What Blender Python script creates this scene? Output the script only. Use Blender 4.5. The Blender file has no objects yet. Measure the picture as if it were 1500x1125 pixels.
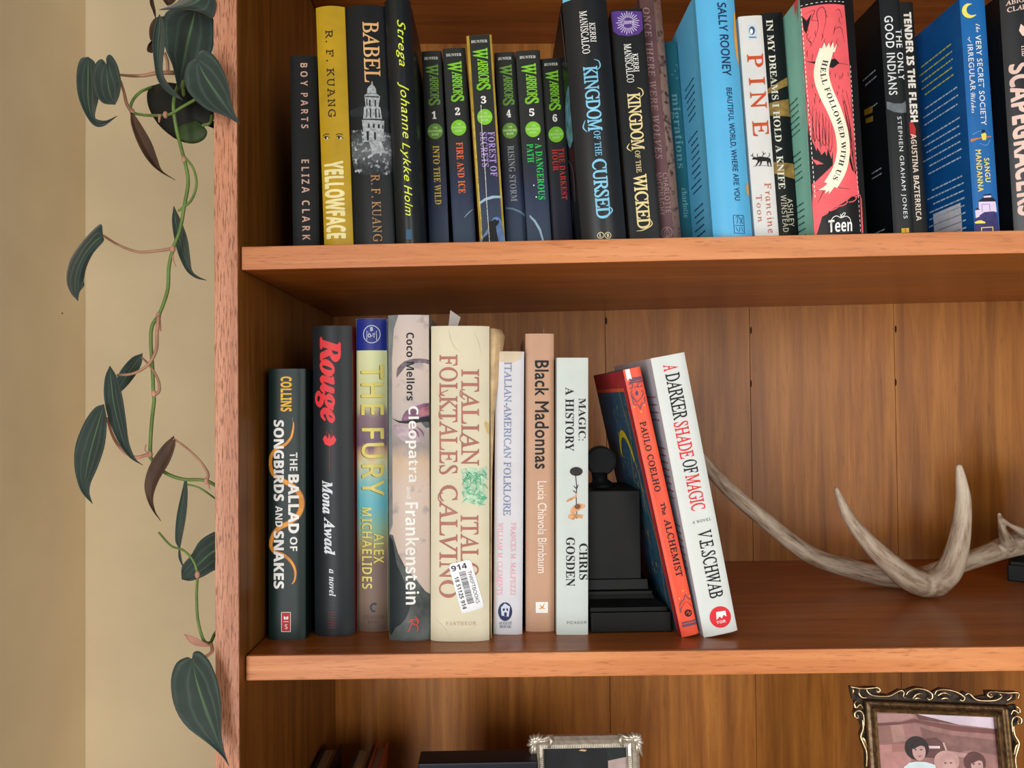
import bpy, bmesh, math, random
import numpy as np
from mathutils import Vector, Matrix
random.seed(7)
SC = bpy.context.scene
COL = SC.collection
# ------------------------------------------------------------------ camera, world, lights, exposure
Z0 = 1.48                                   # height of the lens above the floor
F = 1127.0
def cam_axes(yaw, pitch, roll):
    yaw, pitch, roll = map(math.radians, (yaw, pitch, roll))
    fwd = Vector((-math.sin(yaw)*math.cos(pitch), math.cos(yaw)*math.cos(pitch), math.sin(pitch)))
    right = Vector((math.cos(yaw), math.sin(yaw), 0)); up = right.cross(fwd)
    cr, sr = math.cos(roll), math.sin(roll)
    return cr*right-sr*up, sr*right+cr*up, fwd
CR, CU, CF = cam_axes(-1.0724, 1.1563, 0.6238)
CP = Vector((0, -.535, Z0))
cd = bpy.data.cameras.new('camera'); cd.sensor_width = 36; cd.sensor_fit = 'HORIZONTAL'; cd.lens = F/1500*36
cd.clip_start = .01
co = bpy.data.objects.new('camera', cd); COL.objects.link(co)
m = Matrix.Identity(4)
for i in range(3):
    m[i][0] = CR[i]; m[i][1] = CU[i]; m[i][2] = -CF[i]; m[i][3] = CP[i]
co.matrix_world = m; SC.camera = co
w = bpy.data.worlds.new('room_light'); SC.world = w; w.use_nodes = True
bg = w.node_tree.nodes['Background']; bg.inputs[0].default_value = (1.0, .93, .84, 1); bg.inputs[1].default_value = .08
def area(name, loc, target, sx, sy, power, col):
    l = bpy.data.lights.new(name, 'AREA'); l.shape = 'RECTANGLE'; l.size = sx; l.size_y = sy; l.energy = power; l.color = col
    o = bpy.data.objects.new(name, l); COL.objects.link(o); o.location = loc
    o.rotation_euler = (Vector(target)-Vector(loc)).to_track_quat('-Z', 'Y').to_euler()
    return o
area('window_daylight', (-.47, -1.45, Z0-.30), (.9, -.9, Z0-.28), 1.25, 1.3, 46, (.97, .98, 1.0))
area('left_wall_fill', (1.15, -2.3, Z0+.1), (-.4, .2, Z0+.1), 1.0, 1.2, 29, (1.0, .97, .92))  # added fill light aimed at the left wall corner; no window stands behind it
area('right_window_daylight', (2.35, -.75, Z0-.1), (-.4, -.60, Z0-.1), 1.1, 1.4, 5, (1.0, .95, .86))
SC.view_settings.view_transform = 'Standard'; SC.view_settings.look = 'None'
SC.view_settings.gamma = 1; SC.view_settings.use_curve_mapping = False
SC.view_settings.exposure = -.17

def aty(px, py, y):                         # the point on the plane at depth y that the photograph shows at (px, py)
    d = CF + CR*((px-750)/F) - CU*((py-562.5)/F)
    return CP + d*((y-CP.y)/d.y)
def lin(c):
    return tuple(((v/255)/12.92 if v/255 <= .04045 else (((v/255)+.055)/1.055)**2.4) for v in c)+(1,)
# ------------------------------------------------------------------ materials
MATS = {}
def new_mat(name):
    mt = bpy.data.materials.new(name); mt.use_nodes = True
    nt = mt.node_tree; b = nt.nodes['Principled BSDF']
    return mt, nt, b
def mat(rgb, rough=.5, spec=.3, metal=0, noise=.06, scale=60, name=None, bump=0, stretch=None):
    if max(rgb) < 72 and not metal: rgb = (rgb[0]*.56, rgb[1]*.62, rgb[2]*.66)
    k = (tuple(rgb), rough, spec, metal, noise, scale, bump, stretch)
    if k in MATS: return MATS[k]
    mt, nt, b = new_mat(name or 'print')
    N, L = nt.nodes, nt.links
    tc = N.new('ShaderNodeTexCoord'); mp = N.new('ShaderNodeMapping'); L.new(tc.outputs['Object'], mp.inputs[0])
    if stretch: mp.inputs['Scale'].default_value = stretch
    nz = N.new('ShaderNodeTexNoise'); nz.inputs['Scale'].default_value = scale; nz.inputs['Detail'].default_value = 5
    L.new(mp.outputs[0], nz.inputs['Vector'])
    rp = N.new('ShaderNodeValToRGB'); c = lin(rgb)
    rp.color_ramp.elements[0].position = .3; rp.color_ramp.elements[1].position = .7
    rp.color_ramp.elements[0].color = tuple(max(0, v*(1-noise*2)) for v in c[:3])+(1,)
    rp.color_ramp.elements[1].color = tuple(min(1, v*(1+noise*2)) for v in c[:3])+(1,)
    L.new(nz.outputs[0], rp.inputs[0]); L.new(rp.outputs[0], b.inputs['Base Color'])
    b.inputs['Roughness'].default_value = rough; b.inputs['Specular IOR Level'].default_value = spec; b.inputs['Metallic'].default_value = metal
    if bump:
        bp = N.new('ShaderNodeBump'); bp.inputs['Strength'].default_value = bump; bp.inputs['Distance'].default_value = .001
        L.new(nz.outputs[0], bp.inputs['Height']); L.new(bp.outputs[0], b.inputs['Normal'])
    MATS[k] = mt
    return mt
def ramp_set(rp, stops):
    cr = rp.color_ramp
    while len(cr.elements) > 1: cr.elements.remove(cr.elements[-1])
    cr.elements[0].position = stops[0][0]; cr.elements[0].color = lin(stops[0][1])
    for p, c in stops[1:]:
        e = cr.elements.new(p); e.color = lin(c)
def wood(name, axis, c_dark, c_mid, c_light, fleck, rough=.42, fleck_amt=.5, spec=.4, fs=1.0, fleck_th=.60):
    mt, nt, b = new_mat(name); N, L = nt.nodes, nt.links
    tc = N.new('ShaderNodeTexCoord')
    def noise(sc_long, sc_cross, detail, dist=0, off=0):
        mp = N.new('ShaderNodeMapping'); s = [sc_cross]*3; s[axis] = sc_long; mp.inputs['Scale'].default_value = s
        mp.inputs['Location'].default_value = (off, off*.7, off*1.3)
        L.new(tc.outputs['Object'], mp.inputs[0]); nz = N.new('ShaderNodeTexNoise'); nz.inputs['Scale'].default_value = 1
        nz.inputs['Detail'].default_value = detail; nz.inputs['Distortion'].default_value = dist; nz.inputs['Roughness'].default_value = .6
        L.new(mp.outputs[0], nz.inputs['Vector']); return nz
    a = noise(5, 90, 6, .6); rp = N.new('ShaderNodeValToRGB')
    ramp_set(rp, [(.30, c_dark), (.5, c_mid), (.70, c_light)]); L.new(a.outputs[0], rp.inputs[0])
    big = noise(1.5, 9, 2, 1.0, 3.3); rb = N.new('ShaderNodeMapRange')
    rb.inputs[1].default_value = .3; rb.inputs[2].default_value = .7; rb.inputs[3].default_value = .78; rb.inputs[4].default_value = 1.16
    L.new(big.outputs[0], rb.inputs[0])
    mu = N.new('ShaderNodeVectorMath'); mu.operation = 'SCALE'; L.new(rp.outputs[0], mu.inputs[0]); L.new(rb.outputs[0], mu.inputs['Scale'])
    f = noise(55*fs, 700*fs, 3, 0, 7.1); rf = N.new('ShaderNodeValToRGB')
    rf.color_ramp.elements[0].position = fleck_th; rf.color_ramp.elements[1].position = fleck_th+.08
    L.new(f.outputs[0], rf.inputs[0])
    fm = N.new('ShaderNodeMath'); fm.operation = 'MULTIPLY'; fm.inputs[1].default_value = fleck_amt; L.new(rf.outputs[0], fm.inputs[0])
    mx = N.new('ShaderNodeMixRGB'); L.new(fm.outputs[0], mx.inputs[0]); L.new(mu.outputs[0], mx.inputs[1]); mx.inputs[2].default_value = lin(fleck)
    L.new(mx.outputs[0], b.inputs['Base Color'])
    b.inputs['Roughness'].default_value = rough; b.inputs['Specular IOR Level'].default_value = spec
    bp = N.new('ShaderNodeBump'); bp.inputs['Strength'].default_value = .25; bp.inputs['Distance'].default_value = .0006; bp.invert = True
    L.new(f.outputs[0], bp.inputs['Height']); L.new(bp.outputs[0], b.inputs['Normal'])
    return mt
def band_mat(name, stops, wob=.05, sc=(6, 3, 14), rough=.5, speck=None):       # painted print: colours run along V of the printed piece
    mt, nt, b = new_mat(name); N, L = nt.nodes, nt.links
    tc = N.new('ShaderNodeTexCoord'); mp = N.new('ShaderNodeMapping'); mp.inputs['Scale'].default_value = sc
    L.new(tc.outputs['UV'], mp.inputs[0]); nz = N.new('ShaderNodeTexNoise'); nz.inputs['Scale'].default_value = 1; nz.inputs['Detail'].default_value = 5
    L.new(mp.outputs[0], nz.inputs['Vector'])
    sx = N.new('ShaderNodeSeparateXYZ'); L.new(tc.outputs['UV'], sx.inputs[0])
    ma = N.new('ShaderNodeMath'); ma.operation = 'MULTIPLY_ADD'; L.new(nz.outputs[0], ma.inputs[0]); ma.inputs[1].default_value = wob*2
    ad = N.new('ShaderNodeMath'); ad.operation = 'SUBTRACT'; L.new(sx.outputs[1], ad.inputs[0]); ad.inputs[1].default_value = wob
    L.new(ad.outputs[0], ma.inputs[2]); rp = N.new('ShaderNodeValToRGB'); ramp_set(rp, stops); L.new(ma.outputs[0], rp.inputs[0])
    out = rp.outputs[0]
    if speck:                                  # (colour, scale, threshold)
        n2 = N.new('ShaderNodeTexNoise'); n2.inputs['Scale'].default_value = speck[1]; n2.inputs['Detail'].default_value = 4
        L.new(tc.outputs['Object'], n2.inputs['Vector']); r2 = N.new('ShaderNodeValToRGB')
        r2.color_ramp.elements[0].position = speck[2]; r2.color_ramp.elements[1].position = speck[2]+.12
        L.new(n2.outputs[0], r2.inputs[0]); mx = N.new('ShaderNodeMixRGB'); L.new(r2.outputs[0], mx.inputs[0])
        L.new(out, mx.inputs[1]); mx.inputs[2].default_value = lin(speck[0]); out = mx.outputs[0]
    L.new(out, b.inputs['Base Color']); b.inputs['Roughness'].default_value = rough; b.inputs['Specular IOR Level'].default_value = .35
    return mt
# ------------------------------------------------------------------ objects
def tag(o, label=None, cat=None, group=None, kind=None):
    if label: o['label'] = label
    if cat: o['category'] = cat
    if group: o['group'] = group
    if kind: o['kind'] = kind
    return o
def empty(name, mw=None, parent=None):
    o = bpy.data.objects.new(name, None); o.empty_display_size = .02; COL.objects.link(o)
    if mw is not None: o.matrix_world = mw
    if parent: o.parent = parent
    return o
def from_bm(name, bm, mats, parent=None, smooth=False):
    me = bpy.data.meshes.new(name)
    if smooth:
        for f in bm.faces: f.smooth = True
    bm.to_mesh(me); bm.free()
    for mt in (mats if isinstance(mats, (list, tuple)) else [mats]): me.materials.append(mt)
    o = bpy.data.objects.new(name, me); COL.objects.link(o)
    if smooth == 'auto': me.set_sharp_from_angle(angle=.6)
    if parent: o.parent = parent
    return o
def bm_box(bm, x0, x1, y0, y1, z0, z1, bev=0, M=None, shear=0):
    vs = []
    for x in (x0, x1):
        for y in (y0, y1):
            for z in (z0, z1): vs.append(bm.verts.new((x, y, z+shear*(x-x0))))
    v = vs; fs = [(0, 1, 3, 2), (4, 6, 7, 5), (0, 4, 5, 1), (2, 3, 7, 6), (0, 2, 6, 4), (1, 5, 7, 3)]
    F_ = [bm.faces.new([v[i] for i in f]) for f in fs]
    geo = vs
    if bev:
        es = {e for f in F_ for e in f.edges}
        r = bmesh.ops.bevel(bm, geom=list(es), offset=bev, segments=2, profile=.6, affect='EDGES')
        geo = list({vv for f in r['faces'] for vv in f.verts} | {vv for vv in vs if vv.is_valid})
    if M is not None:
        bmesh.ops.transform(bm, matrix=M, verts=[g for g in geo if g.is_valid])
    return geo
def box(name, x0, x1, y0, y1, z0, z1, mats, parent=None, bev=.0005, shear=0):
    bm = bmesh.new(); bm_box(bm, x0, x1, y0, y1, z0, z1, bev, shear=shear)
    bmesh.ops.recalc_face_normals(bm, faces=bm.faces)
    return from_bm(name, bm, mats, parent)
def catmull(P, n):
    P = [np.array(p, float) for p in P]; Q = [2*P[0]-P[1]]+P+[2*P[-1]-P[-2]]; out = []
    segs = len(P)-1
    for k in range(n):
        t = k/(n-1)*segs; i = min(int(t), segs-1); t -= i
        a, b, c, d = Q[i:i+4]
        out.append(.5*((2*b)+(-a+c)*t+(2*a-5*b+4*c-d)*t*t+(-a+3*b-3*c+d)*t**3))
    return out
def bm_tube(bm, pts, rads, seg=8, cap=True):
    n = len(pts); rings = []; prev = None
    for i in range(n):
        p = Vector(pts[i]); d = (Vector(pts[min(i+1, n-1)])-Vector(pts[max(i-1, 0)])).normalized()
        a = (prev if prev is not None else Vector((0.13, 1, .07))); a = (a-d*a.dot(d)).normalized(); prev = a; b = d.cross(a)
        rings.append([bm.verts.new(p+(a*math.cos(t)+b*math.sin(t))*rads[i]) for t in [2*math.pi*k/seg for k in range(seg)]])
    for i in range(n-1):
        for k in range(seg):
            bm.faces.new((rings[i][k], rings[i][(k+1) % seg], rings[i+1][(k+1) % seg], rings[i+1][k]))
    if cap:
        bm.faces.new(rings[0][::-1]); bm.faces.new(rings[-1])
# ------------------------------------------------------------------ lettering (built-in font, its letter variants)
VAR = {'serif': 0x1D400, 'italic': 0x1D434, 'bolditalic': 0x1D468, 'script': 0x1D4D0, 'bold': 0x1D5D4, 'boldit': 0x1D63C, 'light': 0x1D5A0, 'slab': 0x1D670, 'upright': 0x1D434}
DIG = {'serif': 0x1D7CE, 'bold': 0x1D7EC, 'light': 0x1D7E2, 'slab': 0x1D7F6}
def styled(s, st):
    if st == 'plain': return s
    o = ''
    for c in s:
        if 'A' <= c <= 'Z': o += chr(VAR[st]+ord(c)-65)
        elif 'a' <= c <= 'z': o += chr(0x210E) if (c == 'h' and VAR[st] == 0x1D434) else chr(VAR[st]+26+ord(c)-97)
        elif c.isdigit() and st in DIG: o += chr(DIG[st]+ord(c)-48)
        else: o += c
    return o
GLYPHS = {}                                  # filled from GLYPH_DATA: (style, char) -> (advance, [outline, ...])
def load_glyphs():
    G = GLYPH_DATA; p = 0                    # style, character, advance, outline count, then each outline: point count and x, y pairs in 1/500 em
    while p < len(G):
        st, ch, adv, nl = G[p:p+4]; p += 4; ls = []
        for _ in range(nl):
            n = G[p]; p += 1
            ls.append(np.array(G[p:p+2*n], float).reshape(-1, 2)/500.0); p += 2*n
        GLYPHS[(list(VAR)[st], chr(ch))] = (adv/500.0, ls)
GM = {}
def glyph_mesh(st, c):
    if (st, c) not in GM:
        adv, ls = GLYPHS[(st, c)]
        cu = bpy.data.curves.new('glyph', 'CURVE'); cu.dimensions = '2D'; cu.fill_mode = 'BOTH'
        for l in ls:
            sp = cu.splines.new('POLY'); sp.points.add(len(l)-1); sp.use_cyclic_u = True
            for q, (x, y) in zip(sp.points, l): q.co = (x, y, 0, 1)
        ob = bpy.data.objects.new('glyph', cu); COL.objects.link(ob); me = ob.to_mesh()
        V = np.array([v.co[:2] for v in me.vertices]).reshape(-1, 2); Fc = [tuple(p.vertices) for p in me.polygons]
        ob.to_mesh_clear(); bpy.data.objects.remove(ob); bpy.data.curves.remove(cu); GM[(st, c)] = (adv, V, Fc)
    return GM[(st, c)]
TXT = {}
def text_polys(s, st='plain', space=1.0, shear=0.0, fat=0.0):
    k = (s, st, space, shear, fat)
    if k in TXT: return TXT[k]
    if st == 'plain':
        cu = bpy.data.curves.new('lettering', 'FONT'); cu.body = s; cu.space_character = space; cu.resolution_u = 3
        ob = bpy.data.objects.new('lettering', cu); COL.objects.link(ob)
        me = ob.to_mesh(); V = np.array([v.co[:2] for v in me.vertices]).reshape(-1, 2); Fc = [tuple(p.vertices) for p in me.polygons]
        ob.to_mesh_clear(); bpy.data.objects.remove(ob); bpy.data.curves.remove(cu)
    else:
        x = 0; VV = []; Fc = []; n = 0
        for c in s:
            if c == ' ': x += .3*space; continue
            adv, gv, gf = glyph_mesh(st, c)
            VV.append(gv+np.array([x, 0])); Fc += [tuple(i+n for i in f) for f in gf]; n += len(gv); x += adv*space
        V = np.concatenate(VV)
    V[:, 0] += (shear-(.27 if st == 'upright' else 0))*V[:, 1]
    if fat:
        n = len(V); VV = [V]; FF = list(Fc)
        for j, (dx, dy) in enumerate(((fat, 0), (-fat, 0), (0, fat), (0, -fat))):
            VV.append(V+np.array([dx, dy])); FF += [tuple(i+n*(j+1) for i in f) for f in Fc]
        V = np.concatenate(VV); Fc = FF
    lay = np.repeat(np.arange(5 if fat else 1), len(V)//(5 if fat else 1))*-.00002
    lo, hi = V.min(0), V.max(0); V = np.column_stack([(V-lo)/(hi-lo), lay])
    TXT[k] = (V, Fc); return TXT[k]

GLYPH_DATA = [
4,49,285,1,8,144,357,206,357,206,0,131,0,132,260,133,278,66,220,30,266,4,50,286,1,28,146,362,179,359,207,349,229,334,246,315,256,292,260,266,257,237,248,212,214,164,114,64,270,64,270,0,20,0,20,52,134,
168,167,207,183,240,182,275,173,288,159,296,141,299,121,297,101,290,60,262,19,311,70,346,117,360,4,52,286,2,11,165,357,234,357,234,132,278,132,278,74,234,74,234,0,161,0,161,74,8,74,8,126,3,164,270,75,
132,161,132,4,53,286,1,29,32,175,45,357,238,357,238,293,111,293,104,223,134,228,181,225,208,216,231,200,248,179,259,152,263,120,254,68,227,28,182,3,120,-5,68,0,24,14,24,80,69,63,118,56,148,60,169,70,
183,88,187,113,169,154,116,167,62,159,4,56,286,3,36,143,362,173,359,200,352,223,340,241,324,253,302,257,276,252,246,239,223,218,204,193,188,229,165,257,134,265,115,268,92,264,65,252,41,233,22,208,7,
178,-2,143,-5,90,1,50,20,26,51,18,90,22,124,38,150,60,170,86,186,45,223,33,247,28,276,32,302,44,324,63,340,87,352,14,142,306,126,304,112,297,103,286,100,270,103,253,112,240,143,220,173,239,183,253,
186,270,183,286,174,297,160,304,14,140,156,102,130,91,114,88,95,91,77,101,63,118,54,142,50,166,54,184,62,194,76,198,94,196,107,181,128,4,57,286,2,36,138,361,172,357,204,344,230,323,250,293,264,253,
268,204,264,144,257,114,234,62,216,39,193,21,165,7,130,-2,89,-5,41,-2,41,59,51,57,84,54,123,58,153,68,173,85,187,108,195,134,198,166,196,166,168,136,146,127,116,124,76,131,44,154,23,189,16,237,24,289,
49,328,87,353,16,139,300,119,297,103,286,92,266,89,238,92,215,101,197,116,186,138,182,167,190,178,198,191,220,192,248,180,279,169,290,156,298,4,65,345,2,8,0,0,126,358,218,358,345,0,264,0,238,85,108,
85,82,0,3,172,303,126,148,220,148,4,66,336,3,20,45,0,45,357,156,357,219,352,264,337,291,309,300,266,297,238,286,215,269,198,246,187,278,174,291,164,301,148,307,129,310,104,301,60,274,28,233,7,178,0,
10,160,295,120,295,120,216,192,218,210,226,220,239,223,256,219,274,208,286,189,293,10,168,156,120,156,120,62,199,66,218,76,228,91,231,111,228,129,217,143,198,152,4,67,318,1,31,196,362,250,355,301,337,
276,276,236,292,196,299,158,291,130,266,113,228,107,178,112,127,128,89,156,66,196,58,240,63,288,77,288,14,241,0,217,-4,190,-5,139,1,99,18,68,45,46,82,33,126,29,178,34,229,48,274,72,310,105,338,147,
356,4,68,370,2,13,45,0,45,357,157,357,209,352,254,337,291,312,318,278,335,235,341,182,328,103,290,46,228,11,146,0,9,161,295,120,295,120,62,153,62,235,92,262,180,256,232,236,267,205,288,4,69,280,1,12,
45,0,45,357,250,357,250,295,120,295,120,216,242,216,242,154,120,154,120,62,250,62,250,0,4,70,274,1,10,45,0,45,357,250,357,250,295,120,295,120,203,240,203,240,141,120,141,120,0,4,71,361,1,36,216,362,
272,356,322,340,296,280,259,294,215,299,184,295,158,284,136,266,120,242,110,212,107,178,109,144,116,116,129,91,146,73,170,62,215,58,248,63,248,138,180,138,180,200,322,200,322,16,264,0,231,-4,195,-5,
124,7,72,42,40,100,29,179,34,231,51,276,77,312,114,340,160,356,4,72,382,1,12,45,357,120,357,120,217,262,217,262,357,338,357,338,0,262,0,262,154,120,154,120,0,45,0,4,73,194,1,12,16,357,178,357,178,314,
135,294,135,63,178,43,178,0,16,0,16,43,60,63,60,294,16,314,4,75,332,1,12,45,357,120,357,120,194,247,357,331,357,206,199,332,0,246,0,152,150,120,128,120,0,45,0,4,76,282,1,6,45,357,120,357,120,62,266,
62,266,0,45,0,4,77,471,1,15,45,0,45,357,148,357,232,84,324,357,426,357,426,0,356,0,359,267,358,280,266,0,196,0,108,280,112,186,112,0,4,78,406,1,10,45,0,45,357,140,357,296,90,294,357,362,357,362,0,266,
0,110,270,112,0,4,79,398,2,24,200,362,252,357,295,340,328,312,351,276,364,231,369,179,364,127,351,82,328,46,295,18,252,1,199,-5,146,1,103,18,70,46,47,82,34,128,29,180,34,231,47,276,70,312,103,340,146,
357,16,200,300,158,292,130,268,114,229,108,179,114,129,130,91,158,67,199,58,241,67,268,91,284,129,290,179,284,229,268,268,241,292,4,80,313,2,14,45,0,45,357,159,357,219,350,260,327,284,292,292,246,288,
215,278,187,261,163,235,144,200,131,120,127,120,0,8,155,295,120,295,120,189,174,192,196,202,210,218,215,243,200,282,4,82,330,2,16,45,0,45,357,149,357,212,350,257,330,283,297,292,250,289,227,272,190,
258,176,225,156,330,0,246,0,161,137,120,137,120,0,10,144,295,120,295,120,198,177,202,199,211,211,226,215,248,211,270,198,284,176,292,4,83,275,1,39,148,362,201,356,254,337,230,278,186,294,146,299,126,
296,112,289,104,278,101,263,105,246,118,233,194,193,232,164,245,146,253,125,256,99,247,56,221,23,180,2,124,-5,70,0,23,16,23,87,103,60,130,58,154,60,170,68,179,80,182,96,176,114,162,128,85,168,57,188,
36,218,27,260,35,303,60,335,98,355,4,84,289,1,8,10,357,280,357,280,294,182,294,182,0,107,0,107,294,10,294,4,85,378,1,24,42,357,118,357,118,138,122,101,136,76,158,63,190,58,221,63,243,78,256,103,260,
139,260,357,336,357,336,126,331,91,319,59,299,33,270,12,233,-1,188,-5,125,4,80,31,52,73,42,127,4,87,483,1,19,0,357,74,357,123,149,138,68,154,157,206,357,278,357,332,146,346,68,354,116,409,357,484,357,
392,0,306,0,256,194,242,271,227,194,177,0,91,0,4,89,312,1,9,0,357,82,357,156,210,230,357,312,357,194,139,194,0,118,0,118,136,4,90,289,1,10,16,357,273,357,273,308,102,62,278,62,278,0,12,0,12,49,183,
294,16,294,4,97,302,2,26,151,278,200,273,235,255,257,225,264,182,264,0,212,0,198,37,159,5,136,-2,106,-5,72,0,45,16,27,43,21,82,29,119,52,146,90,162,190,170,188,201,179,214,166,221,128,222,71,204,46,
254,95,272,11,190,126,131,122,112,112,101,99,98,81,100,66,108,57,134,50,156,53,174,64,186,81,4,99,256,1,26,156,278,205,272,242,260,220,202,187,214,156,218,113,197,98,136,102,100,114,75,132,60,156,56,
198,62,233,79,233,16,197,0,150,-5,96,3,56,29,31,72,22,135,27,180,40,216,60,244,87,263,119,274,4,101,295,2,27,152,278,202,270,241,246,266,207,274,154,274,118,98,118,103,90,117,68,138,55,166,50,214,56,
258,72,258,14,216,0,192,-4,124,-1,90,10,62,29,40,56,27,92,22,134,27,178,39,214,58,242,84,262,115,274,9,152,225,132,222,116,211,105,193,100,168,204,168,200,190,191,209,175,221,4,105,152,2,12,76,380,
105,372,114,361,117,344,114,326,105,315,76,307,48,315,39,326,36,344,39,361,48,372,4,39,273,114,273,114,0,39,0,4,107,310,1,14,39,380,114,380,114,210,110,148,134,180,220,273,304,273,195,154,310,0,224,0,
146,110,114,85,114,0,39,0,4,108,152,1,4,39,380,114,380,114,0,39,0,4,110,328,1,22,194,278,234,272,264,254,284,223,291,178,291,0,216,0,214,185,206,204,192,215,172,218,144,213,126,195,117,167,114,0,39,0,
39,273,96,273,106,238,110,238,125,256,146,268,4,111,309,2,20,156,278,192,274,224,262,250,241,270,214,283,179,287,137,278,77,251,32,209,4,154,-5,118,-1,86,12,60,32,40,60,27,95,22,137,31,197,58,242,100,
269,16,154,218,129,213,112,198,102,172,98,137,102,101,112,76,129,60,155,55,180,60,198,76,208,101,211,137,208,172,198,198,180,213,4,112,316,2,22,191,278,233,269,266,242,287,198,294,137,287,76,264,31,
231,4,189,-5,162,-2,142,6,114,30,110,30,114,-10,114,-120,39,-120,39,273,100,273,110,238,114,238,143,266,164,275,14,126,200,117,178,114,146,116,103,125,77,142,61,168,56,190,61,206,77,215,103,218,138,
205,198,167,218,142,214,4,114,227,1,16,192,278,216,276,211,206,170,207,137,193,124,180,116,162,114,0,39,0,39,273,96,273,106,227,110,227,124,246,143,263,166,274,4,115,248,1,35,130,278,179,273,226,256,
204,203,166,217,130,223,105,218,96,205,107,188,175,156,209,135,220,121,227,103,230,81,222,44,200,17,164,1,113,-5,86,-4,23,11,23,72,70,56,116,50,147,56,154,64,155,80,136,98,74,127,41,150,30,164,24,181,
22,202,30,235,52,259,86,273,4,116,217,1,24,74,331,122,331,122,273,198,273,198,217,122,217,122,86,124,72,130,62,141,56,166,55,201,63,201,8,153,-4,109,-3,89,3,72,14,58,31,50,54,47,86,47,217,12,217,12,
248,52,274,5,105,148,2,14,123,380,148,374,157,364,160,350,157,333,149,319,135,310,116,307,89,314,81,323,78,337,81,356,90,369,104,377,4,67,273,140,273,82,0,9,0,5,106,148,2,14,124,380,149,374,157,364,
160,350,157,333,149,319,136,310,116,307,90,314,82,323,79,337,82,356,91,369,105,377,13,68,273,141,273,70,-53,46,-93,29,-108,6,-117,-45,-118,-64,-114,-64,-55,-36,-60,-22,-58,-10,-50,-1,-37,5,109,452,1,
37,206,278,231,274,250,263,262,246,270,222,309,262,332,274,359,278,389,273,410,257,423,232,426,180,389,0,316,0,353,188,347,211,329,218,313,215,299,204,286,188,266,142,236,0,162,0,200,188,194,211,176,
218,160,215,146,204,123,166,106,113,82,0,9,0,67,273,123,273,120,222,157,262,179,274,5,121,259,1,18,25,273,97,273,112,129,114,75,206,273,286,273,120,-39,96,-75,68,-100,36,-115,2,-120,-34,-116,-34,-57,
-6,-60,15,-57,32,-46,46,-31,65,0,2,65,312,2,22,240,344,254,344,243,59,254,25,289,12,289,0,132,0,132,12,154,18,168,29,174,45,178,104,72,104,30,50,20,30,29,18,53,12,53,0,-50,0,-50,12,-29,18,-10,36,3,88,
125,184,244,178,125,2,77,437,1,38,54,336,167,336,196,98,350,336,463,336,463,324,437,320,428,314,415,291,351,54,348,35,357,18,384,12,384,0,227,0,227,12,254,16,262,22,278,52,338,278,154,-8,140,-8,107,
270,46,35,49,25,55,18,82,12,82,0,-26,0,-26,12,0,15,8,21,22,44,84,274,88,300,86,310,80,318,54,324,2,82,319,2,31,54,336,188,336,243,331,280,317,302,294,309,260,303,231,284,206,254,185,213,172,262,30,
271,20,298,13,298,0,198,0,144,166,129,166,98,46,99,25,105,18,132,12,132,0,-25,0,-25,12,0,15,9,21,23,44,87,282,88,310,82,317,54,324,10,188,320,172,316,168,309,134,183,140,182,183,189,210,207,227,235,
233,271,222,307,2,97,249,2,28,123,230,147,222,160,198,168,226,221,226,170,42,172,33,178,30,193,39,212,65,223,58,185,10,146,-6,123,2,116,32,120,56,102,28,83,9,62,-3,40,-6,18,-2,1,10,-10,30,-14,54,-4,
110,24,164,62,206,94,224,13,128,209,117,206,93,182,62,118,48,60,54,38,69,30,80,33,103,54,123,89,138,130,148,184,143,203,2,100,249,2,33,255,350,171,39,172,32,183,33,210,66,221,58,201,30,183,10,166,-3,
148,-7,125,1,117,26,122,56,103,29,84,9,64,-3,41,-7,19,-3,2,10,-8,32,-12,61,-9,85,8,135,38,183,58,202,90,224,122,230,141,228,158,219,181,306,174,319,152,322,152,336,15,146,205,132,211,111,200,79,154,
61,114,51,75,50,58,56,38,72,31,83,34,94,43,116,74,134,114,146,154,150,186,2,101,200,2,28,131,230,154,227,171,218,182,203,186,184,178,156,154,129,114,107,58,92,56,79,58,49,65,37,76,29,91,26,118,38,146,
71,160,62,118,10,65,-7,35,-2,12,14,-3,39,-8,73,-5,100,4,128,37,179,82,216,106,227,10,128,214,111,207,94,188,76,154,62,109,85,116,121,142,141,176,144,194,139,209,2,103,222,3,45,111,230,149,224,182,206,
225,206,222,185,194,185,196,168,193,143,182,122,165,104,142,90,117,80,62,79,49,62,54,54,118,31,150,16,170,-9,174,-27,170,-48,158,-67,141,-82,118,-94,90,-101,58,-104,17,-100,-13,-88,-32,-71,-38,-50,
-34,-33,-23,-19,24,4,5,20,-2,38,1,50,9,62,42,85,15,110,9,124,6,140,10,164,21,185,37,204,59,218,84,227,14,116,214,103,210,90,200,80,184,66,144,64,122,70,100,86,93,99,96,111,106,130,140,136,161,138,184,
132,206,13,45,-3,15,-23,6,-46,10,-62,22,-75,40,-84,63,-87,87,-84,105,-76,117,-63,120,-49,116,-35,103,-24,2,108,129,1,18,136,350,54,45,56,33,62,30,77,39,98,66,108,58,69,9,50,-3,30,-7,14,-5,2,2,-5,14,
-6,46,64,308,59,319,39,322,38,335,2,110,265,1,32,112,230,86,144,114,183,139,210,164,225,190,230,219,221,228,193,227,183,185,42,187,35,201,34,226,67,238,60,198,10,179,-3,158,-7,133,2,125,30,130,62,167,
176,166,191,158,194,131,181,102,142,72,80,49,0,-10,0,38,185,33,200,14,203,12,216,2,111,235,2,20,130,230,165,225,190,209,207,184,212,151,209,124,187,70,149,24,125,8,99,-3,72,-7,40,-2,15,15,-2,40,-8,73,
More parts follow.
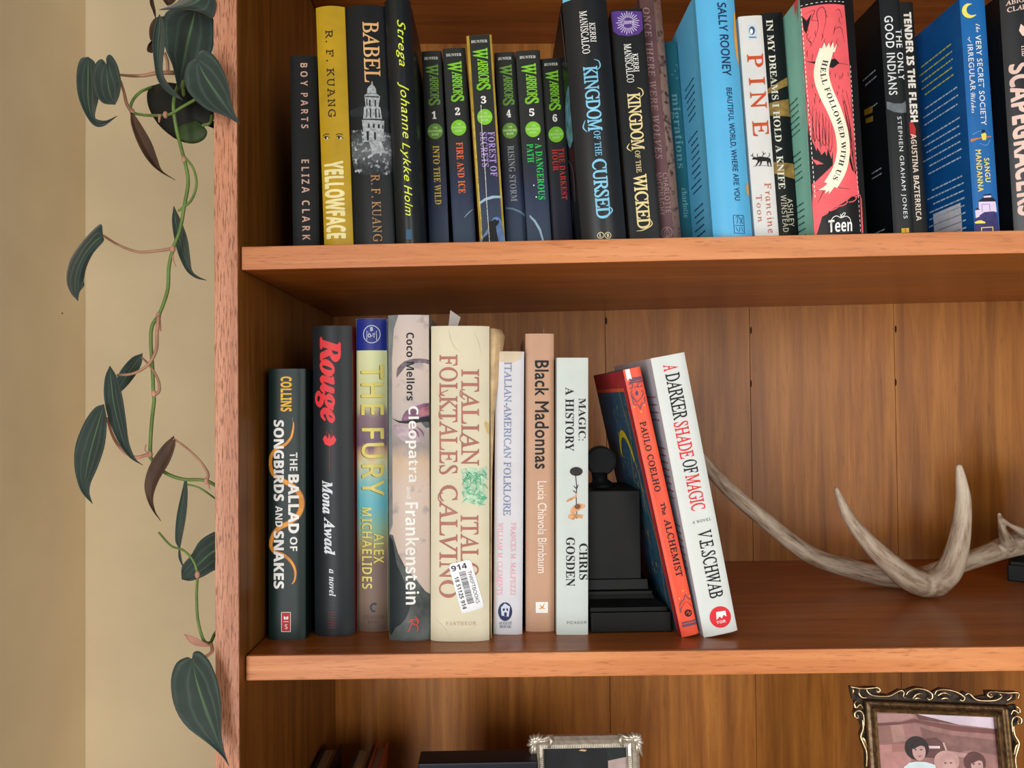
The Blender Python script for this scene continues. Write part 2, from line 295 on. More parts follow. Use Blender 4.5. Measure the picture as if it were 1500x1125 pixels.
-5,101,18,155,57,200,80,216,105,227,14,128,214,117,212,94,189,75,150,61,105,52,44,58,18,77,10,88,13,110,37,129,76,144,121,153,179,147,206,2,117,265,1,32,108,230,57,48,59,32,66,30,93,43,124,84,153,147,
176,224,235,224,186,42,194,32,208,42,228,68,239,60,199,10,180,-3,160,-7,146,-5,135,3,128,14,126,30,135,76,110,40,85,14,60,-2,34,-7,6,2,-4,30,34,189,29,200,10,203,9,216,2,118,211,1,25,72,230,79,220,86,
187,92,66,129,113,148,146,152,158,149,168,133,190,130,202,138,222,160,230,171,228,187,211,189,198,182,165,160,124,124,76,46,-6,36,-7,34,116,28,170,19,196,-1,204,-2,216,2,119,312,1,28,263,232,276,229,
285,222,293,196,265,125,160,-6,146,-8,134,133,50,-6,36,-8,34,114,28,170,19,196,-1,204,-2,216,72,230,84,197,92,98,170,230,183,230,198,64,236,111,254,146,258,160,255,169,237,190,234,202,242,223,1,67,
350,1,44,239,354,270,350,320,338,330,341,338,350,348,350,327,248,316,248,312,294,298,318,275,332,244,337,213,333,183,320,155,301,130,275,108,244,92,209,82,170,78,130,85,81,104,45,136,22,176,14,240,30,
297,76,306,68,275,34,241,11,204,-3,162,-8,122,-3,87,10,58,30,37,58,23,93,19,133,23,169,34,205,52,240,76,272,104,300,135,322,186,346,1,69,338,1,43,63,346,328,346,313,271,304,271,299,308,291,318,278,
324,188,329,158,323,150,308,118,194,193,196,215,205,230,220,239,242,248,242,214,120,204,120,205,154,197,170,159,176,114,176,80,46,80,26,86,21,114,18,182,19,210,25,233,35,254,50,288,95,298,95,262,0,
-25,0,-22,10,0,12,14,19,23,32,94,286,98,312,96,323,89,330,60,336,1,72,387,1,52,63,346,201,346,198,336,177,334,163,327,153,313,122,207,122,197,138,193,266,193,281,198,310,312,308,323,301,330,272,336,
275,346,413,346,410,336,387,334,374,327,364,313,294,60,290,38,292,23,298,16,328,10,325,0,187,0,192,10,217,14,232,26,271,158,271,170,256,174,128,174,116,172,110,164,78,38,80,23,86,16,116,10,113,0,-25,
0,-22,10,-6,11,13,18,26,38,94,286,98,312,96,323,89,330,60,336,1,76,334,1,27,70,346,208,346,204,336,185,334,171,327,161,314,90,56,86,38,88,28,94,22,105,18,193,19,222,24,244,34,263,48,297,98,306,98,274,
0,-18,0,-16,10,7,12,21,19,31,32,103,294,103,323,96,330,68,336,1,78,372,1,31,63,346,136,346,263,80,323,308,321,325,314,331,283,336,286,346,399,346,396,336,370,332,361,328,348,308,261,-8,252,-8,114,278,
53,53,53,21,60,15,90,10,88,0,-25,0,-22,10,-2,12,12,19,23,32,97,295,96,315,89,326,78,333,60,336,1,79,384,2,28,238,354,276,350,308,338,333,318,352,292,364,261,368,225,359,169,334,113,298,63,276,42,253,
24,204,0,149,-8,111,-4,78,8,52,27,32,52,20,84,16,120,19,154,28,188,43,221,86,280,113,304,142,325,173,340,205,350,22,238,338,212,335,185,323,159,304,136,279,115,248,97,213,79,157,72,102,78,62,93,32,
117,14,150,8,175,11,199,22,244,60,279,114,303,179,312,246,307,286,292,315,270,333,1,82,335,2,33,63,346,210,346,256,341,288,326,308,303,315,271,290,212,216,175,273,40,284,23,296,13,314,10,311,0,234,0,
164,170,114,172,85,66,79,34,81,22,88,15,99,11,120,10,118,0,-25,0,-22,10,0,12,14,20,24,33,94,286,98,312,96,323,89,330,60,336,11,187,330,160,324,151,309,118,188,125,187,150,186,196,192,230,209,251,236,
258,270,240,315,1,83,274,1,53,165,354,199,350,233,340,244,343,252,352,262,352,246,250,238,250,233,288,220,316,200,332,172,338,149,334,130,322,119,304,115,280,117,265,136,233,196,167,217,133,224,94,
220,67,210,42,193,22,171,6,144,-4,114,-7,80,-3,31,10,19,6,11,-6,2,-6,19,108,28,109,35,66,51,34,76,14,108,8,127,10,143,17,167,42,176,78,170,104,154,130,91,199,76,221,68,242,66,263,69,288,78,310,93,328,
113,342,137,351,1,84,312,1,31,33,263,55,346,343,346,327,260,318,260,315,300,306,316,287,325,258,328,231,327,224,321,154,69,148,32,150,21,158,14,192,10,197,10,194,0,37,0,39,10,59,11,82,20,97,46,170,
310,172,320,168,326,116,326,94,322,76,313,63,300,44,262,1,86,325,1,23,30,346,168,346,166,337,142,334,130,327,123,312,111,71,305,304,311,320,309,328,302,333,276,336,278,346,384,346,381,336,366,333,336,
308,70,-8,60,-8,70,314,64,327,52,334,28,336,1,87,440,1,38,32,346,170,346,168,337,144,334,132,327,125,312,114,86,239,264,239,314,232,327,220,334,199,336,201,346,334,346,330,336,305,332,298,327,293,317,
288,282,280,90,420,302,424,321,416,332,388,336,392,346,496,346,494,336,479,333,450,307,238,-8,228,-8,238,231,71,-8,62,-8,72,314,65,327,51,334,30,337,6,44,109,1,11,78,48,52,62,31,53,23,33,30,13,48,5,
46,-25,30,-50,30,-59,74,-30,88,13,6,65,319,2,8,140,358,180,358,319,0,272,0,230,110,88,110,46,0,0,0,4,159,312,144,258,103,150,216,150,6,66,325,3,20,48,0,48,357,150,357,209,352,252,337,277,310,286,268,
282,240,268,216,247,199,218,187,259,174,275,162,288,147,295,127,298,102,290,58,265,26,225,7,174,0,10,152,318,94,318,94,205,198,209,222,220,235,238,240,264,234,289,219,306,192,315,11,162,168,94,168,94,
38,166,38,206,43,232,56,245,78,250,105,245,130,231,150,204,163,6,67,316,1,30,202,362,255,357,300,341,282,303,246,316,202,322,150,313,111,284,86,238,78,178,86,119,109,73,147,44,201,34,266,43,286,48,
286,10,222,-4,194,-5,144,1,104,18,72,45,49,82,35,127,30,179,35,230,50,274,75,311,108,339,151,356,6,68,365,2,13,48,0,48,357,158,357,209,352,252,337,287,312,313,278,329,235,334,182,322,103,285,46,226,
11,148,0,9,152,318,94,318,94,38,142,38,251,74,287,180,278,242,252,285,209,310,6,69,278,1,12,48,0,48,357,248,357,248,318,94,318,94,206,239,206,239,167,94,167,94,40,248,40,248,0,6,70,259,1,10,48,0,48,
357,248,357,248,318,94,318,94,191,238,191,238,152,94,152,94,0,6,71,364,1,37,216,362,272,356,322,341,305,302,262,316,213,322,156,313,113,284,86,238,78,178,81,138,91,103,109,74,134,52,169,39,212,34,268,
39,282,42,282,148,204,148,204,188,327,188,327,14,298,5,237,-4,202,-5,150,1,108,17,75,44,50,81,35,126,30,178,36,231,52,276,79,312,116,339,161,356,6,72,370,1,12,48,357,94,357,94,206,276,206,276,357,322,
357,322,0,276,0,276,166,94,166,94,0,48,0,6,73,169,1,12,20,357,149,357,149,331,107,321,107,36,149,26,149,0,20,0,20,26,62,36,62,321,20,331,6,75,309,1,12,48,357,94,357,94,181,252,357,304,357,162,202,310,
0,256,0,130,170,94,138,94,0,48,0,6,76,261,1,6,48,357,94,357,94,40,250,40,250,0,48,0,6,77,453,1,14,48,0,48,357,115,357,225,64,339,357,405,357,405,0,360,0,363,294,362,312,243,0,206,0,86,313,90,0,6,78,
380,1,10,48,0,48,357,100,357,291,62,290,357,332,357,332,0,279,0,88,296,90,0,6,79,390,2,24,196,362,245,357,286,340,318,312,341,276,355,231,360,179,355,127,341,82,318,46,286,18,245,1,196,-5,145,1,103,
18,71,46,48,82,35,128,30,180,35,231,48,276,71,312,103,340,145,357,16,196,323,143,313,107,285,85,239,78,179,85,119,106,73,143,44,196,34,248,44,284,73,306,119,312,179,306,239,284,285,248,313,6,80,302,2,
14,48,0,48,357,143,357,204,350,245,330,269,296,277,252,274,223,264,197,246,173,219,155,182,143,94,139,94,0,10,139,318,94,318,94,178,174,182,206,194,224,216,230,250,225,280,208,302,180,314,6,82,311,2,
17,48,0,48,357,147,357,205,351,245,332,269,300,277,256,274,229,266,208,255,191,240,178,206,160,304,0,251,0,164,148,94,148,94,0,11,144,318,94,318,94,186,147,186,185,190,210,203,226,224,230,254,225,283,
210,303,183,314,6,83,274,1,42,144,362,198,356,242,342,228,304,166,321,114,319,92,308,80,292,76,270,77,254,83,240,108,219,183,187,226,159,240,142,248,121,251,96,242,53,216,22,176,2,124,-5,68,0,26,12,
26,55,97,36,126,34,161,38,186,50,201,68,206,92,204,108,188,133,173,143,82,183,53,206,36,234,30,271,34,297,44,320,62,338,85,351,112,359,6,84,278,1,8,5,357,272,357,272,318,162,318,162,0,116,0,116,318,5,
318,6,85,365,1,24,45,357,90,357,90,126,96,87,113,58,142,40,184,34,225,40,254,60,270,89,276,126,276,357,320,357,320,126,316,91,305,59,286,33,259,12,224,-1,181,-5,122,4,80,31,54,73,45,127,6,87,465,1,18,
6,357,53,357,114,116,126,54,138,119,208,357,254,357,326,117,339,54,346,94,412,357,458,357,364,0,318,0,230,304,220,255,146,0,100,0,6,88,292,1,12,10,357,60,357,147,217,235,357,282,357,172,187,291,0,240,
0,146,155,50,0,2,0,120,186,6,89,283,1,9,0,357,49,357,142,182,234,357,283,357,164,138,164,0,119,0,119,136,6,99,240,1,26,153,273,192,269,224,258,210,222,152,234,93,209,73,133,78,90,92,59,116,39,150,33,
204,42,219,48,219,10,171,-4,116,-1,87,10,62,28,43,54,31,89,28,132,32,177,44,213,63,240,89,258,119,269,3,87,463,1,74,242,313,276,307,303,290,320,265,326,234,317,192,290,149,248,102,193,52,297,134,446,
296,466,310,476,304,408,139,384,68,430,135,501,215,537,245,550,251,558,246,521,214,480,172,440,120,373,16,352,0,341,4,331,16,324,35,322,58,335,116,375,190,289,104,225,54,179,26,121,-3,110,-1,107,5,
115,19,170,77,220,145,257,218,266,261,258,288,234,298,214,295,167,274,142,257,100,216,80,184,73,155,82,131,91,124,113,124,138,141,172,186,192,236,194,266,205,264,212,254,218,216,214,187,203,160,186,
138,165,120,140,109,113,106,90,109,72,119,62,134,58,155,67,190,91,227,144,277,204,307,3,99,193,1,33,137,154,156,152,170,146,180,136,181,113,168,98,149,97,144,101,139,114,144,126,156,135,148,138,141,
136,122,119,102,92,83,61,72,34,74,15,93,13,122,27,157,56,167,46,118,9,95,0,71,-4,48,0,30,10,19,27,15,49,18,68,40,105,57,121,97,145,3,101,205,2,29,136,154,152,152,166,145,176,134,179,120,176,105,165,
91,148,78,127,67,72,51,64,22,67,14,79,12,100,14,146,36,170,56,178,46,153,24,126,9,100,0,75,-4,49,0,27,12,13,29,8,50,12,67,21,85,52,119,94,144,9,136,138,118,128,97,102,78,64,94,67,109,75,134,97,144,
123,142,135,3,102,266,2,30,245,304,273,296,282,274,278,250,264,226,215,174,142,124,76,12,111,20,129,33,149,56,160,46,144,27,114,4,88,-4,68,-4,-8,-136,-70,-143,24,18,18,34,20,42,34,55,45,56,84,118,46,
84,37,94,90,146,165,248,193,279,219,297,9,241,287,221,278,198,250,142,142,189,174,223,208,243,241,250,272,249,280,3,104,283,1,34,225,293,122,98,169,140,207,154,221,151,233,143,240,130,242,112,240,97,
194,32,190,17,210,26,245,56,255,46,222,16,200,2,179,-3,165,0,153,8,146,22,144,51,156,76,202,130,203,137,187,133,166,119,139,93,74,0,10,-4,76,119,42,84,32,94,90,158,164,286,3,105,172,2,9,144,230,161,
224,168,209,159,189,137,181,118,187,112,203,114,214,121,222,16,150,154,78,20,81,16,100,24,135,56,144,46,105,11,80,-1,64,-4,35,5,26,30,28,42,62,110,36,84,26,94,80,150,3,111,223,2,22,140,154,162,151,
178,142,188,128,191,108,189,91,182,76,156,42,192,62,202,51,167,28,132,20,100,2,68,-4,46,0,28,11,17,27,13,48,16,66,38,102,55,119,96,144,13,150,138,126,121,90,72,72,34,73,16,79,12,104,24,104,39,120,51,
130,54,154,91,162,123,160,134,3,115,175,1,33,104,168,111,167,113,161,105,147,105,136,125,101,131,73,128,54,120,41,144,62,154,52,112,16,95,6,66,-3,29,-1,15,7,6,18,5,41,17,53,36,54,42,49,48,36,42,22,26,
17,39,10,55,17,74,52,80,87,80,126,36,84,27,94,84,148,97,165,3,116,221,1,24,224,283,186,220,220,220,216,204,176,204,79,29,77,21,82,15,104,24,142,56,151,46,107,10,86,0,65,-3,50,0,38,7,31,18,28,33,34,55,
62,110,35,84,26,94,81,152,160,280,0,49,279,1,21,133,359,189,359,190,45,194,35,202,29,255,26,255,0,48,0,48,26,101,28,108,34,113,43,114,310,80,272,65,261,50,258,39,260,30,268,23,279,21,294,75,317,0,50,
279,1,38,130,362,179,356,215,340,237,313,244,279,242,262,229,228,200,188,65,55,196,57,208,64,217,75,227,105,256,105,254,0,18,0,18,52,92,127,119,157,153,206,167,252,166,301,158,318,146,328,130,332,108,
326,94,310,86,283,84,245,58,248,37,256,24,271,20,294,23,312,32,328,47,342,68,353,96,360,0,51,279,1,63,128,362,176,357,213,341,236,315,244,280,238,250,222,224,197,204,168,190,208,177,227,166,242,150,
253,129,256,103,254,75,245,52,232,33,194,8,147,-4,87,-3,60,4,40,13,25,26,17,40,14,55,17,72,27,84,41,92,56,94,61,66,74,46,93,34,118,30,148,36,161,45,171,59,177,78,180,104,174,130,160,150,135,164,71,
169,71,200,104,200,132,205,152,220,164,244,168,274,165,298,157,316,144,328,126,332,110,329,99,320,91,307,83,254,56,257,35,265,22,279,18,298,25,323,46,344,81,357,0,52,279,2,20,6,124,148,357,218,357,
218,126,270,126,270,93,218,93,218,62,221,43,230,33,259,26,266,26,266,0,90,0,90,26,120,28,133,33,142,43,145,93,6,93,4,148,310,113,243,42,126,145,126,0,53,279,1,45,30,184,46,357,235,357,238,266,209,266,
202,291,192,301,78,302,70,210,125,217,177,210,218,190,244,157,253,110,250,80,241,56,228,36,210,20,168,1,122,-5,89,-3,62,4,43,14,30,26,22,40,20,56,23,71,31,82,44,88,60,90,65,62,72,49,82,39,97,32,115,
30,146,37,158,47,168,62,174,83,176,110,172,143,159,166,137,179,91,183,53,175,0,54,279,2,41,165,362,194,360,217,354,233,345,245,334,254,307,250,292,240,280,222,271,194,268,191,298,181,323,172,330,160,
332,134,324,114,298,100,257,93,200,120,213,139,218,162,219,203,212,235,192,255,159,262,116,255,67,233,28,197,3,146,-5,112,0,82,13,57,36,38,69,26,112,22,165,31,242,42,276,58,305,77,329,102,347,131,358,
14,144,188,115,181,93,164,97,102,109,60,127,36,148,28,165,33,178,48,187,73,190,110,186,146,177,170,163,184,0,58,109,2,8,54,229,76,220,84,199,76,178,54,169,33,178,24,199,33,220,8,54,56,76,47,84,26,76,
4,54,-4,33,4,24,26,33,47,0,65,325,2,22,154,347,167,346,297,41,316,16,330,14,330,0,170,0,170,14,201,19,211,34,188,98,77,98,58,52,56,36,65,19,95,14,95,0,-6,0,-6,14,7,16,18,22,27,35,3,84,120,132,238,180,
120,0,66,329,3,22,12,339,164,339,262,320,295,261,275,211,214,184,287,153,312,98,303,57,276,26,234,6,177,0,12,0,12,13,33,16,46,24,53,38,56,274,52,307,46,316,38,322,12,326,12,161,323,147,321,140,316,
137,307,136,188,174,191,196,203,208,224,212,257,209,286,200,307,185,319,13,147,172,136,172,137,34,142,25,151,20,165,18,193,23,211,36,221,60,224,96,220,131,206,154,183,168,0,67,348,1,34,193,346,230,
342,288,324,304,330,312,346,325,346,325,230,312,230,292,271,265,303,233,323,198,330,130,290,107,168,132,55,207,18,237,21,266,33,294,53,319,79,333,66,272,10,191,-8,144,-2,102,15,68,42,42,78,25,121,20,
170,25,219,42,261,68,297,103,324,145,341,0,68,369,2,18,11,339,165,339,244,328,302,295,337,242,348,170,304,42,170,0,15,0,15,13,35,16,47,22,53,34,55,278,53,303,45,317,32,324,11,326,13,166,322,150,321,
141,315,137,304,136,54,141,25,150,20,166,18,208,27,238,56,255,103,261,170,237,284,0,69,329,1,44,12,339,297,339,297,238,286,238,274,277,253,302,220,316,172,320,142,316,136,289,136,183,173,187,193,200,
206,223,214,257,226,257,226,88,214,88,203,135,193,149,179,159,161,164,136,166,136,50,138,35,143,26,172,20,233,29,257,40,276,56,292,78,306,106,320,106,300,0,10,0,10,12,33,15,46,22,54,36,56,58,54,301,
46,317,33,324,12,326,0,70,301,1,38,10,339,293,339,293,238,281,238,274,266,264,287,250,302,231,313,171,321,149,320,138,314,136,184,170,188,190,201,204,224,212,258,225,258,225,88,212,88,204,125,191,149,
170,162,136,166,136,60,140,32,156,18,191,13,191,0,12,0,12,13,33,17,46,25,53,39,56,279,53,302,46,315,32,322,10,326,0,71,378,1,47,192,346,232,342,288,324,302,330,312,346,326,346,326,229,312,229,300,258,
266,302,245,317,222,327,199,330,131,290,108,170,115,100,134,50,164,20,205,10,229,12,244,20,252,34,255,53,252,115,245,127,230,133,205,136,205,148,372,148,372,136,352,133,340,127,334,115,332,22,266,0,
200,-8,149,-2,105,14,70,41,43,76,26,120,20,170,26,219,43,262,69,297,104,324,145,341,0,72,389,1,47,12,339,180,339,180,326,152,322,139,309,136,282,136,186,254,186,254,282,251,309,238,322,210,326,210,
339,378,339,378,326,356,323,343,316,337,303,334,282,334,60,337,39,343,24,356,16,378,13,378,0,210,0,210,13,232,16,245,23,252,36,254,164,136,164,138,37,144,24,158,16,180,13,180,0,12,0,12,13,33,16,46,24,
53,37,56,60,53,302,46,316,33,323,12,326,0,73,194,1,21,10,339,182,339,182,326,146,318,138,307,136,58,140,33,145,25,153,20,183,13,183,0,10,0,10,13,31,17,46,24,53,36,56,56,54,307,47,318,33,324,10,326,0,
75,380,1,44,12,339,180,339,180,326,152,322,140,309,136,282,136,174,254,297,260,312,249,323,216,326,216,339,362,339,362,326,309,312,256,268,202,212,345,34,362,18,386,13,386,0,209,0,209,13,235,14,246,
20,248,26,245,35,148,159,136,148,138,37,145,24,158,16,180,13,180,0,12,0,12,13,34,16,47,24,54,37,56,60,54,302,47,316,34,323,12,326,0,76,317,1,27,12,339,186,339,186,326,155,323,146,318,137,298,136,46,
142,28,159,21,207,23,234,30,257,41,275,59,291,84,304,115,318,115,299,0,12,0,12,13,33,16,46,24,53,37,56,60,53,303,46,316,33,323,12,326,0,77,472,1,39,11,339,138,339,236,106,334,339,460,339,460,326,439,
323,426,315,419,302,417,282,418,45,425,23,433,17,459,13,459,0,294,0,294,13,322,18,330,24,338,45,338,297,214,0,201,0,78,290,81,36,89,22,104,15,126,13,126,0,10,0,10,13,32,16,46,24,53,37,56,59,55,299,47,
317,39,322,11,326,0,78,367,1,30,14,339,116,339,291,126,290,297,282,316,274,321,246,326,246,339,357,339,357,326,335,323,322,316,316,303,314,-8,300,-8,80,260,82,36,88,23,102,16,124,13,124,0,14,0,14,13,
40,17,48,22,53,31,56,58,56,289,27,322,14,326,0,79,391,2,32,198,347,233,344,266,334,296,318,321,297,342,271,358,240,368,206,371,170,368,133,358,100,342,69,320,43,294,22,264,6,231,-5,194,-8,158,-5,126,
6,96,22,70,43,49,69,34,100,24,133,20,170,24,206,34,239,49,270,70,296,97,317,127,334,161,344,12,194,330,129,290,108,170,114,100,132,50,160,19,197,9,261,49,282,170,277,239,259,289,231,320,0,80,311,2,28,
12,339,214,336,250,328,273,314,290,296,301,274,304,247,297,209,273,179,234,159,180,153,136,153,136,60,138,37,144,24,158,16,180,13,180,0,12,0,12,13,33,16,46,24,53,37,56,60,53,302,46,316,33,323,12,326,
11,161,321,141,316,137,308,136,171,182,175,202,188,214,211,218,245,214,279,205,302,187,316,0,82,352,2,30,12,339,162,339,227,334,274,317,301,289,310,249,292,197,234,166,330,27,345,14,358,13,358,0,252,
0,150,158,136,158,138,37,144,24,158,16,180,13,180,0,12,0,12,13,33,16,46,24,53,37,56,60,53,302,46,316,33,323,12,326,10,167,321,141,314,137,304,136,174,152,174,185,179,208,192,222,216,226,250,211,303,0,
83,290,1,56,138,347,171,344,223,331,233,335,238,347,252,347,252,238,240,238,231,264,203,305,185,319,165,328,144,331,122,328,104,318,93,302,89,283,92,265,102,250,140,226,216,189,236,174,260,140,268,99,
264,69,252,43,234,22,209,6,178,-4,143,-8,106,-3,63,9,52,5,46,-8,32,-8,32,118,46,118,62,70,83,37,111,18,146,11,172,15,191,27,203,45,208,66,198,96,168,119,83,164,57,188,42,215,37,247,40,275,50,300,65,
320,86,334,110,344,0,84,315,1,22,8,236,8,339,306,339,306,236,293,236,266,301,196,322,198,37,206,22,220,15,244,13,244,0,68,0,68,13,91,16,106,23,113,37,116,322,76,317,48,300,30,273,22,236,0,85,366,1,36,
11,339,179,339,179,326,151,322,143,317,135,298,134,104,139,66,151,38,173,22,204,16,270,42,292,118,290,302,282,315,268,323,244,326,244,339,353,339,353,326,334,322,322,314,316,301,314,135,307,68,283,24,
242,-1,184,-10,125,-2,85,21,62,60,54,116,52,302,45,316,32,323,11,326,0,87,454,1,36,-12,339,134,339,134,326,112,322,106,315,106,293,166,114,224,262,207,311,199,320,170,326,170,339,327,339,327,326,301,
322,292,306,353,124,402,275,408,302,406,314,400,320,374,326,374,339,464,339,464,326,452,322,435,300,332,-8,318,-8,235,230,142,-8,127,-8,24,292,11,318,2,324,-12,326,0,89,317,1,31,-10,339,154,339,154,
326,124,322,116,310,122,292,185,168,248,272,260,304,250,320,220,326,220,339,327,339,327,326,315,323,295,306,200,152,202,37,208,24,222,16,244,13,244,0,76,0,76,13,97,16,110,24,117,37,120,133,22,308,10,
320,-10,326,0,97,256,2,39,120,237,166,232,196,218,212,192,218,156,220,30,226,26,238,31,245,20,219,0,190,-8,161,1,149,26,112,2,71,-6,48,-3,30,8,19,26,15,47,23,77,47,101,89,122,148,142,146,198,139,210,
127,218,110,220,86,216,78,204,90,181,89,160,71,144,44,144,33,151,27,162,24,176,28,193,37,207,70,229,7,148,126,103,103,88,62,94,34,112,25,130,30,148,47,0,99,218,1,33,130,238,162,234,186,222,201,204,
206,182,204,170,189,154,176,152,154,161,142,216,126,221,94,201,84,140,88,92,102,57,124,36,152,28,178,35,202,54,212,45,169,6,116,-8,89,-4,64,8,44,26,28,50,18,79,14,112,18,146,30,176,48,202,71,221,99,
233,0,101,224,2,24,117,237,156,230,185,208,204,174,210,124,87,124,103,54,148,32,176,40,201,64,212,54,169,8,114,-8,87,-4,63,8,43,26,28,51,18,82,14,117,18,150,28,179,44,203,65,222,89,233,7,120,221,95,
204,86,143,150,143,148,187,144,206,135,217,0,103,243,3,46,117,237,146,234,174,226,236,226,236,200,200,200,213,177,217,152,214,131,206,112,192,97,174,86,152,79,94,76,77,62,75,53,82,41,105,36,166,35,
193,30,212,22,225,10,233,-7,235,-28,227,-60,203,-84,163,-99,108,-104,66,-101,36,-90,17,-74,10,-56,21,-34,51,-19,26,-1,18,22,21,40,32,55,76,82,31,112,16,158,20,180,30,199,45,215,65,227,90,234,12,117,
221,102,217,92,206,85,157,92,108,102,96,117,92,132,96,142,108,148,157,142,206,132,217,12,152,-26,72,-26,59,-38,54,-54,58,-66,70,-77,90,-84,120,-86,177,-77,196,-49,193,-38,186,-31,0,104,283,1,34,14,
339,110,339,110,198,142,227,181,237,230,217,246,158,247,28,251,19,258,14,270,12,270,0,150,0,150,12,170,19,175,42,174,179,170,192,163,200,151,202,129,195,110,175,111,28,115,19,122,14,134,12,134,0,14,0,
14,12,34,19,39,42,39,297,34,320,14,328,0,105,147,2,16,75,345,90,342,102,334,110,322,112,307,110,292,102,280,89,272,75,270,60,272,48,280,40,292,38,307,40,322,48,334,60,342,14,16,231,110,231,112,28,115,
20,122,14,134,12,134,0,14,0,14,12,34,19,39,42,38,203,35,212,15,218,0,108,148,1,14,15,339,110,339,110,42,115,20,134,12,134,0,14,0,14,12,34,19,39,42,38,310,35,320,28,325,15,327,0,109,412,1,52,176,237,
218,226,238,194,271,226,311,237,359,217,375,158,376,28,380,19,387,14,399,12,399,0,281,0,281,12,300,20,305,42,304,179,300,192,293,200,281,202,260,196,242,176,243,28,253,14,265,12,265,0,148,0,148,12,
168,20,172,42,171,179,168,192,161,199,148,202,127,195,109,175,110,29,120,14,132,12,132,0,14,0,14,12,34,19,39,42,38,202,34,211,26,217,14,219,14,231,109,231,109,197,140,227,0,110,283,1,34,181,237,230,
217,246,158,247,28,251,19,258,14,270,12,270,0,150,0,150,12,170,19,175,42,174,179,170,192,163,200,151,202,129,195,110,175,110,42,115,19,134,12,134,0,14,0,14,12,34,19,39,42,38,202,34,211,26,217,14,219,
14,231,110,231,110,199,142,228,0,111,250,2,24,125,237,156,233,182,222,205,203,222,178,232,149,236,114,232,81,222,51,205,26,183,8,156,-4,126,-8,94,-4,67,8,45,27,28,52,18,82,14,114,18,148,28,178,45,202,
67,221,94,233,16,126,222,107,217,96,202,89,169,87,115,89,61,96,29,108,14,126,8,144,14,156,29,162,60,164,114,161,169,154,202,143,217,0,114,214,1,33,174,237,192,234,205,226,213,214,213,185,207,174,197,
168,184,166,165,172,148,192,140,194,130,190,120,180,113,164,111,143,111,42,113,27,118,19,147,12,147,0,14,0,14,12,34,19,39,42,38,203,34,212,15,218,16,231,108,231,108,188,123,209,139,224,157,234,0,115,
214,1,47,105,238,158,227,166,230,172,238,182,238,182,165,170,165,160,189,146,206,130,217,111,220,97,219,86,213,78,193,80,182,95,165,165,128,180,113,189,94,192,70,186,38,170,14,145,-2,112,-8,54,6,44,3,
38,-6,26,-6,26,78,40,78,49,50,64,29,84,16,104,11,121,13,133,20,140,30,143,44,136,63,116,78,57,110,40,126,31,144,28,164,33,193,48,216,73,232,0,116,169,1,22,96,316,108,316,108,231,154,231,154,208,108,
208,108,47,117,32,125,30,141,36,154,56,166,49,136,7,92,-7,66,-3,49,8,39,26,36,53,36,208,15,208,15,223,66,275,7,46,109,1,8,54,56,76,47,84,26,76,4,54,-4,33,4,24,26,33,47,7,65,301,2,30,84,290,164,289,
176,282,276,34,298,31,303,18,298,4,292,1,214,0,193,3,187,8,186,18,192,31,236,34,212,92,88,92,67,34,112,31,118,18,112,3,14,1,2,8,0,18,6,31,30,34,112,254,65,255,52,264,52,281,56,286,3,100,125,147,254,
200,125,7,70,300,1,39,40,290,256,290,269,285,273,270,273,207,269,194,256,190,248,191,239,202,238,254,106,254,106,172,170,172,174,202,186,208,197,204,201,189,200,117,194,107,186,106,174,112,170,142,
106,142,106,34,158,34,173,30,178,18,173,4,160,0,40,0,27,4,23,18,28,31,68,34,68,254,42,254,28,259,23,272,27,285,7,71,301,1,53,157,298,190,294,225,282,232,292,254,292,259,286,261,275,262,223,258,206,
252,203,234,202,214,238,200,252,180,261,157,264,118,257,88,234,68,196,62,144,65,112,75,83,91,59,112,41,137,30,167,26,196,30,228,42,228,100,167,100,156,104,153,116,156,129,161,131,274,132,283,128,285,
108,277,101,265,100,264,20,252,10,200,-6,163,-8,122,-3,86,11,57,34,35,64,22,101,17,144,22,186,35,223,56,254,85,278,119,292,7,75,301,1,46,35,290,130,289,142,281,141,263,136,258,100,254,100,155,202,254,
177,259,172,272,176,285,189,290,261,290,274,285,278,272,272,258,248,254,154,163,175,154,196,135,222,98,256,34,274,34,285,26,282,4,270,0,234,2,190,77,160,119,128,136,100,111,100,34,137,31,143,18,138,3,
118,0,35,0,22,4,18,18,23,31,62,34,62,254,38,254,23,259,18,272,22,285,7,78,301,1,39,50,290,82,289,94,282,222,62,222,254,195,254,176,259,170,272,172,281,176,286,196,290,266,290,280,285,284,272,283,264,
271,255,256,254,255,2,246,-4,223,-2,84,234,84,34,133,31,138,26,137,8,132,3,110,0,38,0,25,4,20,18,22,26,34,34,50,34,50,254,18,258,11,263,8,272,11,281,17,286,7,82,301,2,38,32,290,135,290,193,285,212,
280,236,263,254,229,257,206,253,180,240,158,220,141,192,130,213,110,262,34,288,31,294,18,289,4,276,0,242,1,210,41,164,109,153,119,128,126,96,126,96,34,132,31,137,26,137,8,133,3,114,0,32,0,19,4,15,18,
20,31,58,34,58,256,20,261,15,273,19,285,7,148,256,96,256,96,158,146,158,198,170,215,207,198,244,7,85,300,1,37,46,290,110,289,124,281,124,263,119,258,84,254,84,116,88,77,100,49,121,33,152,28,184,33,
205,49,216,77,220,116,220,254,182,258,177,263,175,272,181,286,267,290,280,285,284,272,279,258,256,254,256,111,230,22,150,-8,108,0,74,22,52,59,45,111,45,254,21,258,16,272,17,282,23,287,8,45,161,1,4,
142,134,20,134,20,87,142,87,8,46,109,1,8,54,56,76,47,84,26,76,4,54,-4,33,4,24,26,33,47,8,65,344,2,25,265,354,275,354,262,43,265,28,272,18,306,10,304,0,164,0,166,10,191,12,203,20,210,34,214,118,92,116,
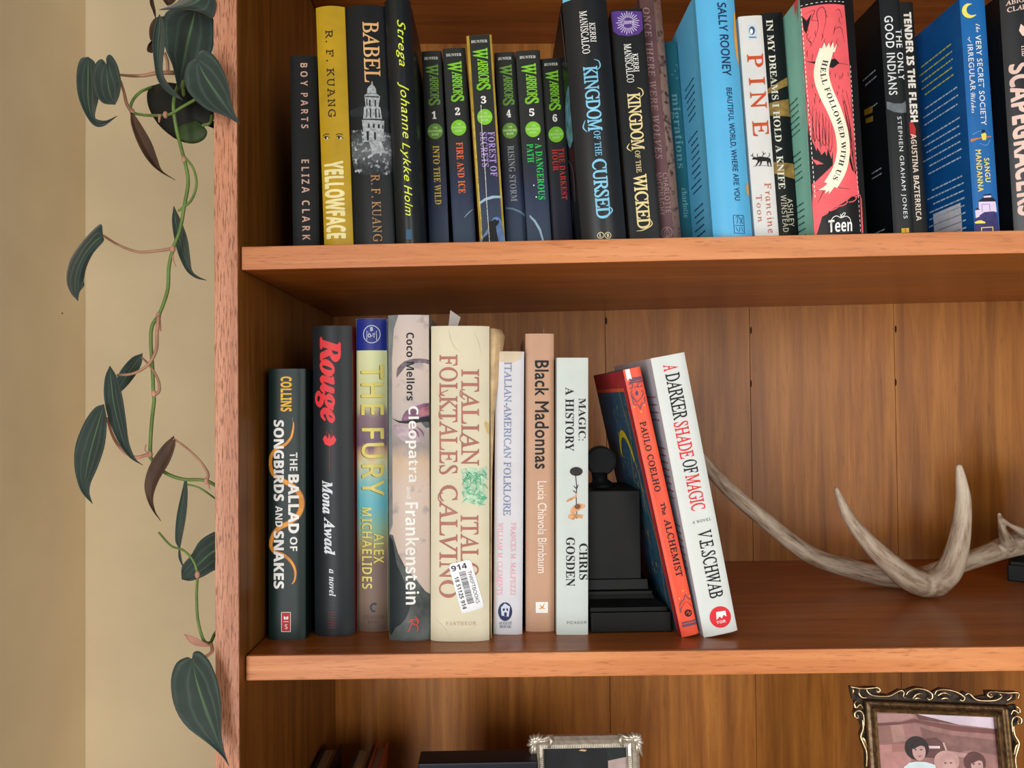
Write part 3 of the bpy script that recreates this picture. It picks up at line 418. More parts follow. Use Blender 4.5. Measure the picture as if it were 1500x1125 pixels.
48,67,30,42,24,26,26,18,32,13,58,10,56,0,-63,0,-61,10,-29,18,0,42,3,106,136,222,273,216,136,8,66,326,3,24,63,346,190,346,277,327,306,272,284,220,221,187,265,157,280,108,275,77,261,51,238,29,208,13,
171,3,128,0,-25,0,-22,10,0,12,14,20,24,33,94,286,98,312,96,323,89,330,60,336,11,190,329,166,327,156,320,122,200,123,196,133,193,191,198,226,214,246,240,253,274,237,315,12,122,175,112,166,78,38,80,24,
98,16,161,22,196,42,217,72,224,113,219,142,204,161,179,173,8,67,350,1,44,239,354,270,350,320,338,330,341,338,350,348,350,327,248,316,248,312,294,298,318,275,332,244,337,213,333,183,320,155,301,130,
275,108,244,92,209,82,170,78,130,85,81,104,45,136,22,176,14,240,30,297,76,306,68,275,34,241,11,204,-3,162,-8,122,-3,87,10,58,30,37,58,23,93,19,133,23,169,34,205,52,240,76,272,104,300,135,322,186,346,
8,68,377,2,26,63,346,196,346,242,342,282,329,313,308,337,279,352,244,356,202,352,163,340,126,320,91,293,61,259,36,219,16,174,4,124,0,-26,0,-24,10,-1,12,13,19,23,32,94,286,98,312,96,323,89,330,60,336,
18,189,330,165,327,158,322,144,288,80,48,81,27,104,18,166,21,201,33,230,52,255,77,274,107,288,140,296,177,298,214,292,264,271,300,236,322,8,69,338,1,43,63,346,328,346,313,271,304,271,299,308,291,318,
278,324,188,329,158,323,150,308,118,194,193,196,215,205,230,220,239,242,248,242,214,120,204,120,205,154,197,170,159,176,114,176,80,46,80,26,86,21,114,18,182,19,210,25,233,35,254,50,288,95,298,95,262,
0,-25,0,-22,10,0,12,14,19,23,32,94,286,98,312,96,323,89,330,60,336,8,70,302,1,36,66,346,314,346,298,264,288,264,285,300,275,316,256,326,172,327,157,319,123,192,192,196,218,212,236,242,246,242,212,116,
202,116,204,135,202,158,195,168,182,173,118,175,84,33,86,21,93,14,126,9,125,0,-23,0,-20,10,7,14,16,19,28,39,96,286,100,312,98,323,92,330,62,336,8,71,403,1,51,244,354,277,350,346,329,362,334,374,350,
383,350,360,244,352,244,341,283,319,312,287,331,246,337,202,330,162,308,129,273,102,228,85,178,79,129,86,78,108,40,144,16,190,8,215,11,238,19,255,32,264,48,284,128,282,148,275,154,240,160,242,169,386,
169,383,160,355,155,340,140,310,26,248,1,182,-8,137,-3,97,10,64,31,40,60,25,94,20,134,24,171,35,207,53,242,76,273,104,301,135,324,187,346,8,72,387,1,52,63,346,201,346,198,336,177,334,163,327,153,313,
122,207,122,197,138,193,266,193,281,198,310,312,308,323,301,330,272,336,275,346,413,346,410,336,387,334,374,327,364,313,294,60,290,38,292,23,298,16,328,10,325,0,187,0,192,10,217,14,232,26,271,158,271,
170,256,174,128,174,116,172,110,164,78,38,80,23,86,16,116,10,113,0,-25,0,-22,10,-6,11,13,18,26,38,94,286,98,312,96,323,89,330,60,336,8,73,182,1,22,66,346,205,346,202,336,180,334,166,327,157,313,86,60,
82,34,84,23,91,16,120,10,117,0,-23,0,-20,10,-4,11,16,18,28,38,96,286,100,312,98,323,92,330,62,336,8,75,338,1,47,63,346,200,346,197,336,176,334,163,328,154,316,120,196,122,186,250,287,272,308,279,323,
272,333,250,336,252,346,373,346,370,336,346,332,321,318,166,196,279,33,293,20,308,12,326,10,324,0,176,0,178,10,206,14,212,19,213,34,125,170,118,174,112,167,78,34,80,22,88,15,120,10,118,0,-25,0,-22,10,
-6,11,13,18,26,38,94,286,98,312,96,323,89,330,60,336,8,76,334,1,27,70,346,208,346,204,336,185,334,171,327,161,314,90,56,86,38,88,28,94,22,105,18,193,19,222,24,244,34,263,48,297,98,306,98,274,0,-18,0,
-16,10,7,12,21,19,31,32,103,294,103,323,96,330,68,336,8,77,439,1,40,64,346,158,346,194,80,370,346,464,346,462,336,439,334,426,327,416,313,346,60,341,38,343,23,350,16,379,10,376,0,240,0,242,8,268,14,
276,19,284,29,296,62,358,292,163,0,156,0,117,292,51,53,52,23,58,16,88,10,85,0,-27,0,-24,10,2,14,12,18,24,38,95,286,100,312,97,323,90,330,62,336,8,78,372,1,31,63,346,136,346,263,80,323,308,321,325,314,
331,283,336,286,346,399,346,396,336,370,332,361,328,348,308,261,-8,252,-8,114,278,53,53,53,21,60,15,90,10,88,0,-25,0,-22,10,-2,12,12,19,23,32,97,295,96,315,89,326,78,333,60,336,8,79,384,2,28,238,354,
276,350,308,338,333,318,352,292,364,261,368,225,359,169,334,113,298,63,276,42,253,24,204,0,149,-8,111,-4,78,8,52,27,32,52,20,84,16,120,19,154,28,188,43,221,86,280,113,304,142,325,173,340,205,350,22,
238,338,212,335,185,323,159,304,136,279,115,248,97,213,79,157,72,102,78,62,93,32,117,14,150,8,175,11,199,22,244,60,279,114,303,179,312,246,307,286,292,315,270,333,8,80,300,2,25,63,346,199,346,278,327,
304,268,300,240,287,215,266,194,238,179,204,169,112,164,80,48,81,22,88,15,123,10,120,0,-25,0,-22,10,0,12,14,18,23,32,94,286,98,312,96,323,89,330,60,336,14,182,331,160,326,154,317,120,196,118,188,122,
182,144,180,189,186,221,204,241,233,248,271,244,298,232,316,211,327,8,82,335,2,33,63,346,210,346,256,341,288,326,308,303,315,271,290,212,216,175,273,40,284,23,296,13,314,10,311,0,234,0,164,170,114,
172,85,66,79,34,81,22,88,15,99,11,120,10,118,0,-25,0,-22,10,0,12,14,20,24,33,94,286,98,312,96,323,89,330,60,336,11,187,330,160,324,151,309,118,188,125,187,150,186,196,192,230,209,251,236,258,270,240,
315,8,83,274,1,53,165,354,199,350,233,340,244,343,252,352,262,352,246,250,238,250,233,288,220,316,200,332,172,338,149,334,130,322,119,304,115,280,117,265,136,233,196,167,217,133,224,94,220,67,210,42,
193,22,171,6,144,-4,114,-7,80,-3,31,10,19,6,11,-6,2,-6,19,108,28,109,35,66,51,34,76,14,108,8,127,10,143,17,167,42,176,78,170,104,154,130,91,199,76,221,68,242,66,263,69,288,78,310,93,328,113,342,137,
351,8,84,312,1,31,33,263,55,346,343,346,327,260,318,260,315,300,306,316,287,325,258,328,231,327,224,321,154,69,148,32,150,21,158,14,192,10,197,10,194,0,37,0,39,10,59,11,82,20,97,46,170,310,172,320,
168,326,116,326,94,322,76,313,63,300,44,262,8,85,365,1,43,53,346,199,346,197,336,171,334,156,324,146,308,100,144,88,82,93,54,108,34,130,21,160,17,188,20,212,28,231,41,247,59,261,88,310,264,318,306,
315,321,309,330,278,336,280,346,396,346,394,336,364,331,348,313,294,122,280,79,263,46,242,22,217,5,186,-4,149,-8,103,-1,68,18,46,47,38,84,41,106,93,312,91,324,84,331,50,336,8,86,325,1,23,30,346,168,
346,166,337,142,334,130,327,123,312,111,71,305,304,311,320,309,328,302,333,276,336,278,346,384,346,381,336,366,333,336,308,70,-8,60,-8,70,314,64,327,52,334,28,336,8,87,440,1,38,32,346,170,346,168,337,
144,334,132,327,125,312,114,86,239,264,239,314,232,327,220,334,199,336,201,346,334,346,330,336,305,332,298,327,293,317,288,282,280,90,420,302,424,321,416,332,388,336,392,346,496,346,494,336,479,333,
450,307,238,-8,228,-8,238,231,71,-8,62,-8,72,314,65,327,51,334,30,337,8,90,341,1,20,50,262,77,346,338,346,338,340,65,20,184,21,226,25,241,30,266,48,296,95,306,95,276,0,-8,0,-8,8,263,327,170,327,118,
321,99,312,84,300,60,262,8,97,254,2,29,136,236,161,229,173,208,180,230,218,230,165,33,167,28,174,26,188,34,210,60,217,54,179,9,146,-6,130,0,125,17,142,88,114,46,89,17,63,0,37,-6,20,-3,6,8,-2,25,-5,48,
0,89,14,130,36,170,67,204,101,228,16,138,222,114,216,92,198,72,169,55,130,44,90,40,54,45,32,61,24,73,27,86,36,113,65,138,105,156,150,163,192,157,215,8,99,222,1,36,148,236,169,233,185,225,195,213,198,
198,192,178,174,170,157,175,152,195,164,216,160,221,147,222,121,217,96,202,75,177,58,146,48,112,44,80,47,54,57,34,72,21,91,17,130,28,170,61,178,52,126,9,74,-6,43,0,19,17,4,44,0,81,2,106,20,154,54,196,
76,213,111,230,8,101,214,2,28,146,236,165,233,180,226,189,214,192,198,183,168,155,141,109,120,46,106,42,73,54,32,88,19,125,29,164,60,172,53,148,27,122,9,96,-2,66,-5,37,0,16,16,2,40,-3,74,7,123,34,172,
53,193,75,211,110,229,10,134,222,118,219,86,192,58,146,48,118,92,129,125,148,145,173,152,202,148,217,8,104,299,1,34,54,380,146,380,106,205,112,205,155,256,204,272,244,259,258,217,257,208,232,88,229,
50,233,32,246,26,278,38,288,24,256,2,226,-5,208,-2,193,8,184,24,181,45,183,74,210,211,204,233,186,240,158,231,129,202,105,164,92,128,65,0,18,0,88,336,79,353,49,359,8,105,132,2,8,91,344,109,337,117,
318,110,300,91,293,73,300,66,318,73,336,17,92,236,96,234,97,225,43,38,46,28,54,24,72,34,96,62,104,55,63,9,24,-6,6,1,1,30,44,196,37,210,13,214,15,222,8,110,271,1,34,97,236,99,229,69,132,106,177,140,
209,170,228,196,234,218,228,225,207,221,177,182,36,185,28,193,25,210,36,232,68,240,62,203,10,166,-6,147,0,140,20,180,189,177,201,168,204,157,202,132,186,105,158,79,123,50,61,32,0,-9,0,46,196,40,208,
13,212,14,221,8,111,261,2,21,150,236,184,230,211,213,228,187,234,154,231,128,210,78,174,34,152,17,116,0,78,-6,45,0,19,16,3,42,-3,76,0,104,10,133,26,160,69,205,95,222,123,232,18,147,222,123,217,98,199,
76,172,58,136,46,98,42,62,44,39,53,22,66,12,84,8,104,12,124,24,141,41,157,64,181,116,190,168,179,209,8,114,166,1,21,88,236,92,234,92,229,66,134,118,210,154,236,164,234,175,221,174,198,168,188,160,181,
141,180,129,191,126,200,71,117,30,0,-10,0,42,193,35,208,10,212,11,221,]
load_glyphs()
# ------------------------------------------------------------------ bookcase
T_D, T_M, T_L, T_F = (118, 62, 24), (150, 84, 36), (176, 108, 54), (74, 34, 12)
W_SIDE = wood('teak_upright', 2, (98, 58, 16), (124, 76, 25), (144, 92, 36), (84, 40, 14), fleck_amt=.4)
W_BACK = wood('teak_back', 2, (134, 78, 26), (160, 99, 37), (182, 119, 48), (98, 54, 16), fleck_amt=.3, fs=.7)
W_SHELF = wood('teak_shelf', 0, (142, 76, 26), (164, 92, 34), (184, 110, 46), (96, 46, 16), rough=.3, fleck_amt=.3)
W_EDGE = wood('teak_shelf_edge', 0, (186, 110, 60), (206, 130, 76), (222, 150, 96), (140, 80, 44), fleck_amt=.5, fs=1.1, fleck_th=.58)
W_EDGEV = wood('teak_upright_edge', 2, (172, 112, 82), (194, 134, 102), (210, 152, 122), (116, 64, 42), fleck_amt=.75, fs=1.5, fleck_th=.52)
XO, XI, XR = -.1955, -.1795, .90
ZU1, ZU0, ZL1, ZL0 = Z0+.1092, Z0+.0929, Z0-.178, Z0-.1953
DEP = .3099; TU, TL = .0141, -.005
def z_low(x): return ZL1+TL*(x+.2)
def z_up(x): return ZU1+TU*(x+.2)
bookcase = empty('bookcase', Matrix.Translation((XO, 0, 0)))
tag(bookcase, 'tall open teak bookcase with adjustable shelves against the cream wall', 'bookcase')
INV = bookcase.matrix_world.inverted()
def into(o, parent):
    o.parent = parent; o.matrix_parent_inverse = Matrix.Translation(-Vector((XO, 0, 0))) if parent is bookcase else Matrix.Identity(4)
    return o
def case_part(name, x0, x1, y0, y1, z0, z1, mt, bev=.0008, shear=0):
    return into(box(name, x0, x1, y0, y1, z0, z1, mt, None, bev, shear), bookcase)
TOPZ = Z0+.72
pl = case_part('side_panel', XO, XI, .0022, DEP+.006, 0, TOPZ, W_SIDE)
box('front_edge', XO, XI, 0, .0021, 0, TOPZ, W_EDGEV, pl, .0004)
pr = case_part('side_panel', XR, XR+.016, .0022, DEP+.006, 0, TOPZ, W_SIDE)
box('front_edge', XR, XR+.016, 0, .0021, 0, TOPZ, W_EDGEV, pr, .0004)
# back: veneered boards, joints where the photograph shows them
jx = [XI-.004, aty(888, 600, DEP).x, aty(1100, 600, DEP).x, aty(1312, 600, DEP).x]
step = jx[3]-jx[2]
while jx[-1]+step < XR: jx.append(jx[-1]+step)
jx.append(XR+.004)
W_BACKS = []
for i in range(len(jx)-1):
    o = case_part('back_board', jx[i]+.00025, jx[i+1]-.00025, DEP, DEP+.006, .06, TOPZ-.02, W_BACK, .0003)
dk = mat((46, 24, 12), .7, noise=.3, scale=400)
for px, py in ((1100, 484), (1100, 562), (1312, 482), (1312, 560), (888, 470)):   # dark filler spots on the joints
    p = aty(px, py, DEP); bm = bmesh.new(); bmesh.ops.create_icosphere(bm, subdivisions=2, radius=1)
    bmesh.ops.transform(bm, matrix=Matrix.Translation(p) @ Matrix.Diagonal((.0011, .0006, .0042, 1)), verts=bm.verts)
    into(from_bm('joint_filler', bm, dk, None, True), bookcase)
def shelf(z0, z1, yf, slope, xl=.0008, rnd=.0006, edge=W_EDGE):
    o = case_part('shelf', XI+xl, XR-.0008, yf+.0026, DEP-.0003, z0, z1, W_SHELF, rnd, slope)
    box('edge_band', XI+xl, XR-.0008, yf, yf+.0025, z0, z1, edge, o, rnd, slope)
    return o
shelf(ZU0, ZU1, .0059, TU)
shelf(ZL0, ZL1, .0121, TL, rnd=.0011)
shelf(Z0-.495, Z0-.478, .006, 0)
for k in range(2): shelf(Z0-.80-.33*k, Z0-.784-.33*k, .006, 0)
shelf(.06, .076, .006, 0)
shelf(ZU1+.285, ZU1+.301, .006, 0)
case_part('top_board', XI+.0005, XR-.0005, .0005, DEP, TOPZ-.018, TOPZ, W_SHELF)
case_part('plinth', XI+.0005, XR-.0005, .03, .046, 0, .0595, W_SIDE)
# ------------------------------------------------------------------ room
PLASTER = mat((252, 236, 200), .85, .2, noise=.02, scale=14, bump=.12)
YB = .3200; XL = -.4535
def setting(o): o['kind'] = 'structure'; return o
setting(box('wall_back', XL-.1, 2.6, YB, YB+.1, 0, 2.7, PLASTER, None, 0))
wl_ = setting(box('wall_left', XL-.12, XL, -.80, YB-.0005, 0, 2.7, PLASTER, None, 0))
box('wall_below_window', XL-.12, XL, -2.1, -.8, 0, .50, PLASTER, wl_, 0); box('wall_above_window', XL-.12, XL, -2.1, -.8, 1.86, 2.7, PLASTER, wl_, 0); box('wall_beyond_window', XL-.12, XL, -3.2, -2.1, 0, 2.7, PLASTER, wl_, 0)
wf = empty('window_1', Matrix.Translation((XL-.06, -1.45, .5))); wf['kind'] = 'structure'
WFM = mat((232, 230, 222), .4, noise=.01)
for y0, y1, z0, z1 in ((-.65, -.60, 0, 1.36), (.60, .65, 0, 1.36), (-.60, .60, 0, .05), (-.60, .60, 1.31, 1.36)): box('window_frame', -.03, .03, y0, y1, z0, z1, WFM, wf, .002)
p = aty(91, 459, .2); d_ = (p-CP); t_ = (XL-CP.x)/d_.x; p = CP+d_*t_
bm = bmesh.new(); bmesh.ops.create_cone(bm, cap_ends=True, segments=12, radius1=.0009, radius2=.0009, depth=.0006, matrix=Matrix.Translation(p) @ Matrix.Rotation(math.pi/2, 4, 'Y')); from_bm('nail_hole', bm, mat((40, 26, 16)), wl_)
FLOORM = wood('floor_boards', 1, (120, 82, 48), (150, 106, 66), (170, 126, 84), (80, 50, 28), rough=.4)
setting(box('floor', XL-.12, 2.6, -3.2, YB+.1, -.05, -.0005, FLOORM, None, 0))
# ------------------------------------------------------------------ books
class Book:
    def __init__(s, name, label, group, quad, y, dp, spine, cover=None, hard=False, bulge=None, yaw=0, right=None, z=None, over=0, pages=(214, 200, 170), extra_top=0):
        # quad: (top y, top left x, top right x, bottom y, bottom left x, bottom right x) of the spine as the photograph shows it
        yt, xa, xb, yb, xc, xd = quad
        A, B_, Cc, D = aty(xa, yt, y), aty(xb, yt, y), aty(xc, yb, y), aty(xd, yb, y)
        ax = ((A-Cc).normalized()+(B_-D).normalized()).normalized()
        a = math.atan2(-ax.x, ax.z)                                   # lean, positive with the top to the left
        perp = Vector((math.cos(a), 0, math.sin(a)))
        s.w = ((B_-A).dot(perp)+(D-Cc).dot(perp))/2
        zf = z if z else (z_up if y_is_up(yb) else z_low)
        if a >= 0:
            t = (Cc.z-zf(Cc.x))/ax.z; O = Cc-ax*t
        else:
            t = (D.z-zf(D.x))/ax.z; O = D-ax*t-perp*s.w
        O = O+Vector((0, 0, .0001))
        s.h = (A-O).dot(ax)+extra_top; s.dp = dp
        if yaw and a >= 0: pass
        s.M = Matrix.Translation(O) @ Matrix.Rotation(yaw, 4, 'Z') @ Matrix.Rotation(-a, 4, 'Y')
        s.Mi = s.M.inverted(); s.hard = hard
        s.b = (s.w*(.13 if hard else .05)) if bulge is None else bulge; s.pw = 2 if hard else 4
        s.name = name; s.z = (0, 0, 1); s.n = 0
        s.root = empty(name, s.M); tag(s.root, label, 'book', group)
        s.build(spine, cover or spine, right or cover or spine, pages)
    def sy(s, u): return -s.b*(1-min(1, abs((u-s.w/2)/(s.w/2)))**s.pw)
    def build(s, ms, ml, mr, pages):
        w, h, dp = s.w, s.h, s.dp; th = .0022 if s.hard else .0006
        n = 26; us = [w*(.5-.5*math.cos(math.pi*i/n)) for i in range(n+1)]
        g = .0008 if s.hard else 0
        left = [(0, dp), (0, .012), (g, .007), (0, .003)] if s.hard else [(0, dp), (0, .0006)]
        outer = left+[(u, s.sy(u)+.0) for u in us]+[(w-x, yy) for x, yy in left[::-1]]
        ib = th
        lin_ = [(max(x, 0)+th, min(yy, dp)) for x, yy in left]
        inner = lin_+[(min(max(u, th), w-th), s.sy(u)+th) for u in us]+[(w-x, yy) for x, yy in lin_[::-1]]
        bm = bmesh.new(); rows = []
        zs = [0, h]
        for zz in zs: rows.append(([bm.verts.new((x, yy, zz)) for x, yy in outer], [bm.verts.new((x, yy, zz)) for x, yy in inner]))
        (o0, i0), (o1, i1) = rows; k = len(left)
        for j in range(len(outer)-1):
            mi = 1 if j < k else (2 if j >= len(outer)-1-k else 0)
            for q in ((o0[j], o0[j+1], o1[j+1], o1[j]), (i0[j+1], i0[j], i1[j], i1[j+1]), (o1[j], o1[j+1], i1[j+1], i1[j]), (o0[j+1], o0[j], i0[j], i0[j+1])):
                f = bm.faces.new(q); f.material_index = mi; f.smooth = False
        for j in (0, len(outer)-1):
            bm.faces.new((o0[j], o1[j], i1[j], i0[j])).material_index = 1
        bmesh.ops.recalc_face_normals(bm, faces=bm.faces)
        from_bm('cover', bm, [ms, ml, mr], s.root, 'auto')
        c = .003 if s.hard else .0003
        pg = mat(pages, .8, .1, noise=.18, scale=900, stretch=(1, .02, .02))
        bm = bmesh.new(); bm_box(bm, th+.0001, w-th-.0001, max(.0012, th), dp-(.004 if s.hard else .0004), c, h-c, 0)
        bmesh.ops.recalc_face_normals(bm, faces=bm.faces)
        from_bm('page_block', bm, pg, s.root)
    def crop(s, ox, oy, k): s.z = (ox, oy, k); return s
    def uv(s, x, y, left=False):
        px, py = s.z[0]+x/s.z[2], s.z[1]+y/s.z[2]
        d = CF+CR*((px-750)/F)-CU*((py-562.5)/F)
        p = s.Mi @ CP; q = s.Mi.to_3x3() @ d
        if left: t = -p.x/q.x; r = p+q*t; return r.y, r.z
        t = (-s.b*.6-p.y)/q.y; r = p+q*t; return r.x, r.z
    def put(s, name, V, Fc, mt, lift, left=False, uvs=False, cuts=True):
        # V: (n,2) in local metres (u across the spine, v up), conformed to the spine or laid on the left cover
        bm = bmesh.new(); vs = [bm.verts.new((p[0], p[2] if len(p) > 2 else 0, p[1])) for p in V]
        for f in Fc:
            try: bm.faces.new([vs[i] for i in f])
            except ValueError: pass
        if not left:
            if cuts and s.b > .0003:
                lo, hi = min(v[0] for v in V), max(v[0] for v in V)
                fr = [.012, .03, .06, .1, .18, .3, .5, .7, .82, .9, .94, .97, .988] if s.pw == 4 else [.03, .07, .11, .15, .2, .26, .32, .38, .44, .5, .56, .62, .68, .74, .8, .85, .89, .93, .97]
                for q in fr:
                    u = q*s.w
                    if lo < u < hi:
                        bmesh.ops.bisect_plane(bm, geom=bm.verts[:]+bm.edges[:]+bm.faces[:], plane_co=(u, 0, 0), plane_no=(1, 0, 0), dist=1e-6)
            # clip to the spine
            for co_, no in (((.0002, 0, 0), (-1, 0, 0)), ((s.w-.0002, 0, 0), (1, 0, 0)), ((0, 0, .0001), (0, 0, -1)), ((0, 0, s.h-.0001), (0, 0, 1))):
                bmesh.ops.bisect_plane(bm, geom=bm.verts[:]+bm.edges[:]+bm.faces[:], plane_co=co_, plane_no=no, dist=1e-6, clear_outer=True)
            for v in bm.verts: v.co.y = s.sy(v.co.x)-lift+v.co.y
        else:
            for v in bm.verts: v.co = Vector((-lift+v.co.y, v.co.x, v.co.z))
            for co_, no in (((0, .0006, 0), (0, -1, 0)), ((0, s.dp-.001, 0), (0, 1, 0)), ((0, 0, .0004), (0, 0, -1)), ((0, 0, s.h-.0002), (0, 0, 1))):
                bmesh.ops.bisect_plane(bm, geom=bm.verts[:]+bm.edges[:]+bm.faces[:], plane_co=co_, plane_no=no, dist=1e-6, clear_outer=True)
        if not bm.verts: bm.free(); return None
        want = Vector((-1, 0, 0)) if left else Vector((0, -1, 0))
        bm.normal_update()
        for f in bm.faces:
            if f.normal.dot(want) < 0: f.normal_flip()
            f.smooth = not left
        if uvs:
            ul = bm.loops.layers.uv.new('UVMap')
            X = [v.co.y if left else v.co.x for v in bm.verts]; Z = [v.co.z for v in bm.verts]; x0, x1, z0, z1 = min(X), max(X), min(Z), max(Z)
            for f in bm.faces:
                for l in f.loops:
                    c = l.vert.co; l[ul].uv = (((c.y if left else c.x)-x0)/(x1-x0+1e-9), (c.z-z0)/(z1-z0+1e-9))
        return from_bm(name, bm, mt, s.root)
    def text(s, t, xl, xr, y0, y1, mt, st='plain', name='lettering', horiz=False, space=1.0, shear=0, fat=0, lift=.00034, left=False, path=None):
        V, Fc = text_polys(t, st, space, shear, fat)
        xc, yc = (xl+xr)/2, (y0+y1)/2
        if horiz:
            a = s.uv(xl, yc); b = s.uv(xr, yc); c0 = s.uv(xc, y0)[1]; c1 = s.uv(xc, y1)[1]
            P = np.stack([a[0]+(b[0]-a[0])*V[:, 0], c1+(c0-c1)*V[:, 1], V[:, 2]], 1)
        else:
            a = s.uv(xl, yc, left)[0]; b = s.uv(xr, yc, left)[0]; c0 = s.uv(xc, y0, left)[1]; c1 = s.uv(xc, y1, left)[1]
            P = np.stack([a+(b-a)*V[:, 1], c0+(c1-c0)*V[:, 0], V[:, 2]], 1)
        return s.put(name, P, Fc, mt, lift, left)
    def text_on(s, t, path, half, mt, st='plain', name='lettering', space=1.0, lift=.00042):     # along a path, letters upright to it
        V, Fc = text_polys(t, st, space); pts = np.array([s.uv(*p) for p in path]); pts = np.array(catmull(pts, 40))
        seg = np.linalg.norm(np.diff(pts, axis=0), axis=1); cum = np.concatenate([[0], np.cumsum(seg)]); L_ = cum[-1]; hw = half/s.z[2]*(s.M.translation.y-CP.y)/F
        out = []
        for x, y, _ in V:
            d = x*L_; cx_, cy_ = np.interp(d, cum, pts[:, 0]), np.interp(d, cum, pts[:, 1])
            tx = np.interp(d+.0005, cum, pts[:, 0])-np.interp(d-.0005, cum, pts[:, 0]); ty = np.interp(d+.0005, cum, pts[:, 1])-np.interp(d-.0005, cum, pts[:, 1])
            n = math.hypot(tx, ty); nx, ny = -ty/n, tx/n
            k = (y-.5)*2*hw; out.append((cx_+nx*k, cy_+ny*k))
        return s.put(name, np.array(out), Fc, mt, lift)
    def poly(s, name, pts, mt, lift=.0002, left=False, uvs=False, smooth=0):
        P = np.array([s.uv(x, y, left) for x, y in pts])
        if smooth: P = np.array(catmull(list(P)+[P[0]], smooth*len(P)+1)[:-1])
        return s.put(name, P, [tuple(range(len(P)))], mt, lift, left, uvs)
    def polys(s, name, lst, mt, lift=.0002, left=False):
        V = []; Fc = []
        for pts in lst:
            n = len(V); V += [s.uv(x, y, left) for x, y in pts]; Fc.append(tuple(range(n, len(V))))
        return s.put(name, np.array(V), Fc, mt, lift, left)
    def each(s, name, lst, mt, lift=.0002, left=False):
        for pts in lst: s.poly(name, pts, mt, lift, left)
    def stroke(s, name, pts, wd, mt, lift=.0003, left=False, n=None, taper=False, closed=False):
        if not isinstance(pts[0][0], (tuple, list)): pts = [pts]
        V = []; Fc = []
        for pp in pts:
            Q = np.array(catmull(pp, n or 6*len(pp))) if len(pp) > 2 else np.array(pp, float)
            m_ = len(Q); b0 = len(V)
            for i in range(m_):
                t = Q[min(i+1, m_-1)]-Q[max(i-1, 0)]; l = math.hypot(*t) or 1; nx, ny = -t[1]/l, t[0]/l
                k = wd/2*((.25+.75*math.sin(math.pi*min(1, (i+.3)/(m_-.4)))) if taper else 1)
                V.append(s.uv(Q[i][0]+nx*k, Q[i][1]+ny*k, left)); V.append(s.uv(Q[i][0]-nx*k, Q[i][1]-ny*k, left))
            for i in range(m_-1): a = b0+2*i; Fc.append((a, a+1, a+3, a+2))
        return s.put(name, np.array(V), Fc, mt, lift, left)
    def disc(s, name, cx_, cy_, rx, ry, mt, lift=.0002, n=28, ring=0, left=False):
        P = [(cx_+rx*math.cos(2*math.pi*i/n), cy_+ry*math.sin(2*math.pi*i/n)) for i in range(n)]
        if not ring: return s.poly(name, P, mt, lift, left)
        Q = [(cx_+(rx-ring)*math.cos(2*math.pi*i/n), cy_+(ry-ring)*math.sin(2*math.pi*i/n)) for i in range(n)]
        V = [s.uv(x, y, left) for x, y in P+Q]
        return s.put(name, np.array(V), [(i, (i+1) % n, n+(i+1) % n, n+i) for i in range(n)], mt, lift, left)
    def patch(s, name, u0, u1, v0, v1, mt, lift=.00012):      # fractions of the spine; carries UVs
        n = 24; m_ = 2
        V = []; Fc = []
        for i in range(n+1):
            for j in range(m_): V.append(((u0+(u1-u0)*i/n)*s.w, (v0+(v1-v0)*j/(m_-1))*s.h))
        for i in range(n): Fc.append((2*i, 2*i+2, 2*i+3, 2*i+1))
        return s.put(name, np.array(V), Fc, mt, lift, False, True)
    def blurb(s, rows, mt, y0, y1, lift=.0003, seed=1):       # rows of tiny print on the left cover; rows = list of v in metres from the top
        rnd = random.Random(seed); V = []; Fc = []
        for r in rows:
            v = s.h-r; y = y0+rnd.random()*.002; e = y1-rnd.random()*.012
            while y < e:
                l = .0015+rnd.random()*.005; n = len(V)
                V += [(y, v), (min(e, y+l), v), (min(e, y+l), v+.0011), (y, v+.0011)]; Fc.append((n, n+1, n+2, n+3)); y += l+.0009
        o = s.put('blurb_print', np.array(V), Fc, mt, lift, True)
        if o: o['kind'] = 'stuff'
        return o
def y_is_up(yb): return yb < 500
def rect(x0, y0, x1, y1, dx=0): return [(x0, y0), (x1, y0), (x1+dx, y1), (x0+dx, y1)]
def low_depth(px, py, z=None):
    d = CF+CR*((px-750)/F)-CU*((py-562.5)/F)
    t = ((ZL1+.0001)-CP.z)/d.z
    for _ in range(3): t = (z_low((CP+d*t).x)-CP.z)/d.z
    return (CP+d*t).y
GU, GL = 'books on the upper shelf', 'books on the middle shelf'
WHT, BLK = mat((235, 235, 230)), mat((22, 22, 24))
# ---- upper shelf, left to right
b = Book('paperback_book', 'black paperback with pinkish lettering against the left side of the upper shelf', GU, (83, 427, 464, 356, 429, 470), .05, .13, mat((30, 36, 34), .6)).crop(310, 0, 3.041)
pk = mat((208, 168, 152))
b.text('BOY PARTS', 398, 430, 283, 573, pk, 'bold', space=1.5); b.text('ELIZA CLARK', 403, 438, 712, 1070, pk, 'bold', space=1.5)

b = Book('hardback_book', 'mustard yellow hardback with two drawn eyes on its spine', GU, (12, 462, 505, 357, 475, 517), .022, .145, mat((180, 146, 26), .45), hard=True).crop(310, 0, 3.041)
br = mat((60, 40, 14)); pal = mat((232, 220, 160))
b.text('R. F. KUANG', 514, 548, 137, 525, br, 'slab', space=1.15); b.text('YELLOWFACE', 505, 595, 718, 1065, pal, 'bold', fat=.03)
for cx_ in (511, 571):
    b.poly('eye_white', [(cx_-12, 616), (cx_, 610), (cx_+12, 616), (cx_, 624)], mat((235, 225, 190)), .0002)
    b.disc('eye_iris', cx_-2, 616, 5, 6, BLK, .0003)
    b.stroke('eye_brow', [[(cx_-16, 604), (cx_-2, 598), (cx_+14, 600)], [(cx_-13, 613), (cx_, 608), (cx_+16, 617)]], 3.2, BLK, .0003)

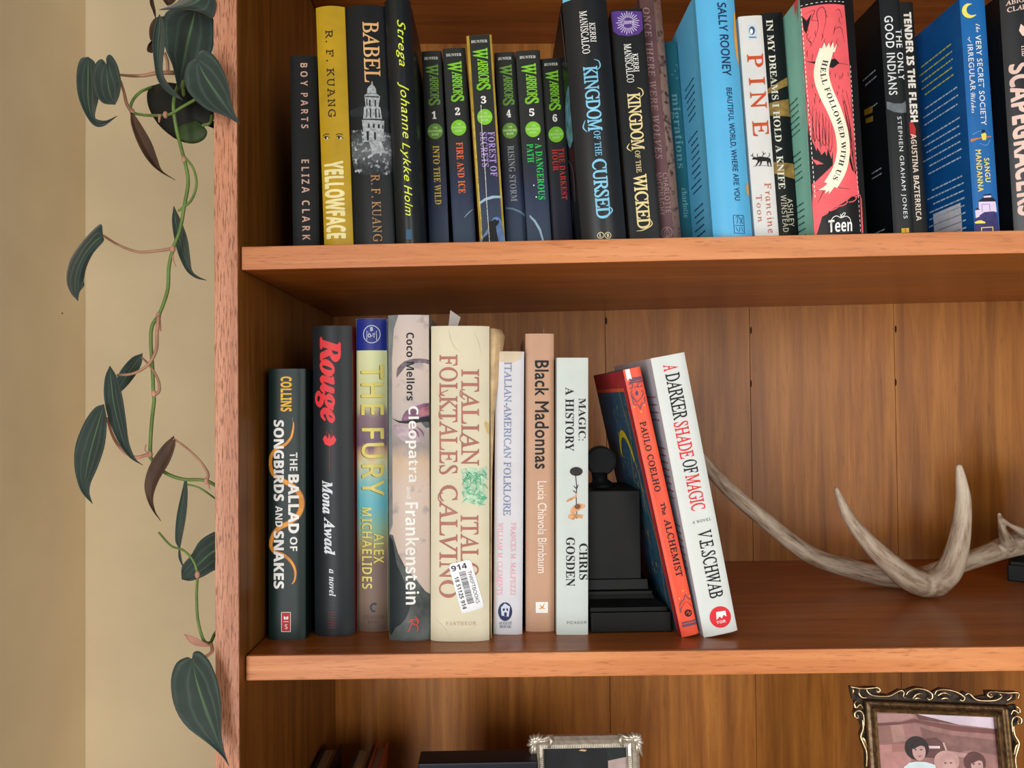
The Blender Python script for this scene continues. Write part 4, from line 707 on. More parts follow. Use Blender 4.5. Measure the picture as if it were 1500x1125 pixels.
city = band_mat('printed_city', [(0, (20, 24, 26)), (.2, (42, 48, 52)), (.5, (92, 98, 102)), (.85, (60, 66, 70)), (1, (30, 34, 36))], .25, (14, 10, 1), speck=((176, 184, 188), 330, .55))
b = Book('hardback_book', 'thick black hardback with a white domed tower printed on the spine', GU, (12, 506, 566, 357, 517, 581), .024, .15, mat((34, 38, 40), .42), hard=True, bulge=.004).crop(310, 0, 3.041)
gold = mat((224, 176, 118)); gry = mat((160, 166, 170), noise=.2, scale=500); gry2 = mat((112, 118, 122), noise=.25, scale=400); dkg = mat((44, 48, 52))
b.text('BABEL', 679, 750, 100, 370, gold, 'upright', fat=.012, space=.95)
b.text('R. F. KUANG', 716, 756, 780, 1080, mat((176, 132, 84)), 'upright', space=1.1, fat=.006)
b.crop(500, 120, 8.04)
b.poly('city_print', [(110, 560), (170, 575), (250, 560), (510, 590), (605, 600), (620, 900), (600, 1040), (500, 1120), (420, 1100), (300, 1110), (160, 1060), (125, 900)], city, .00014, uvs=True)
b.poly('cloud_print', [(100, 330), (240, 300), (480, 300), (590, 330), (595, 420), (440, 400), (250, 430), (100, 400)], mat((58, 64, 68), noise=.3, scale=120), .00012)
b.polys('tower_print', [[(358, 20), (366, 0), (374, 20), (380, 50), (350, 50)], [(308, 145), (312, 90), (335, 58), (362, 45), (392, 60), (412, 95), (416, 145)],
    [(276, 170), (300, 150), (430, 150), (458, 175), (452, 215), (440, 300), (290, 300), (282, 215)], [(272, 300), (460, 300), (480, 440), (262, 445)],
    [(245, 455), (505, 455), (500, 560), (498, 700), (275, 715), (258, 560)], [(330, 700), (470, 700), (520, 830), (370, 860)]], gry, .0002)
b.polys('tower_shading', [[(300, 215), (312, 215), (312, 290), (302, 290)], [(330, 220), (350, 220), (350, 295), (332, 295)], [(395, 220), (412, 220), (410, 295), (396, 295)],
    [(340, 325), (356, 325), (356, 430), (342, 430)], [(300, 325), (312, 325), (308, 430), (298, 430)], [(400, 325), (416, 325), (420, 430), (404, 430)], [(440, 325), (450, 325), (456, 430), (444, 430)],
    [(320, 505), (338, 500), (338, 552), (320, 552)], [(376, 505), (396, 500), (396, 552), (376, 552)], [(432, 505), (454, 500), (454, 552), (432, 552)], [(482, 510), (496, 510), (494, 555), (482, 555)],
    [(262, 446), (500, 446), (505, 458), (250, 458)], [(285, 178), (452, 178), (450, 190), (285, 190)], [(300, 590), (330, 590), (330, 700), (305, 700)], [(390, 600), (410, 600), (412, 690), (392, 690)]], dkg, .0003)

b = Book('hardback_book', 'black hardback with loose yellow handwriting down a rounded spine', GU, (3, 565, 601, 357, 581, 621), .02, .15, mat((38, 44, 48), .35, .5), hard=True, bulge=.006).crop(310, 0, 3.041)
ylw = mat((226, 240, 70))
b.text('Strega', 822, 868, 95, 302, ylw, 'plain', shear=.35, space=1.1); b.text('Johanne', 835, 884, 370, 622, ylw, 'plain', shear=.35, space=1.1)
b.text('Lykke', 845, 888, 640, 812, ylw, 'plain', shear=.35, space=1.1); b.text('Holm', 862, 896, 828, 965, ylw, 'plain', shear=.35, space=1.1)
b.poly('spine_mark', rect(868, 1025, 893, 1070), mat((50, 90, 120))); b.text('sundial', 850, 922, 1078, 1092, WHT, 'script', horiz=True) if False else None

GW = 'numbered fantasy paperbacks in matching dark green-lettered covers'
def fantasy(num, col, quad, y, ys, title, tcol, bright=1.0, gold_edge=False, art=None):
    base = [(0, (44, 66, 92)), (.12, (46, 62, 84)), (.3, (30, 42, 70)), (.40, (26, 32, 50)), (.55, (30, 34, 34)), (1, (34, 36, 34))]
    if not bright: base = [(0, (24, 26, 46)), (.3, (26, 28, 44)), (.5, (30, 32, 32)), (1, (32, 34, 32))]
    b = Book('paperback_book', col, GW, quad, y, .11, mat((168, 142, 44), .5, noise=.15) if gold_edge else mat((30, 33, 33), .45), cover=mat((150, 128, 40) if gold_edge else (26, 30, 32)), bulge=.0009).crop(600, 0, 3.041)
    b.patch('spine_print', .11 if gold_edge else .01, .92 if gold_edge else .99, 0, 1, band_mat('night_sky_print', base, .06, (5, 7, 1), speck=((50, 70, 120), 60, .74)))
    w = b.w
    def U(f, y_):                       # crop x of a fraction of the spine at crop row y_
        x0 = quad[1]+(quad[4]-quad[1])*((y_/3.041)-quad[0])/(quad[3]-quad[0]); ww = quad[2]-quad[1]
        return (x0+f*ww-600)*3.041
    hy, wy0, wy1, ny, cy_, = ys
    lite = mat((212, 216, 206)); grn = mat((124, 196, 44) if bright != .5 else (96, 140, 56))
    b.text('HUNTER', U(.16, hy), U(.82, hy), hy-6, hy+6, lite, 'serif', horiz=True)
    b.text('ARRIOR', U(.36, (wy0+wy1)/2), U(.80, (wy0+wy1)/2), wy0+42, wy1-24, grn, 'upright', fat=.03, space=.86)
    b.text('W', U(.18, wy0+25), U(.80, wy0+25), wy0-4, wy0+46, grn, 'upright', fat=.03); b.text('S', U(.26, wy1-14), U(.84, wy1-14), wy1-28, wy1+2, grn, 'upright', fat=.04)
    b.text(str(num), U(.40, ny), U(.62, ny), ny-17, ny+17, WHT, 'serif', horiz=True, fat=.02)
    m_ = U(.52, cy_); b.disc('badge', m_, cy_, 34, 35, grn)
    for k, (t, hw) in enumerate((('THE', 10), ('PROPHECIES', 29), ('BEGIN', 15))): b.text(t, m_-hw, m_+hw, cy_-21+k*15, cy_-11+k*15, mat((188, 224, 150)), 'bold', horiz=True)
    for t, f0, f1, y0, y1 in title:
        yc = (y0+y1)/2; b.text(t, U(f0, yc), U(f1, yc), y0, y1, mat(tcol), 'serif', space=1.06)
    return b, U
fantasy(1, 'matching fantasy paperback numbered 1 with gold title, nearest the black handwritten-spine hardback', (76, 616.5, 646.7, 355, 629, 657), .06, (261, 292, 470, 514, 586), [('INTO THE WILD', .36, .68, 650, 912)], (206, 178, 70), .5)
b, U = fantasy(2, 'matching fantasy paperback numbered 2 with orange title', (72, 647.7, 681.5, 355, 664, 697), .055, (246, 278, 453, 497, 570), [('FIRE AND ICE', .36, .66, 635, 862)], (236, 110, 50))
moon = mat((150, 176, 196), .5); moon2 = mat((92, 116, 136))
b.crop(640, 180, 6.25).stroke('moon_print', [(250, 870), (285, 830), (330, 790)], 7, moon, .0002, taper=True)
b, U = fantasy(3, 'tallest of the numbered fantasy paperbacks, number 3, with creased spine and worn yellow edges', (53, 684, 720, 355, 703, 741), .045, (186, 220, 402, 446, 522), [('FOREST OF', .60, .88, 588, 787), ('SECRETS', .28, .56, 590, 745)], (176, 146, 214), gold_edge=True)
b.crop(640, 180, 6.25)
b.poly('moon_print', [(390, 725), (440, 690), (510, 668), (584, 668), (586, 688), (520, 692), (450, 712), (395, 745)], moon, .0002)
b.poly('halo_print', [(405, 1060), (460, 980), (520, 870), (580, 880), (600, 960), (612, 1095), (410, 1095)], mat((96, 128, 176), noise=.2, scale=90), .00022, smooth=3)
b.poly('cat_print', [(412, 1095), (425, 1055), (465, 1020), (478, 960), (462, 930), (468, 885), (485, 905), (510, 896), (530, 880), (545, 895), (572, 890), (565, 925), (540, 950), (548, 1000), (566, 1095)], mat((16, 20, 28)), .0003)
b.stroke('spine_crease', [(404, -160), (412, 60), (430, 300), (446, 520), (458, 760), (470, 920), (482, 1095)], 6, mat((206, 206, 200), .8, noise=.3, scale=700), .00042)
b.stroke('edge_wear', [(330, -100), (352, 200), (378, 560), (405, 900), (412, 1095)], 7, mat((206, 184, 100), .8, noise=.3, scale=500), .0003)
b, U = fantasy(4, 'matching fantasy paperback numbered 4 with dull grey title', (78, 724, 754, 355, 742, 772), .062, (262, 293, 470, 507, 583), [('RISING STORM', .34, .66, 650, 898)], (130, 134, 136), .5)
b.crop(640, 180, 6.25).poly('moon_print', [(628, 772), (700, 780), (770, 810), (822, 850), (822, 870), (760, 825), (700, 798), (628, 786)], moon2, .0002)
b, U = fantasy(5, 'matching fantasy paperback numbered 5 with a green title in two lines', (75.6, 755, 790.7, 355, 772.6, 808), .055, (256, 288, 463, 502, 577), [('A DANGEROUS', .56, .84, 640, 890), ('PATH', .22, .48, 642, 725)], (40, 196, 84))
b.crop(640, 180, 6.25).poly('moon_print', [(848, 842), (900, 890), (950, 970), (982, 1085), (966, 1088), (935, 990), (890, 910), (848, 862)], moon, .0002)
for x, y in ((887, 573), (909, 681), (930, 150)): b.disc('star_print', x, y, 7, 7, WHT, .0003, 6)
fantasy(6, 'shortest of the numbered fantasy paperbacks, number 6, with a dark red title', (87, 791.6, 822, 355, 809, 840), .062, (288, 318, 492, 527, 600), [('THE DARKEST', .58, .86, 660, 890), ('HOUR', .26, .54, 665, 762)], (196, 52, 44), 0)

blu = mat((128, 196, 226))
b = Book('hardback_book', 'thick black hardback with pale blue ornate title beside the numbered paperbacks', GU, (-3, 825, 888, 350, 852, 919), .022, .15, mat((40, 42, 46), .38, .45), cover=mat((30, 34, 38), .4), hard=True, bulge=.0065).crop(820, 0, 3.041)
b.text('KERRI', 132, 158, 108, 195, WHT, 'upright', fat=.01); b.text('MANISCALCO', 92, 126, 57, 247, WHT, 'upright', fat=.01)
b.text('KINGDOM', 112, 178, 300, 590, blu, 'upright', fat=.022, space=.9); b.text('OF THE', 152, 182, 588, 700, blu, 'upright', fat=.012); b.text('CURSED', 150, 216, 712, 978, blu, 'upright', fat=.022, space=.9)
b.stroke('swash', [[(150, 272), (172, 278), (178, 300), (165, 318)], [(112, 540), (104, 570), (120, 592)], [(214, 920), (232, 940), (205, 975)]], 6, blu, .0004, taper=True)
for x, c in ((180, 'L'), (212, 'B')):
    b.disc('publisher_ring', x, 1052, 15, 15, mat((226, 216, 170)), .0003, ring=2.5); b.text(c, x-6, x+6, 1044, 1060, mat((226, 216, 170)), 'serif', horiz=True)
b.patch('head_band', 0, 1, .978, .999, mat((120, 190, 220)))
b.poly('cover_print', [(44, 372), (52, 400), (62, 470), (66, 560), (60, 620), (46, 660), (30, 600), (26, 480), (34, 400)], mat((96, 150, 176), noise=.4, scale=120), .0003, left=True, smooth=3)
b.stroke('cover_print', [[(6, 60), (30, 300)], [(16, 40), (36, 300)], [(30, 700), (60, 760), (70, 900)], [(20, 820), (50, 880), (60, 1000)]], 4, mat((80, 84, 90)), .0003, left=True)

crm = mat((226, 208, 150))
b = Book('paperback_book', 'black paperback with cream ornate title and a purple sticker at its top', GU, (16, 893, 941, 348, 922, 968), .035, .14, mat((34, 36, 36), .45), cover=mat((92, 76, 56), noise=.3, scale=60)).crop(820, 0, 3.041)
pur = mat((84, 54, 130)); b.poly('sticker', [(226, 52), (366, 52), (371, 130), (350, 155), (305, 164), (262, 158), (238, 140)], pur, .0003)
for i in range(26):
    a = i*2*math.pi/26; r0, r1 = 24, 46+6*(i % 2); b_ = (303+r0*math.cos(a), 104+r0*math.sin(a)); e_ = (303+r1*math.cos(a), 104+r1*math.sin(a))
    b.stroke('sticker_ray', [b_, e_], 3, mat((214, 204, 232)), .0004)
b.text('jimmy', 280, 330, 90, 116, mat((214, 204, 232)), 'boldit', horiz=True, lift=.0005)
b.text('KERRI', 326, 350, 240, 322, WHT, 'upright', fat=.01); b.text('MANISCALCO', 291, 324, 197, 370, WHT, 'upright', fat=.01)
b.text('KINGDOM', 308, 368, 415, 670, crm, 'upright', fat=.022, space=.9); b.text('OF THE', 337, 360, 672, 770, crm, 'upright', fat=.012); b.text('WICKED', 334, 396, 775, 1020, crm, 'upright', fat=.022, space=.9)
b.stroke('swash', [[(344, 392), (364, 400), (370, 420), (356, 436)], [(310, 640), (300, 660), (318, 676)], [(396, 970), (410, 1000), (372, 1025), (340, 1030)]], 5, crm, .0004, taper=True)

b = Book('hardback_book', 'dusky purple-brown hardback with faded slanting title and bark-like strip', GU, (-8, 937, 967, 346, 966, 999), .05, .15, mat((96, 66, 66), .5, noise=.15, scale=40), hard=True, bulge=.003).crop(820, 0, 3.041)
mv = mat((158, 128, 128)); b.patch('bark_print', .62, 1, 0, 1, band_mat('bark_print', [(0, (110, 84, 76)), (.5, (128, 104, 92)), (1, (104, 76, 68))], .3, (4, 14, 1), speck=((58, 40, 38), 240, .52)))
b.text('ONCE THERE WERE WOLVES', 398, 426, 33, 712, mv, 'italic', space=1.15, fat=.01)
b.text('CHARLOTTE', 463, 487, 772, 950, mv, 'light', space=1.1); b.text('McCONAGHY', 434, 460, 770, 960, mv, 'light', space=1.1)
b.disc('publisher_ring', 476, 1036, 24, 24, mv, .0003, ring=3); b.stroke('publisher_mark', [[(476, 1016), (464, 1040), (476, 1056)], [(476, 1016), (488, 1040), (476, 1056)], [(476, 1016), (476, 1056)]], 2, mv, .0003)

tl = mat((112, 168, 176))
b = Book('paperback_book', 'dark teal paperback pushed back behind its neighbours, with a lowercase title', GU, (63, 960, 991, 346, 983, 1014), .073, .11, mat((34, 104, 116), .5, noise=.1, scale=30)).crop(820, 0, 3.041)
b.text('migrations', 500, 545, 418, 752, tl, 'serif', space=1.05); b.text('charlotte', 546, 570, 838, 972, tl, 'serif', space=1.0)
for x, y in ((520, 290), (528, 300), (500, 335), (522, 350), (512, 318)): b.stroke('bird_print', [(x-5, y-3), (x, y+2), (x+6, y-4)], 2, tl, .0003)

navy = mat((24, 52, 92)); org = mat((226, 164, 74))
b = Book('hardback_book', 'sky blue hardback with dark capitals and orange patches at the spine edge', GU, (-10, 1019.5, 1074.5, 350, 1045, 1104.5), .018, .15, mat((88, 176, 222), .4, noise=.015), cover=mat((98, 186, 230), .45, noise=.015), hard=True, bulge=.006).crop(820, 0, 3.041)
b.text('SALLY ROONEY', 708, 750, 18, 343, navy, 'light', fat=.02); b.text('BEAUTIFUL WORLD, WHERE ARE YOU', 752, 782, 395, 898, navy, 'light', fat=.015)
b.poly('orange_patch', [(790, 32), (778, 60), (776, 120), (780, 190), (790, 250), (803, 285), (812, 285), (800, 32)], org, .0003)
b.poly('orange_patch', [(866, 800), (842, 808), (832, 830), (836, 855), (850, 872), (872, 878)], org, .0003)
b.stroke('publisher_box', [[(768, 962), (817, 962)], [(817, 962), (821, 1042)], [(821, 1042), (773, 1042)], [(773, 1042), (768, 962)], [(778, 975), (790, 965), (784, 1000)], [(795, 970), (812, 1000)], [(798, 1000), (812, 970)], [(776, 1008), (816, 1008)], [(780, 1015), (790, 1035)], [(797, 1015), (797, 1035)], [(806, 1015), (814, 1035)]], 2.5, navy, .0003)
b.blurb([.055+.0052*i for i in range(6)]+[.095+.0052*i for i in range(9)]+[.15+.0052*i for i in range(9)], navy, .018, .05, seed=3)
b.text('PRAISE', 556, 572, 216, 312, navy, 'bold', left=True) if False else None

dor = mat((196, 74, 34))
b = Book('paperback_book', 'white paperback with a widely spaced rust-red title and an antlered animal silhouette', GU, (25, 1081, 1116, 347, 1106, 1141), .022, .13, mat((212, 212, 208), .5, noise=.02)).crop(820, 0, 3.041)
b.text('PINE', 845, 918, 240, 608, dor, 'upright', space=1.6, fat=.014)
b.text('Francine', 918, 948, 815, 1040, mat((178, 96, 66)), 'upright', space=1.25, fat=.006); b.text('Toon', 877, 902, 868, 990, mat((178, 96, 66)), 'upright', space=1.25, fat=.006)
b.poly('publisher_box', rect(836, 112, 874, 180, 4), mat((190, 208, 222)), .0002); b.disc('publisher_bird', 855, 138, 13, 19, mat((60, 86, 110)), .0003); b.disc('publisher_bird', 852, 142, 7, 12, WHT, .0004); b.stroke('publisher_mark', [(842, 168), (874, 168)], 6, mat((90, 110, 130)), .0004)
b.poly('animal_print', [(856, 706), (866, 700), (876, 702), (888, 698), (906, 700), (924, 702), (936, 706), (940, 714), (941, 728), (944, 742), (940, 743), (935, 728), (932, 720), (928, 730), (930, 743), (926, 743), (922, 728), (920, 719), (900, 720), (898, 730), (890, 742), (886, 741), (892, 728), (890, 720), (884, 728), (874, 740), (870, 738), (878, 726), (880, 716), (870, 712), (858, 712)], BLK, .0003)
b.stroke('animal_antler', [[(866, 704), (858, 694), (860, 684)], [(860, 697), (850, 692)], [(900, 702), (906, 686), (902, 676)], [(906, 690), (916, 682)], [(924, 704), (934, 692), (932, 682)], [(878, 700), (880, 686)]], 3, BLK, .0003)
b.stroke('animal_shadow', [(862, 742), (900, 738), (944, 742)], 1.5, BLK, .0003)

gld = mat((150, 120, 62), .4, noise=.25, scale=160)
b = Book('paperback_book', 'black paperback with white serif capitals over slanting gold bands', GU, (20, 1115, 1146, 343, 1139, 1171), .041, .12, mat((24, 28, 30), .45)).crop(1100, 0, 3.041)
b.each('gold_band', [[(60, 405), (165, 342), (168, 380), (62, 425)], [(70, 462), (172, 440), (176, 520), (74, 515)], [(96, 722), (196, 730), (202, 800), (100, 772)]], gld, .00015)
b.text('IN MY DREAMS I HOLD A KNIFE', 94, 124, 88, 845, mat((236, 232, 216)), 'serif'); b.text('ASHLEY', 163, 188, 885, 1010, mat((210, 200, 176)), 'light', space=1.1, fat=.01); b.text('WINSTEAD', 136, 161, 870, 1035, mat((210, 200, 176)), 'light', space=1.1, fat=.01)

sal = mat((232, 94, 100), .45); ivo = mat((240, 236, 210)); teal = mat((140, 200, 182), .5, noise=.04, scale=30)
b = Book('hardback_book', 'coral red hardback with a curling ivory banner and feathered wing on its spine', GU, (-6, 1175.5, 1249, 345, 1192, 1275), .014, .15, mat((30, 28, 28), .42), cover=teal, hard=True, bulge=.006, right=mat((34, 30, 30))).crop(1170, 0, 3.125)
def xf(x): return x
b.poly('coral_print', [(12, 28), (206, 26), (214, 100), (232, 300), (250, 560), (272, 850), (280, 890), (240, 900), (200, 930), (150, 960), (110, 985), (88, 1075), (36, 1075), (70, 940), (72, 880), (60, 720), (42, 540), (30, 300), (22, 120)], sal, .00015)
b.poly('coral_print', [(284, 905), (292, 905), (300, 1075), (290, 1075)], sal, .00015)
b.each('black_print', [[(52, 560), (70, 640), (104, 710), (130, 680), (150, 700), (150, 760), (110, 800), (80, 830), (66, 840), (52, 700)], [(30, 270), (60, 280), (110, 285), (160, 275), (180, 295), (150, 318), (100, 305)],
    [(20, 60), (40, 90), (60, 60), (40, 150), (30, 130)], [(200, 600), (240, 640), (262, 800), (240, 780), (215, 700)]], BLK, .0002)
b.polys('feather_print', [[(58+22*k, 500+10*k), (84+22*k, 500+8*k), (92+20*k, 610+22*k), (84+20*k, 690+14*k), (70+20*k, 650+12*k), (56+20*k, 600+10*k)] for k in range(4)]+[[(66, 722), (90, 735), (112, 752), (84, 752)], [(200, 480), (240, 560), (252, 700), (258, 815), (236, 730), (212, 620)]], sal, .00024)
b.stroke('ink_lines', [[(60, 500), (72, 600), (80, 690)], [(84, 510), (96, 620), (100, 704)], [(106, 520), (116, 620), (122, 690)], [(206, 460), (234, 600), (250, 780)], [(196, 440), (226, 560), (240, 700)], [(212, 420), (244, 540)], [(60, 210), (85, 130), (80, 60), (105, 40), (118, 90), (102, 180)], [(160, 60), (180, 50), (195, 90)], [(150, 170), (160, 140), (190, 135), (205, 200)], [(80, 300), (130, 296), (230, 298)], [(40, 420), (50, 480), (60, 520)], [(100, 900), (150, 830), (130, 870)], [(30, 60), (70, 50), (60, 90), (90, 100)], [(140, 820), (170, 860), (230, 870)], [(60, 880), (110, 870), (90, 930)], [(236, 440), (242, 500), (258, 560)]], 2.4, BLK, .00028, taper=True)
b.stroke('stitching', [[(18+(x*38/900)+x*.03, 30+x), (18+(x*38/900)+x*.03+.6, 42+x)] for x in range(0, 880, 22)]+[[(236+x*.062, 300+x), (236+x*.062+.8, 312+x)] for x in range(0, 760, 22)]+[[(14+x, 18-x*.03), (24+x, 18-x*.03)] for x in range(0, 190, 20)], 2.5, WHT, .0003)
ban = [(122, 232), (100, 330), (118, 420), (160, 520), (190, 610), (198, 700), (180, 780), (142, 850)]
L_, R_ = [], []
for i, (x, y) in enumerate(catmull(ban, 30)):
    j = catmull(ban, 30); t = j[min(i+1, 29)]-j[max(i-1, 0)]; n = math.hypot(*t); nx, ny = -t[1]/n*31, t[0]/n*31
    L_.append((x+nx, y+ny)); R_.append((x-nx, y-ny))
V = [b.uv(*p) for p in L_+R_]; b.put('banner', np.array(V), [(i, i+1, 31+i, 30+i) for i in range(29)], ivo, .00034)
b.polys('banner_tatters', [[(98, 236), (112, 200), (118, 226), (132, 204), (136, 228), (150, 200), (154, 232), (168, 206), (158, 246), (120, 250)], [(112, 858), (92, 868), (122, 872), (118, 888), (136, 874), (134, 892), (156, 860), (168, 862), (172, 838), (140, 832)]], ivo, .00037)
rn = random.Random(12); fl = []
for k in range(7):                                  # feather outlines of the wing, left of the banner and right of it
    x0 = 56+k*13; fl.append([(x0, 470+k*14), (x0-2, 560+k*16), (x0+4, 640+k*10-(k % 3)*14), (x0+11, 628+k*8), (x0+13, 560+k*15), (x0+10, 480+k*14)])
for k in range(5):
    x0 = 210+k*8; fl.append([(x0-20, 440+k*30), (x0, 540+k*34), (x0+14, 640+k*38), (x0+22, 612+k*36), (x0+10, 520+k*30)])
for k in range(26):
    x, y = rn.uniform(60, 250), rn.uniform(330, 470); fl.append([(x, y), (x+4, y+8), (x+3, y+20)])
for k in range(16):
    x, y = rn.uniform(40, 200), rn.uniform(50, 260); fl.append([(x, y), (x+rn.uniform(-12, 12), y+14), (x+rn.uniform(-8, 8), y+34)])
b.stroke('ink_feathers', fl, 2.2, BLK, .0003, taper=True)
b.text_on('HELL FOLLOWED WITH US', [(118, 282), (106, 340), (128, 425), (162, 520), (190, 615), (197, 700), (180, 775), (158, 828)], 12, BLK, 'serif', space=1.15, lift=.0005)
b.stroke('chain_print', [[(88, 990), (100, 970), (124, 962), (130, 975), (104, 990), (92, 988)], [(124, 962), (150, 935), (170, 938), (168, 955), (140, 968)], [(165, 940), (195, 922), (215, 925), (205, 940), (175, 950)], [(210, 922), (240, 900), (262, 905), (250, 922), (222, 930)], [(255, 905), (280, 893), (286, 905)]], 5, sal, .0003)
b.text('Teen', 134, 238, 1008, 1064, WHT, 'bold', horiz=True, shear=.1, lift=.0004)
b.stroke('apple_mark', [[(186, 1002), (165, 992), (148, 1004), (142, 1030), (146, 1056)], [(186, 1002), (210, 994), (228, 1006), (232, 1032)], [(186, 1002), (184, 984)], [(186, 996), (196, 980), (206, 980), (196, 994), (186, 996)]], 3, WHT, .0004)
b.polys('red_drips', [[(1, -8), (-25, 2), (-30, 40), (-22, 10), (-16, 70), (-10, 14), (-6, 100), (-2, 20)]], sal, .0003, left=True)
b.blurb([.07+.0048*i for i in range(6)]+[.11+.0048*i for i in range(5)]+[.148+.0048*i for i in range(6)]+[.19+.0048*i for i in range(5)], mat((60, 96, 92)), .012, .05, seed=5)

b = Book('hardback_book', 'black book with white spaced capitals in two lines and a grey band', GU, (-4, 1289.5, 1317, 340, 1309, 1341), .022, .14, mat((32, 36, 38), .42), cover=mat((20, 28, 32), .4), hard=False).crop(1250, 0, 3.041)
lt = mat((216, 220, 222))
b.polys('grey_band', [[(148, 452), (180, 462), (215, 462), (250, 440), (252, 496), (215, 505), (180, 500), (150, 485)]], mat((96, 104, 108), noise=.15, scale=200), .0002)
b.text('THE ONLY', 192, 224, 130, 358, lt, 'plain', space=1.15, fat=.015); b.text('GOOD INDIANS', 146, 184, 72, 425, lt, 'plain', space=1.15, fat=.015)
b.text('STEPHEN GRAHAM JONES', 202, 226, 520, 975, lt, 'plain', space=1.2)
b.polys('publisher_mark', [[(212, 1018), (246, 1016), (247, 1036), (213, 1038)]], mat((220, 170, 40)), .0003); b.stroke('publisher_mark', [(229, 1018), (230, 1036)], 2, BLK, .0004)
b.blurb([.05, .055, .075, .124, .128, .17, .174, .185, .189, .193, .197], mat((150, 156, 160)), .01, .035, seed=9); b.polys('yellow_print', [[(50, 490), (88, 470), (88, 500), (52, 516)], [(56, 530), (90, 515), (90, 540), (58, 550)]], mat((140, 110, 30)), .0004, left=True)

b = Book('paperback_book', 'narrow dark book set back with bold white capitals and a red tongue shape', GU, (5, 1297, 1337, 340, 1319, 1359), .045, .12, mat((30, 32, 30), .5)).crop(1250, 0, 3.041)
b.text('TENDER IS THE FLESH', 236, 272, 55, 546, mat((232, 226, 214)), 'bold', fat=.03); b.poly('red_tongue', [(246, 546), (262, 545), (276, 575), (274, 610), (262, 622), (250, 600)], mat((190, 44, 40)), .0003)
b.text('AGUSTINA BAZTERRICA', 265, 290, 597, 985, mat((232, 214, 196)), 'bold')

bl = mat((20, 96, 162), .4, noise=.03)
b = Book('paperback_book', 'bright blue paperback with a yellow crescent moon, a rider on a broom and a house', GU, (-2, 1404.6, 1441.8, 338, 1427.6, 1463.8), .015, .13, bl, cover=mat((16, 84, 150), .4)).crop(1250, 0, 3.041)
yel = mat((236, 214, 90)); plm = mat((52, 46, 100), noise=.15, scale=200)
b.poly('crescent_print', [(528, 20), (505, 17), (487, 32), (484, 55), (496, 76), (518, 83), (538, 74), (545, 66), (524, 70), (506, 60), (502, 42), (510, 27)], yel, .0003, smooth=2)
b.text('the', 543, 562, 108, 146, lt, 'script'); b.text('VERY SECRET SOCIETY', 553, 578, 158, 560, lt, 'plain', fat=.014, space=1.1)
b.text('of', 507, 522, 166, 192, lt, 'script'); b.text('IRREGULAR', 512, 536, 200, 405, lt, 'plain', fat=.014, space=1.1); b.text('Witches', 522, 544, 412, 505, lt, 'script')
b.poly('broom_print', [(521, 620), (548, 616), (612, 606), (613, 611), (550, 622), (523, 634)], mat((190, 120, 60)), .0003)
b.poly('rider_print', [(566, 600), (582, 592), (590, 600), (588, 625), (572, 626)], yel, .0004); b.disc('rider_head', 577, 586, 7, 8, mat((50, 34, 30)), .0004); b.stroke('swirl_print', [[(530, 600), (560, 585), (566, 590)], [(560, 640), (590, 648), (608, 625)]], 2, mat((120, 170, 210)), .0003)
b.text('SANGU', 582, 606, 705, 812, yel, 'plain', fat=.014, space=1.15); b.text('MANDANNA', 547, 572, 668, 855, yel, 'plain', fat=.014, space=1.15)
b.poly('hill_print', [(538, 975), (560, 960), (580, 945), (620, 940), (640, 955), (655, 1060), (542, 1060)], plm, .0002)
hs = mat((214, 200, 226)); b.polys('house_print', [[(556, 900), (632, 898), (638, 945), (620, 942), (580, 946), (558, 962)], [(542, 935), (560, 932), (560, 965), (545, 972)], [(578, 872), (610, 868), (612, 880), (578, 882)]], hs, .0003)
b.polys('roof_print', [[(552, 900), (575, 882), (618, 880), (636, 898)], [(540, 938), (550, 926), (562, 934)], [(576, 868), (612, 864), (612, 871), (578, 874)]], mat((30, 26, 60)), .0004)
b.stroke('door_print', [[(572, 945), (570, 912)], [(570, 912), (604, 910)], [(604, 910), (606, 940)]], 3, mat((150, 130, 190)), .0004)
b.poly('car_print', [(540, 990), (552, 984), (566, 982), (586, 990), (584, 996), (544, 996)], yel, .0004)
b.stroke('publisher_box', [[(566, 1016), (620, 1012)], [(568, 1016), (570, 1050)], [(618, 1012), (620, 1046)]], 4, mat((214, 200, 120)), .0004)
b.blurb([.028+.0058*i for i in range(5)], mat((196, 200, 90)), .012, .06, seed=11); b.blurb([.062+.0062*i for i in range(3)]+[.085+.0058*i for i in range(6)]+[.128+.0055*i for i in range(8)]+[.18+.0055*i for i in range(3)], mat((190, 214, 236)), .008, .06, seed=12)
b.put('barcode_patch', np.array([(.014, .004), (.05, .004), (.05, .026), (.014, .026)]), [(0, 1, 2, 3)], mat((214, 214, 226)), .0003, True)

b = Book('hardback_book', 'dark charcoal hardback with pale capitals cut off by the right edge of the picture', GU, (-8, 1463, 1534, 336, 1485, 1556), .02, .15, mat((58, 58, 62), .32, .5), cover=mat((24, 26, 28), .4), hard=True, bulge=.008).crop(1250, 0, 3.041)
pc = mat((226, 196, 184)); b.text('SCAPEGRACERS', 722, 790, 282, 960, pc, 'bold', fat=.02); b.text('THE', 742, 768, 205, 255, pc, 'upright', fat=.02)
b.text('ABIGAIL', 686, 790, -3, 18, pc, 'upright', horiz=True, fat=.02); b.text('CLARKE', 692, 790, 28, 50, pc, 'upright', horiz=True, fat=.02)
b.poly('crescent_print', [(738, 112), (732, 140), (744, 165), (768, 172), (756, 150), (752, 128)], pc, .0003)
